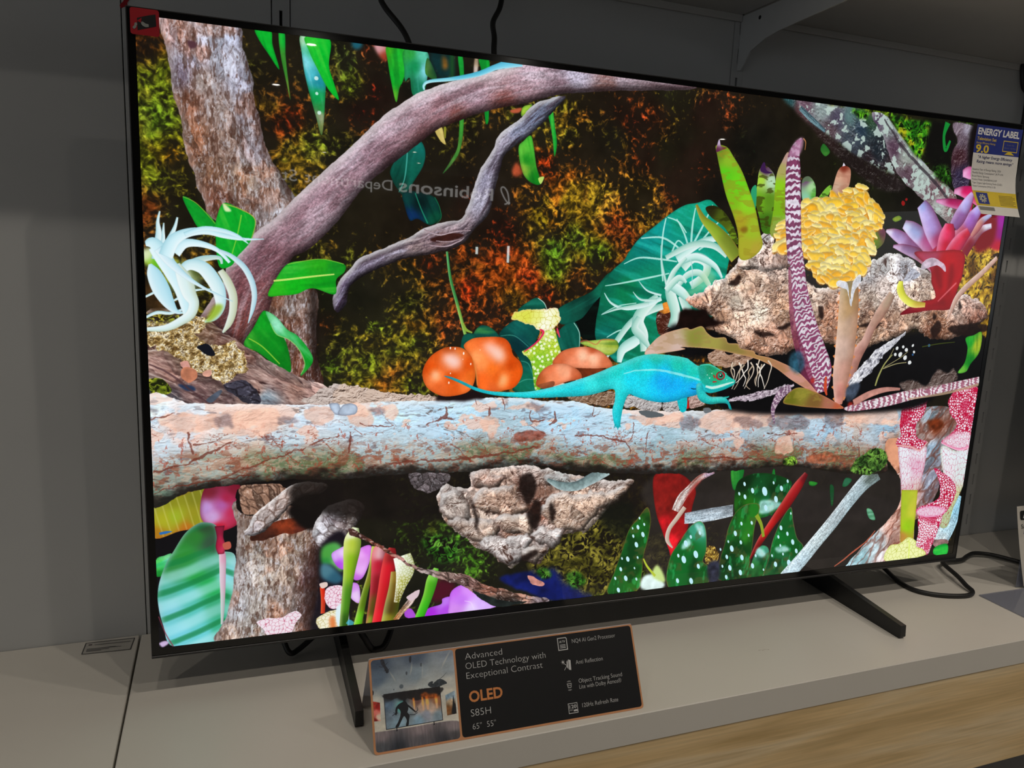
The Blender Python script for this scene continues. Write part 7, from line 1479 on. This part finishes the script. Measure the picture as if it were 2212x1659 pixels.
fill(P('1374.9,254.3 1418.4,249.5 1500.6,246.2 1509.2,289.7 1503.6,315 1496.5,343.7 1487.6,363 1439.9,365.3 1399.7,370.6 1360.3,375.8 1376.1,363.2 1412.1,348.5 1445.5,340 1429.8,310.7 1420.6,283.2'), PC('1420.6,261.6,#a8405a 1463.3,269.3,#b8141c 1446.8,291.6,#9a0c14 1471,309.6,#b01018 1473.4,344.2,#8a0810 1437.3,351.2,#a80c18 1379.5,370.9,#7a1020 1417.3,354.7,#a8101c'), speck(.15, .03), rim=(4, '#5a060c', .45))
for q_ in (P('1429.9,267.4,10.6 1442.7,291.7,16.4 1456.8,322.5,10.8'), P('1476.3,272,9.3 1479.6,300,14.5 1475.8,334.7,8.7'), P('1469.9,347.4,10.9 1438.4,357.4,10.8 1398.9,365.9,5.7')):
    stroke(q_, '#6a060e', alpha=.5, feather=4)
stroke(P('1453.2,347.7,2.2 1488.9,315.4,3.6 1496.1,308.9,2.9'), '#f08a90', alpha=.7, feather=1)
fill(P('1398.7,274.7 1420.6,261.6 1455.6,272.7 1462.7,288 1439.8,276.3 1420,280.1 1400.6,285.3'), '#c8bccc', speck(.25, .12), jit=2, alpha=.9)
stroke(P('1350.8,309.8,10.4 1351.5,325.1,17.4 1364.3,341.7,15.4 1388.6,353.6,14.2 1421.5,355.2,9.3'), PC('1351.4,312.9,#e8e84a 1351.5,325.1,#d8d83c 1371.2,346.2,#e0e050 1413.2,354.7,#c8a83c'), lit=('#8a8a1c', '#fcfca0', .6))
stroke(P('1597.1,255,9.7 1564.1,284.8,11.9 1523.4,317.7,13.2 1502.3,340.4,12.5 1490.9,369.3,8.1 1485.5,385.3,2.2'), '#c8a494', lit=('#8a5a4c', '#f0dcd4', .6), tex=speck(.12, .1))
fill(P('1356.2,306.6 1376.3,284.6 1398.5,296.2 1380.1,305.9'), '#b8bccc', rough(.1, .6, 1, 0, 187), jit=4)

# ---------------------------------------------------------------- on the log: mushrooms, pitcher, lizard
fill(P('419.8,518.3 430,513.4 488,511.9 499,520 493.9,526.5 446.1,527.9 420.1,527.3'), '#1a0e10', jit=3, feather=2)
def shroom(p, cols, rim='#7a2c08'):
    fill(p, cols, chain(lambda X, Y, r: np.clip(r*np.array([1.1, .86, .72], np.float32), 0, 1), speck(.07, .05), speck(.05, .3)), rim=(4, rim, .3))
OR = 'e0701c'
shroom(P('462.8,438.3 475.5,426.9 495.1,423.7 527.3,424.1 541.3,434.4 548.2,452.6 562.1,465.8 566.3,484.3 555.7,505.3 536.7,512.4 498.8,514.3 488.2,504.1 484,478.1 475.2,454.9'), PC('469.3,437,#e8904a 495.3,428.1,#d87a38 527.5,429.3,#c05a1c 541.8,444.8,#c85a14 506.5,439.6,#e89468 520.4,452.5,#e08a50 523.6,462.9,#d87830 545.7,468.3,#b8500c 557.4,484.2,#d86a18 513.4,475.8,#e88a30 496.9,467.9,#f0a868 485.9,457.5,#f4b880 498,493.9,#e0782c 524.9,491.6,#d86814 533.2,494.4,#f0b070 514.8,509.8,#d87838 552.7,500,#d06014'))
shroom(P('395.9,483.5 403,462.1 417.8,447.6 438.1,439.6 461.6,442.1 477.4,457.5 484,478.1 482.6,498.8 472.1,514.2 445.9,520.4 425,518.4 404.1,505.2'), PC('403.2,472.2,#c85a10 418,454.7,#d06a20 438.3,444.6,#b0581c 459.2,449.8,#d88840 438.8,459.8,#e89c78 449.3,465,#e0885c 433.8,467.4,#d87c40 470.4,467.7,#c85c10 479.1,488.4,#d87c28 444.9,487.9,#c85808 419,487.6,#f0b888 413.5,474.8,#d06010 424.6,505.6,#d87838 450.8,508.6,#d06a20 466.4,503.7,#e89048'))
fill(P('495.6,434.5 511.6,435.8 528.1,442.2 534.1,455.2 529.2,465.6 515.4,460.3 504.1,447.3'), '#fbe6e2', feather=6, alpha=.75)
fill(P('428.3,454.7 443.7,451 456.9,457.4 458.6,470.2 449.7,475.2 436.5,470'), '#fbe6e4', feather=6, alpha=.8)
fill(P('411.1,479.9 418.6,476.2 421.5,487.6 415.3,492.6'), '#f8d8b8', feather=4, alpha=.6)
fill(P('527.4,486.4 537,489.2 536.3,502.3 525.5,506.1'), '#f6c890', feather=4, alpha=.55)
for p in P('440.8,441.6,2.3 448.6,442.6,2.1 463.2,450.3,2.6 475.7,467.7,2.1 440,498.1,2.3 442.1,482.8,1.5 490.7,444.7,1.0 462.2,460,1.0'):
    dots([(p[0], p[1], p[2]*.5, p[2]*.9)], '#fff4ea')
stroke(P('477.9,457.5,1.3 484.6,479.4,2.4 488.2,504.1,2.1'), '#f0a050', alpha=.6, feather=1)
# yellow pitcher with lid
leaf(P('667.9,433 691,428.4 732.5,426.9 741.2,442.4 722.6,454.7 691.9,441.8'), PC('673.8,434.3,#a8c04a 706.2,434.3,#b8c85a 727.6,442.4,#9ab03a'), seed=190, light='#e0ecA0')
stroke(P('667.8,431.6,2.5 679.3,428.9,2.5 697.4,435.6,2.0 708.6,427.5,2.5 732.5,427.5,2.3'), '#c86a4a', alpha=.6)
fill(P('564,448.8 574.7,442.3 588.1,431.8 600.9,410.8 617.6,408 627.5,431.7 634,453 623.9,466.3 607.6,479.5 599.5,511.5 589.5,511.3 580.1,465.9'), PC('569.4,447.5,#c8d84a 588.5,439.6,#a8cc2c 604.3,421.2,#e0e88a 622.5,442.3,#c0d83c 595.4,463.4,#8ac82c 612.3,463.5,#9ac83a 594.3,495.3,#7ab82c'), chain(net('#6aa81c', 0, .16, .0, .12, 191), lambda X, Y, r: mix(r, hexc('#f4fbe0'), sm(worley(X*.12, Y*.12, 192)[0]*-1, -.34, -.24)*.85)), rim=(3, '#5a8a14', .35))
fill(P('541.6,393.7 547,383.4 565.9,378 585,376.2 601.8,376.9 614.2,373.6 625.8,379.7 629,394.8 623.5,402.7 614.9,409.4 593.9,411.4 572.6,401.9 550.4,395.7'), PC('547.4,390.6,#e0e45a 569.1,387.8,#dce050 588.6,390.1,#e8ec7a 607.8,384.6,#fbfbdc 622.2,389.7,#f4f4b8 600.4,403,#fcfce8'), net('#c4b83a', 0, .12, .0, .10, 193), jit=3, jf=.15, rim=(2.5, '#e8b8a0', .5))
stroke(P('593,410.3,2.2 599.7,414.7,3.8 595.5,423.9,3.2 586,434.4,2.7 566.7,448,1.6'), '#e02c58')
stroke(P('623.8,408,2.2 626.6,415.9,3.3 629.9,423.8,1.6'), '#e03a5c')
stroke(P('563.9,446.9,2.1 569.7,452.7,3.2 580.6,448.8,1.6'), '#d8e87a')
# brown caps
fill(P('671.4,485.6 691.8,483.1 695.8,496.8 684.8,510.3 661.3,509.9'), '#e8d8cc', speck(.15, .1))
fill(P('664.8,474.7 718.4,479.3 695.6,494.1 678,496.5'), '#6a2c14', speck(.3, .1))
shroom(P('619.8,468.9 632.9,449 656.8,441 688.9,440.8 716.5,453.3 732.4,473.1 706.3,477.2 664.9,476 656.1,474.6'), PC('629.4,463.6,#c87a54 648.6,447.7,#d08a68 675.3,455.8,#f8ece8 693.1,458.6,#fbf0ec 658.5,466.5,#e0a890 692.1,445.1,#b0603c 720.5,467,#c88868 682,469.4,#e8b8a4'), '#6a2c14')
fill(P('623.1,501.1 649.2,504.3 658.5,512.6 638.8,523.1 627.2,522.8'), '#e8d4c4', speck(.15, .1))
shroom(P('591.4,504.6 597.1,484.7 615.6,470.5 644.1,469.1 667.5,480.1 674.3,493.8 648.9,499.4 623.4,507.1 606.5,510.2'), PC('597.1,495.3,#a8683c 613.1,476.8,#d8906c 636.2,479.8,#f0c4b0 648.1,485.3,#f4d0c0 622.6,493,#e0a484 659.7,485.4,#c07c5c 666.1,493.7,#b86a44'), '#5a2410')
fill(P('594.8,504.7 622.9,498.4 622.1,508.7 603.7,511'), '#8a4a2c', speck(.3, .1), alpha=.85)
# pebbles and crumbs under the lizard
fill(P('647.2,517.8 697.3,518.8 742.6,519.8 747.4,542.3 698.8,541 653.9,531.6'), '#8a6a50', rough(.1, .8, 1, 0, 194), jit=4)
for q in (P('783.2,526.2 831.3,535.9 829.9,555.9 791.6,552 775,540.2'), P('838.2,541.8 866.7,536.7 871.9,557.1 842.7,556.3'), P('758.8,531.3 773.8,526 784.6,543.2 763.2,548.3')):
    fill(q, '#b8b4b4', rough(.1, .8, 1, 0, 195), jit=3)
fill(P('791.8,554.8 823.6,557.2 843.5,565 818.2,568.5 798.8,563.6'), '#5a6064', jit=2)
fill(P('894.5,525.8 914.1,523.3 926.5,546.9 897.3,553.5 889.4,540.2'), '#b8968c', rough(.1, .7, 1, 0, 196), jit=3)
tube(P('881.7,528.4,6.2 887.7,540.1,8.0 890.7,553.3,6.2'), '#c81c14', '#6a0c08', '#ff6a50')
fill(P('923.9,554.2 937.2,553.1 941.3,560.6 928.2,563.2'), '#6a7074', jit=1)
# lizard: tail, body, head, legs
def scales(X, Y, rgb, *st):
    f1, f2, cid = worley(X*.42, Y*.42, 197)
    rgb = np.minimum(rgb*np.array([1., 1.05, 1.06], np.float32)*(.96+.12*cid)[..., None], 1)
    rgb = mix(rgb, hexc('#baf6f4'), sm(-f1, -.26, -.12)*.25)
    return mix(rgb, hexc('#04506a'), (1-sm(f2-f1, 0, .18))*.18)
fill(P('865.6,525.2 884.9,522.7 888.1,554.7 875.2,557.2'), '#0ab0b8', scales)
BODY = np.concatenate([P('431.9,487.3 444.9,489 463.5,496.5 485.1,506.2 512.2,513.5 547.9,515.8 581.3,515.1 617.8,509.1 651.9,501 683.6,491.7 709.7,482.7 730.1,474.7 753.7,466.7 777.5,457.7 801.9,453.1 833.4,453.7 876.2,459.6'), P('888.5,465.3 905.8,474.6 925.3,471.9 942.8,479.6 957.5,485.5 975,496.6 986.6,502.9 985.1,510.5 973.8,516.2 959.1,521.3 937.6,525.5 924,523.5 914.1,523.3 904.7,528.9 875.7,534.6'), P('870,537.4 838.1,540.6 805.9,535.8 780.2,527.9 767.5,524.8 759.7,542.6 755.9,565.1 754.3,583.5 744.7,579.4 737.8,553.2 741.2,533.7 737.6,514.6 712.3,519.7 685.8,524.7 639,526.3 581.9,526.4 540,523 512.5,519.3 485.3,511.9 458.3,498.9')])
fill(BODY, PC('434.5,488.3,#3a7a8a 460.9,497.2,#1a9aa4 498.7,512.2,#18bcc4 553.6,519.9,#1cd0d4 609.7,517,#22d4d8 667.1,510,#1ccad2 696.3,505.1,#34dcd8 710.3,491.5,#1ebab4 739.6,480.9,#1cc8bc 741.7,508.6,#30dada 778.3,467.4,#1cbcb0 814.7,456.5,#1cae98 800.8,475.9,#16d0d8 771.5,497.9,#18d0e4 833.8,493.2,#10bcf0 819.7,512.8,#14c4f4 853,527.8,#10b8f0 788.9,520.7,#1cd0e4 863.7,470.8,#1abca4 867.5,510.8,#0eaef2 752.7,531.2,#1ccccc 749.6,570.5,#1ac8d0 897.6,485.4,#18c4ac 900.5,514.3,#14a4ee 915.5,500.1,#1acccc 931,488.7,#1ab488 955.1,494.8,#1cae8c 967.5,515.5,#1cd0c4 934.3,520.8,#18d0d0'), scales, rim=(3, '#0a8494', .25), emb=(1, 3, 6, .5))
stroke(P('755.3,486.6,1.7 779.5,481.9,2.6 810.6,481.6,3.6 842.5,484.2,4.2 879.4,492.4,4.3 912.4,501.5,3.1'), '#9af0f0', jit=1.5, alpha=.8)
fill(P('815,495.8 836.7,490.4 857,502.1 855.7,522.1 829.7,518.7'), '#1488e8', scales, feather=8, alpha=.5)
for q in (P('815.7,467.7,2.4 823.8,487.4,3.6 819.2,507.1,1.8'), P('840.8,465,2.4 852.4,487.8,3.6 851.9,516.3,1.8'), P('785.2,475.8,1.8 793.1,495.5,3.0 791.4,512.3,1.5'), P('869.9,468.1,2.4 878.3,488.1,3.0 878.9,511,1.8')):
    stroke(q, '#0c8c9c', alpha=.3, feather=3)
stroke(P('730.1,475.3,1.4 753.8,467.2,1.7 777.5,458,2.0 801.9,453.6,2.1 833.4,454.3,2.1 876.2,460.2,1.8 889.3,468.2,1.5'), '#5ad8c4', alpha=.5, jit=1.2, jf=.4)
# head
fill(P('905.9,475.5 925.3,472.2 944.4,479.6 958.6,486.1 975.8,497.5 986.7,503.5 983.1,507.6 952.7,509.4 926.2,511.9 911.7,500'), PC('913.5,485.6,#1c9a84 929.5,480,#1c8a5c 944.1,491.8,#20a060 968.7,500.9,#28b49a 925.6,506,#18a48c'), scales, feather=1.5)
for q, c in ((P('909,473.5,1.8 927,472.2,2.5 946.1,479.6,2.2 967.5,490.6,1.6'), '#4ad0b4'), (P('924.6,512.4,3.7 939.9,515.6,5.0 959.7,511.9,5.0 984.5,505.5,2.2'), '#d8f0e4'), (P('923.3,516.2,2.5 943.8,520.4,2.5 973.6,514.2,1.6'), '#14a0a8')):
    stroke(q, c, jit=1, alpha=.9)
dots([tuple(p) for p in P('954.3,493.4,10.0,8.5')], '#8a1c28')
dots([tuple(p) for p in P('955,493.1,7.5,6.3')], '#2a8a6a')
for q in (P('947.1,488.9,2.2 946.2,496.2,2.5 951.8,500.6,1.9'), P('957.8,487.9,2.2 962.8,493.5,2.5 961.1,499.3,1.9'), P('939.1,491.7,2.5 943,497.6,2.2'), P('938.8,504.8,2.5 947.1,504.1,1.9')):
    stroke(q, '#c01c24')
dots([tuple(p) for p in P('955.3,493.4,3.5,2.8')], '#1a0c10')
dots([tuple(p) for p in P('954.2,492.2,1.3 931.3,497.4,1.2 925.7,491.5,0.9 935.4,488.8,0.9 968.7,500.9,0.9')], '#eafcf8')
stroke(P('893.5,515.6,1.5 900.2,517.2,2.5 906.8,516.7,1.2'), '#06303c', alpha=.7)
# fore leg
fill(P('904.4,510 915.7,507.3 922.1,520.5 936.6,531.9 963.7,533.1 976.5,540.8 985.9,557.4 979.9,555.8 973.8,546.7 956.6,545.4 938.2,546.7 919.2,541.5 908.8,530.4'), PC('909.8,514.5,#1cb4b4 925,532.3,#22bcb4 952.5,538.8,#2cc4b4 981.1,551.3,#1cb0a8'), scales, rim=(3, '#0a7484', .4), emb=(1, 2, 4, .6))
stroke(P('963.9,534.6,2.5 974.1,534,2.5 977.2,532,1.0'), '#2cb8ac')
for q in (P('745.5,577.5,2.7 744.5,584.5,1.5'), P('750.3,580.5,2.7 751.5,587.6,1.5'), P('753.8,577.8,2.1 756.7,583.6,1.2')):
    stroke(q, '#1aa4ac')
canvas *= np.float32(1)
np.clip(canvas, 0, 1, out=canvas)


# ================================================================ screen picture onto the panel
def picture_image(name, arr, gain=1.):
    h, wd = arr.shape[:2]
    im = bpy.data.images.new(name, wd, h)
    px = np.ones((h, wd, 4), np.float32); px[..., :3] = np.clip(arr*gain, 0, 1)[::-1]
    im.pixels.foreach_set(px.ravel()); im.update(); im.pack()
    return im
def screen_mat(im):
    m = bpy.data.materials.new('lit_panel'); m.use_nodes = True
    nt = m.node_tree; b = nt.nodes['Principled BSDF']
    b.inputs['Base Color'].default_value = (.004, .004, .004, 1); b.inputs['Roughness'].default_value = .012; b.inputs['Specular IOR Level'].default_value = .30
    tx = nt.nodes.new('ShaderNodeTexImage'); tx.image = im; tx.extension = 'EXTEND'
    nt.links.new(tx.outputs['Color'], b.inputs['Emission Color']); b.inputs['Emission Strength'].default_value = SCREEN_GAIN
    return m
screen.data.materials.append(screen_mat(picture_image('terrarium_picture', canvas)))

# printed picture on the card: sky with ships, a television, a floor
PS = .5; CW, CH = 568, 576
canvas = np.zeros((CH, CW, 3), np.float32)
# units: tenths of a millimetre from the card's lower left, downwards from the top
def K(s):
    a = P(s); a[:, 1] = 1152-a[:, 1]; return a
def KC(s):
    return [(x, 1152-y, c) for x, y, c in PC(s)]
fill(K('-20,-20 1160,-20 1160,1180 -20,1180'), KC('100,1100,#3a4658 600,1120,#4a5668 1050,1100,#76808e 100,900,#566678 600,880,#7a8894 1050,900,#8e98a0 200,720,#8a949a 700,740,#a2a8a8 1050,720,#b0b0aa 100,600,#b4b4ac 600,600,#b8b6ae 1050,600,#c0bcb0 600,400,#c4c0b4 100,300,#b8b4a8 1050,300,#c0bcb2'), chain(speck(.10, .006, 1, 2.2, 31), speck(.04, .05)), smooth=False)
for q in ('1090,1120,3 1010,1010,14 940,900,3', '560,1040,3 545,950,12 520,880,3', '260,960,4 300,890,10 330,830,3', '700,1000,3 690,900,8 680,830,2'):
    stroke(K(q), '#d0c8b4', alpha=.55, feather=6)
DK = '#2a2c34'
fill(K('150,1110 190,1120 215,1040 250,985 240,950 215,955 190,1020 160,1060'), DK, speck(.4, .05), jit=6)
for q in ('130,1040,5 180,1030,8 250,1080,4', '180,980,4 230,975,6 265,1000,3'):
    stroke(K(q), DK)
fill(K('535,1110 556,1110 552,1060 536,1030 524,1070'), DK); fill(K('670,1010 690,1010 684,970 668,975'), '#4a5058'); fill(K('470,930 492,925 484,890 468,900'), '#4a5058')
dots([(400, 1152-760, 27)], '#566068', jit=3); dots([(300, 1152-735, 9)], '#5a646c')
fill(K('750,730 770,760 820,765 815,735 880,775 930,780 985,745 1005,715 960,705 900,690 830,690 780,700'), '#343a40', speck(.4, .04), jit=4)
stroke(K('900,775,4 960,810,5 1010,850,2'), DK)
fill(K('10,770 40,750 35,710 10,700'), DK)
# floor
fill(K('-20,238 150,262 513,258 760,262 1140,222 1140,-20 -20,-20'), KC('100,220,#7a7074 600,230,#84787c 1050,200,#80767a 100,60,#4a4c52 600,80,#565358 1050,60,#4a484c 300,10,#2c3038 900,10,#33343a'), speck(.18, .02, 3, .4, 33), feather=3)
# side pictures
fill(K('10,636 112,606 108,388 12,396'), KC('40,600,#b43a2c 80,560,#8a1c18 50,500,#c0645c 80,430,#e0b0a0 40,400,#7a1410'), speck(.4, .02), smooth=False)
fill(K('968,572 1100,614 1100,330 972,324'), KC('1000,560,#7a94a8 1080,560,#8aa0b0 1030,480,#a08a70 1000,400,#8a5a30 1080,380,#3a2c24'), speck(.4, .02), smooth=False)
fill(K('1060,470 1075,560 1085,470 1100,420 1090,340 1040,340'), '#1c1c20', jit=3)
# the pictured television
fill(K('163,698 907,690 912,275 168,273'), '#16181c', smooth=False)
fill(K('170,690 900,683 904,283 175,281'), KC('220,640,#2c3038 400,650,#1c1c20 700,650,#241c1c 870,640,#2a2420 230,560,#5a7088 350,540,#6a8a90 250,450,#6a7a8a 450,440,#7a8a94 600,560,#6a4a44 650,480,#c0a494 780,450,#c8b0a0 700,380,#8a90a0 350,340,#7a94a4 600,320,#7a98ac 850,340,#8aa0b0 850,520,#8a5a40'), speck(.25, .012), smooth=False)
fill(K('180,690 900,683 898,600 820,560 700,580 600,560 480,600 420,590 330,630 250,620'), '#1c1a1c', speck(.4, .02), jit=12, feather=5, alpha=.85)
for x, w_ in ((545, 20), (660, 22), (720, 34), (840, 30)):
    stroke(K(f'{x},600,{w_} {x+4},520,{w_*1.2} {x+6},430,{w_*.8}'), KC(f'{x},590,#e07a2c {x},540,#f0b060 {x},450,#d0a888'), feather=6)
fill(K('640,620 700,650 760,620 850,610 880,560 800,560 720,570'), '#b8581c', speck(.5, .03), feather=10, alpha=.7)
fill(K('340,560 420,580 440,480 380,440 330,480'), '#4ab0a8', feather=12, alpha=.6)
# striding figure
MN = '#1a1c20'
dots([(425, 1152-590, 18, 22)], MN)
fill(K('395,570 440,575 462,540 470,480 455,440 480,400 470,350 455,283 425,285 440,350 410,400 370,350 345,310 325,284 290,290 325,340 360,410 365,470 335,500 320,440 300,430 305,500 340,545'), MN, jit=2)
stroke(K('455,530,22 510,480,20 560,430,16'), MN); stroke(K('560,420,10 590,450,8 590,480,5'), MN); stroke(K('480,410,7 540,400,8 590,420,5'), MN); stroke(K('330,450,6 290,440,8 255,425,5'), MN); stroke(K('300,445,5 275,465,5'), MN)
for x in (300, 785):
    fill(K(f'{x},276 {x+12},276 {x+14},240 {x-6},236 {x-2},246'), '#14161a', smooth=False)
stroke(K('170,262,4 540,262,10 900,262,4'), '#d8d4c8', alpha=.5, feather=4)
np.clip(canvas, 0, 1, out=canvas)

m = bpy.data.materials.new('printed_picture_ink'); m.use_nodes = True
nt = m.node_tree; b = nt.nodes['Principled BSDF']; b.inputs['Roughness'].default_value = .5
tx = nt.nodes.new('ShaderNodeTexImage'); tx.image = picture_image('card_picture', canvas, 1.22); nt.links.new(tx.outputs['Color'], b.inputs['Base Color'])
printed.data.materials.append(m)
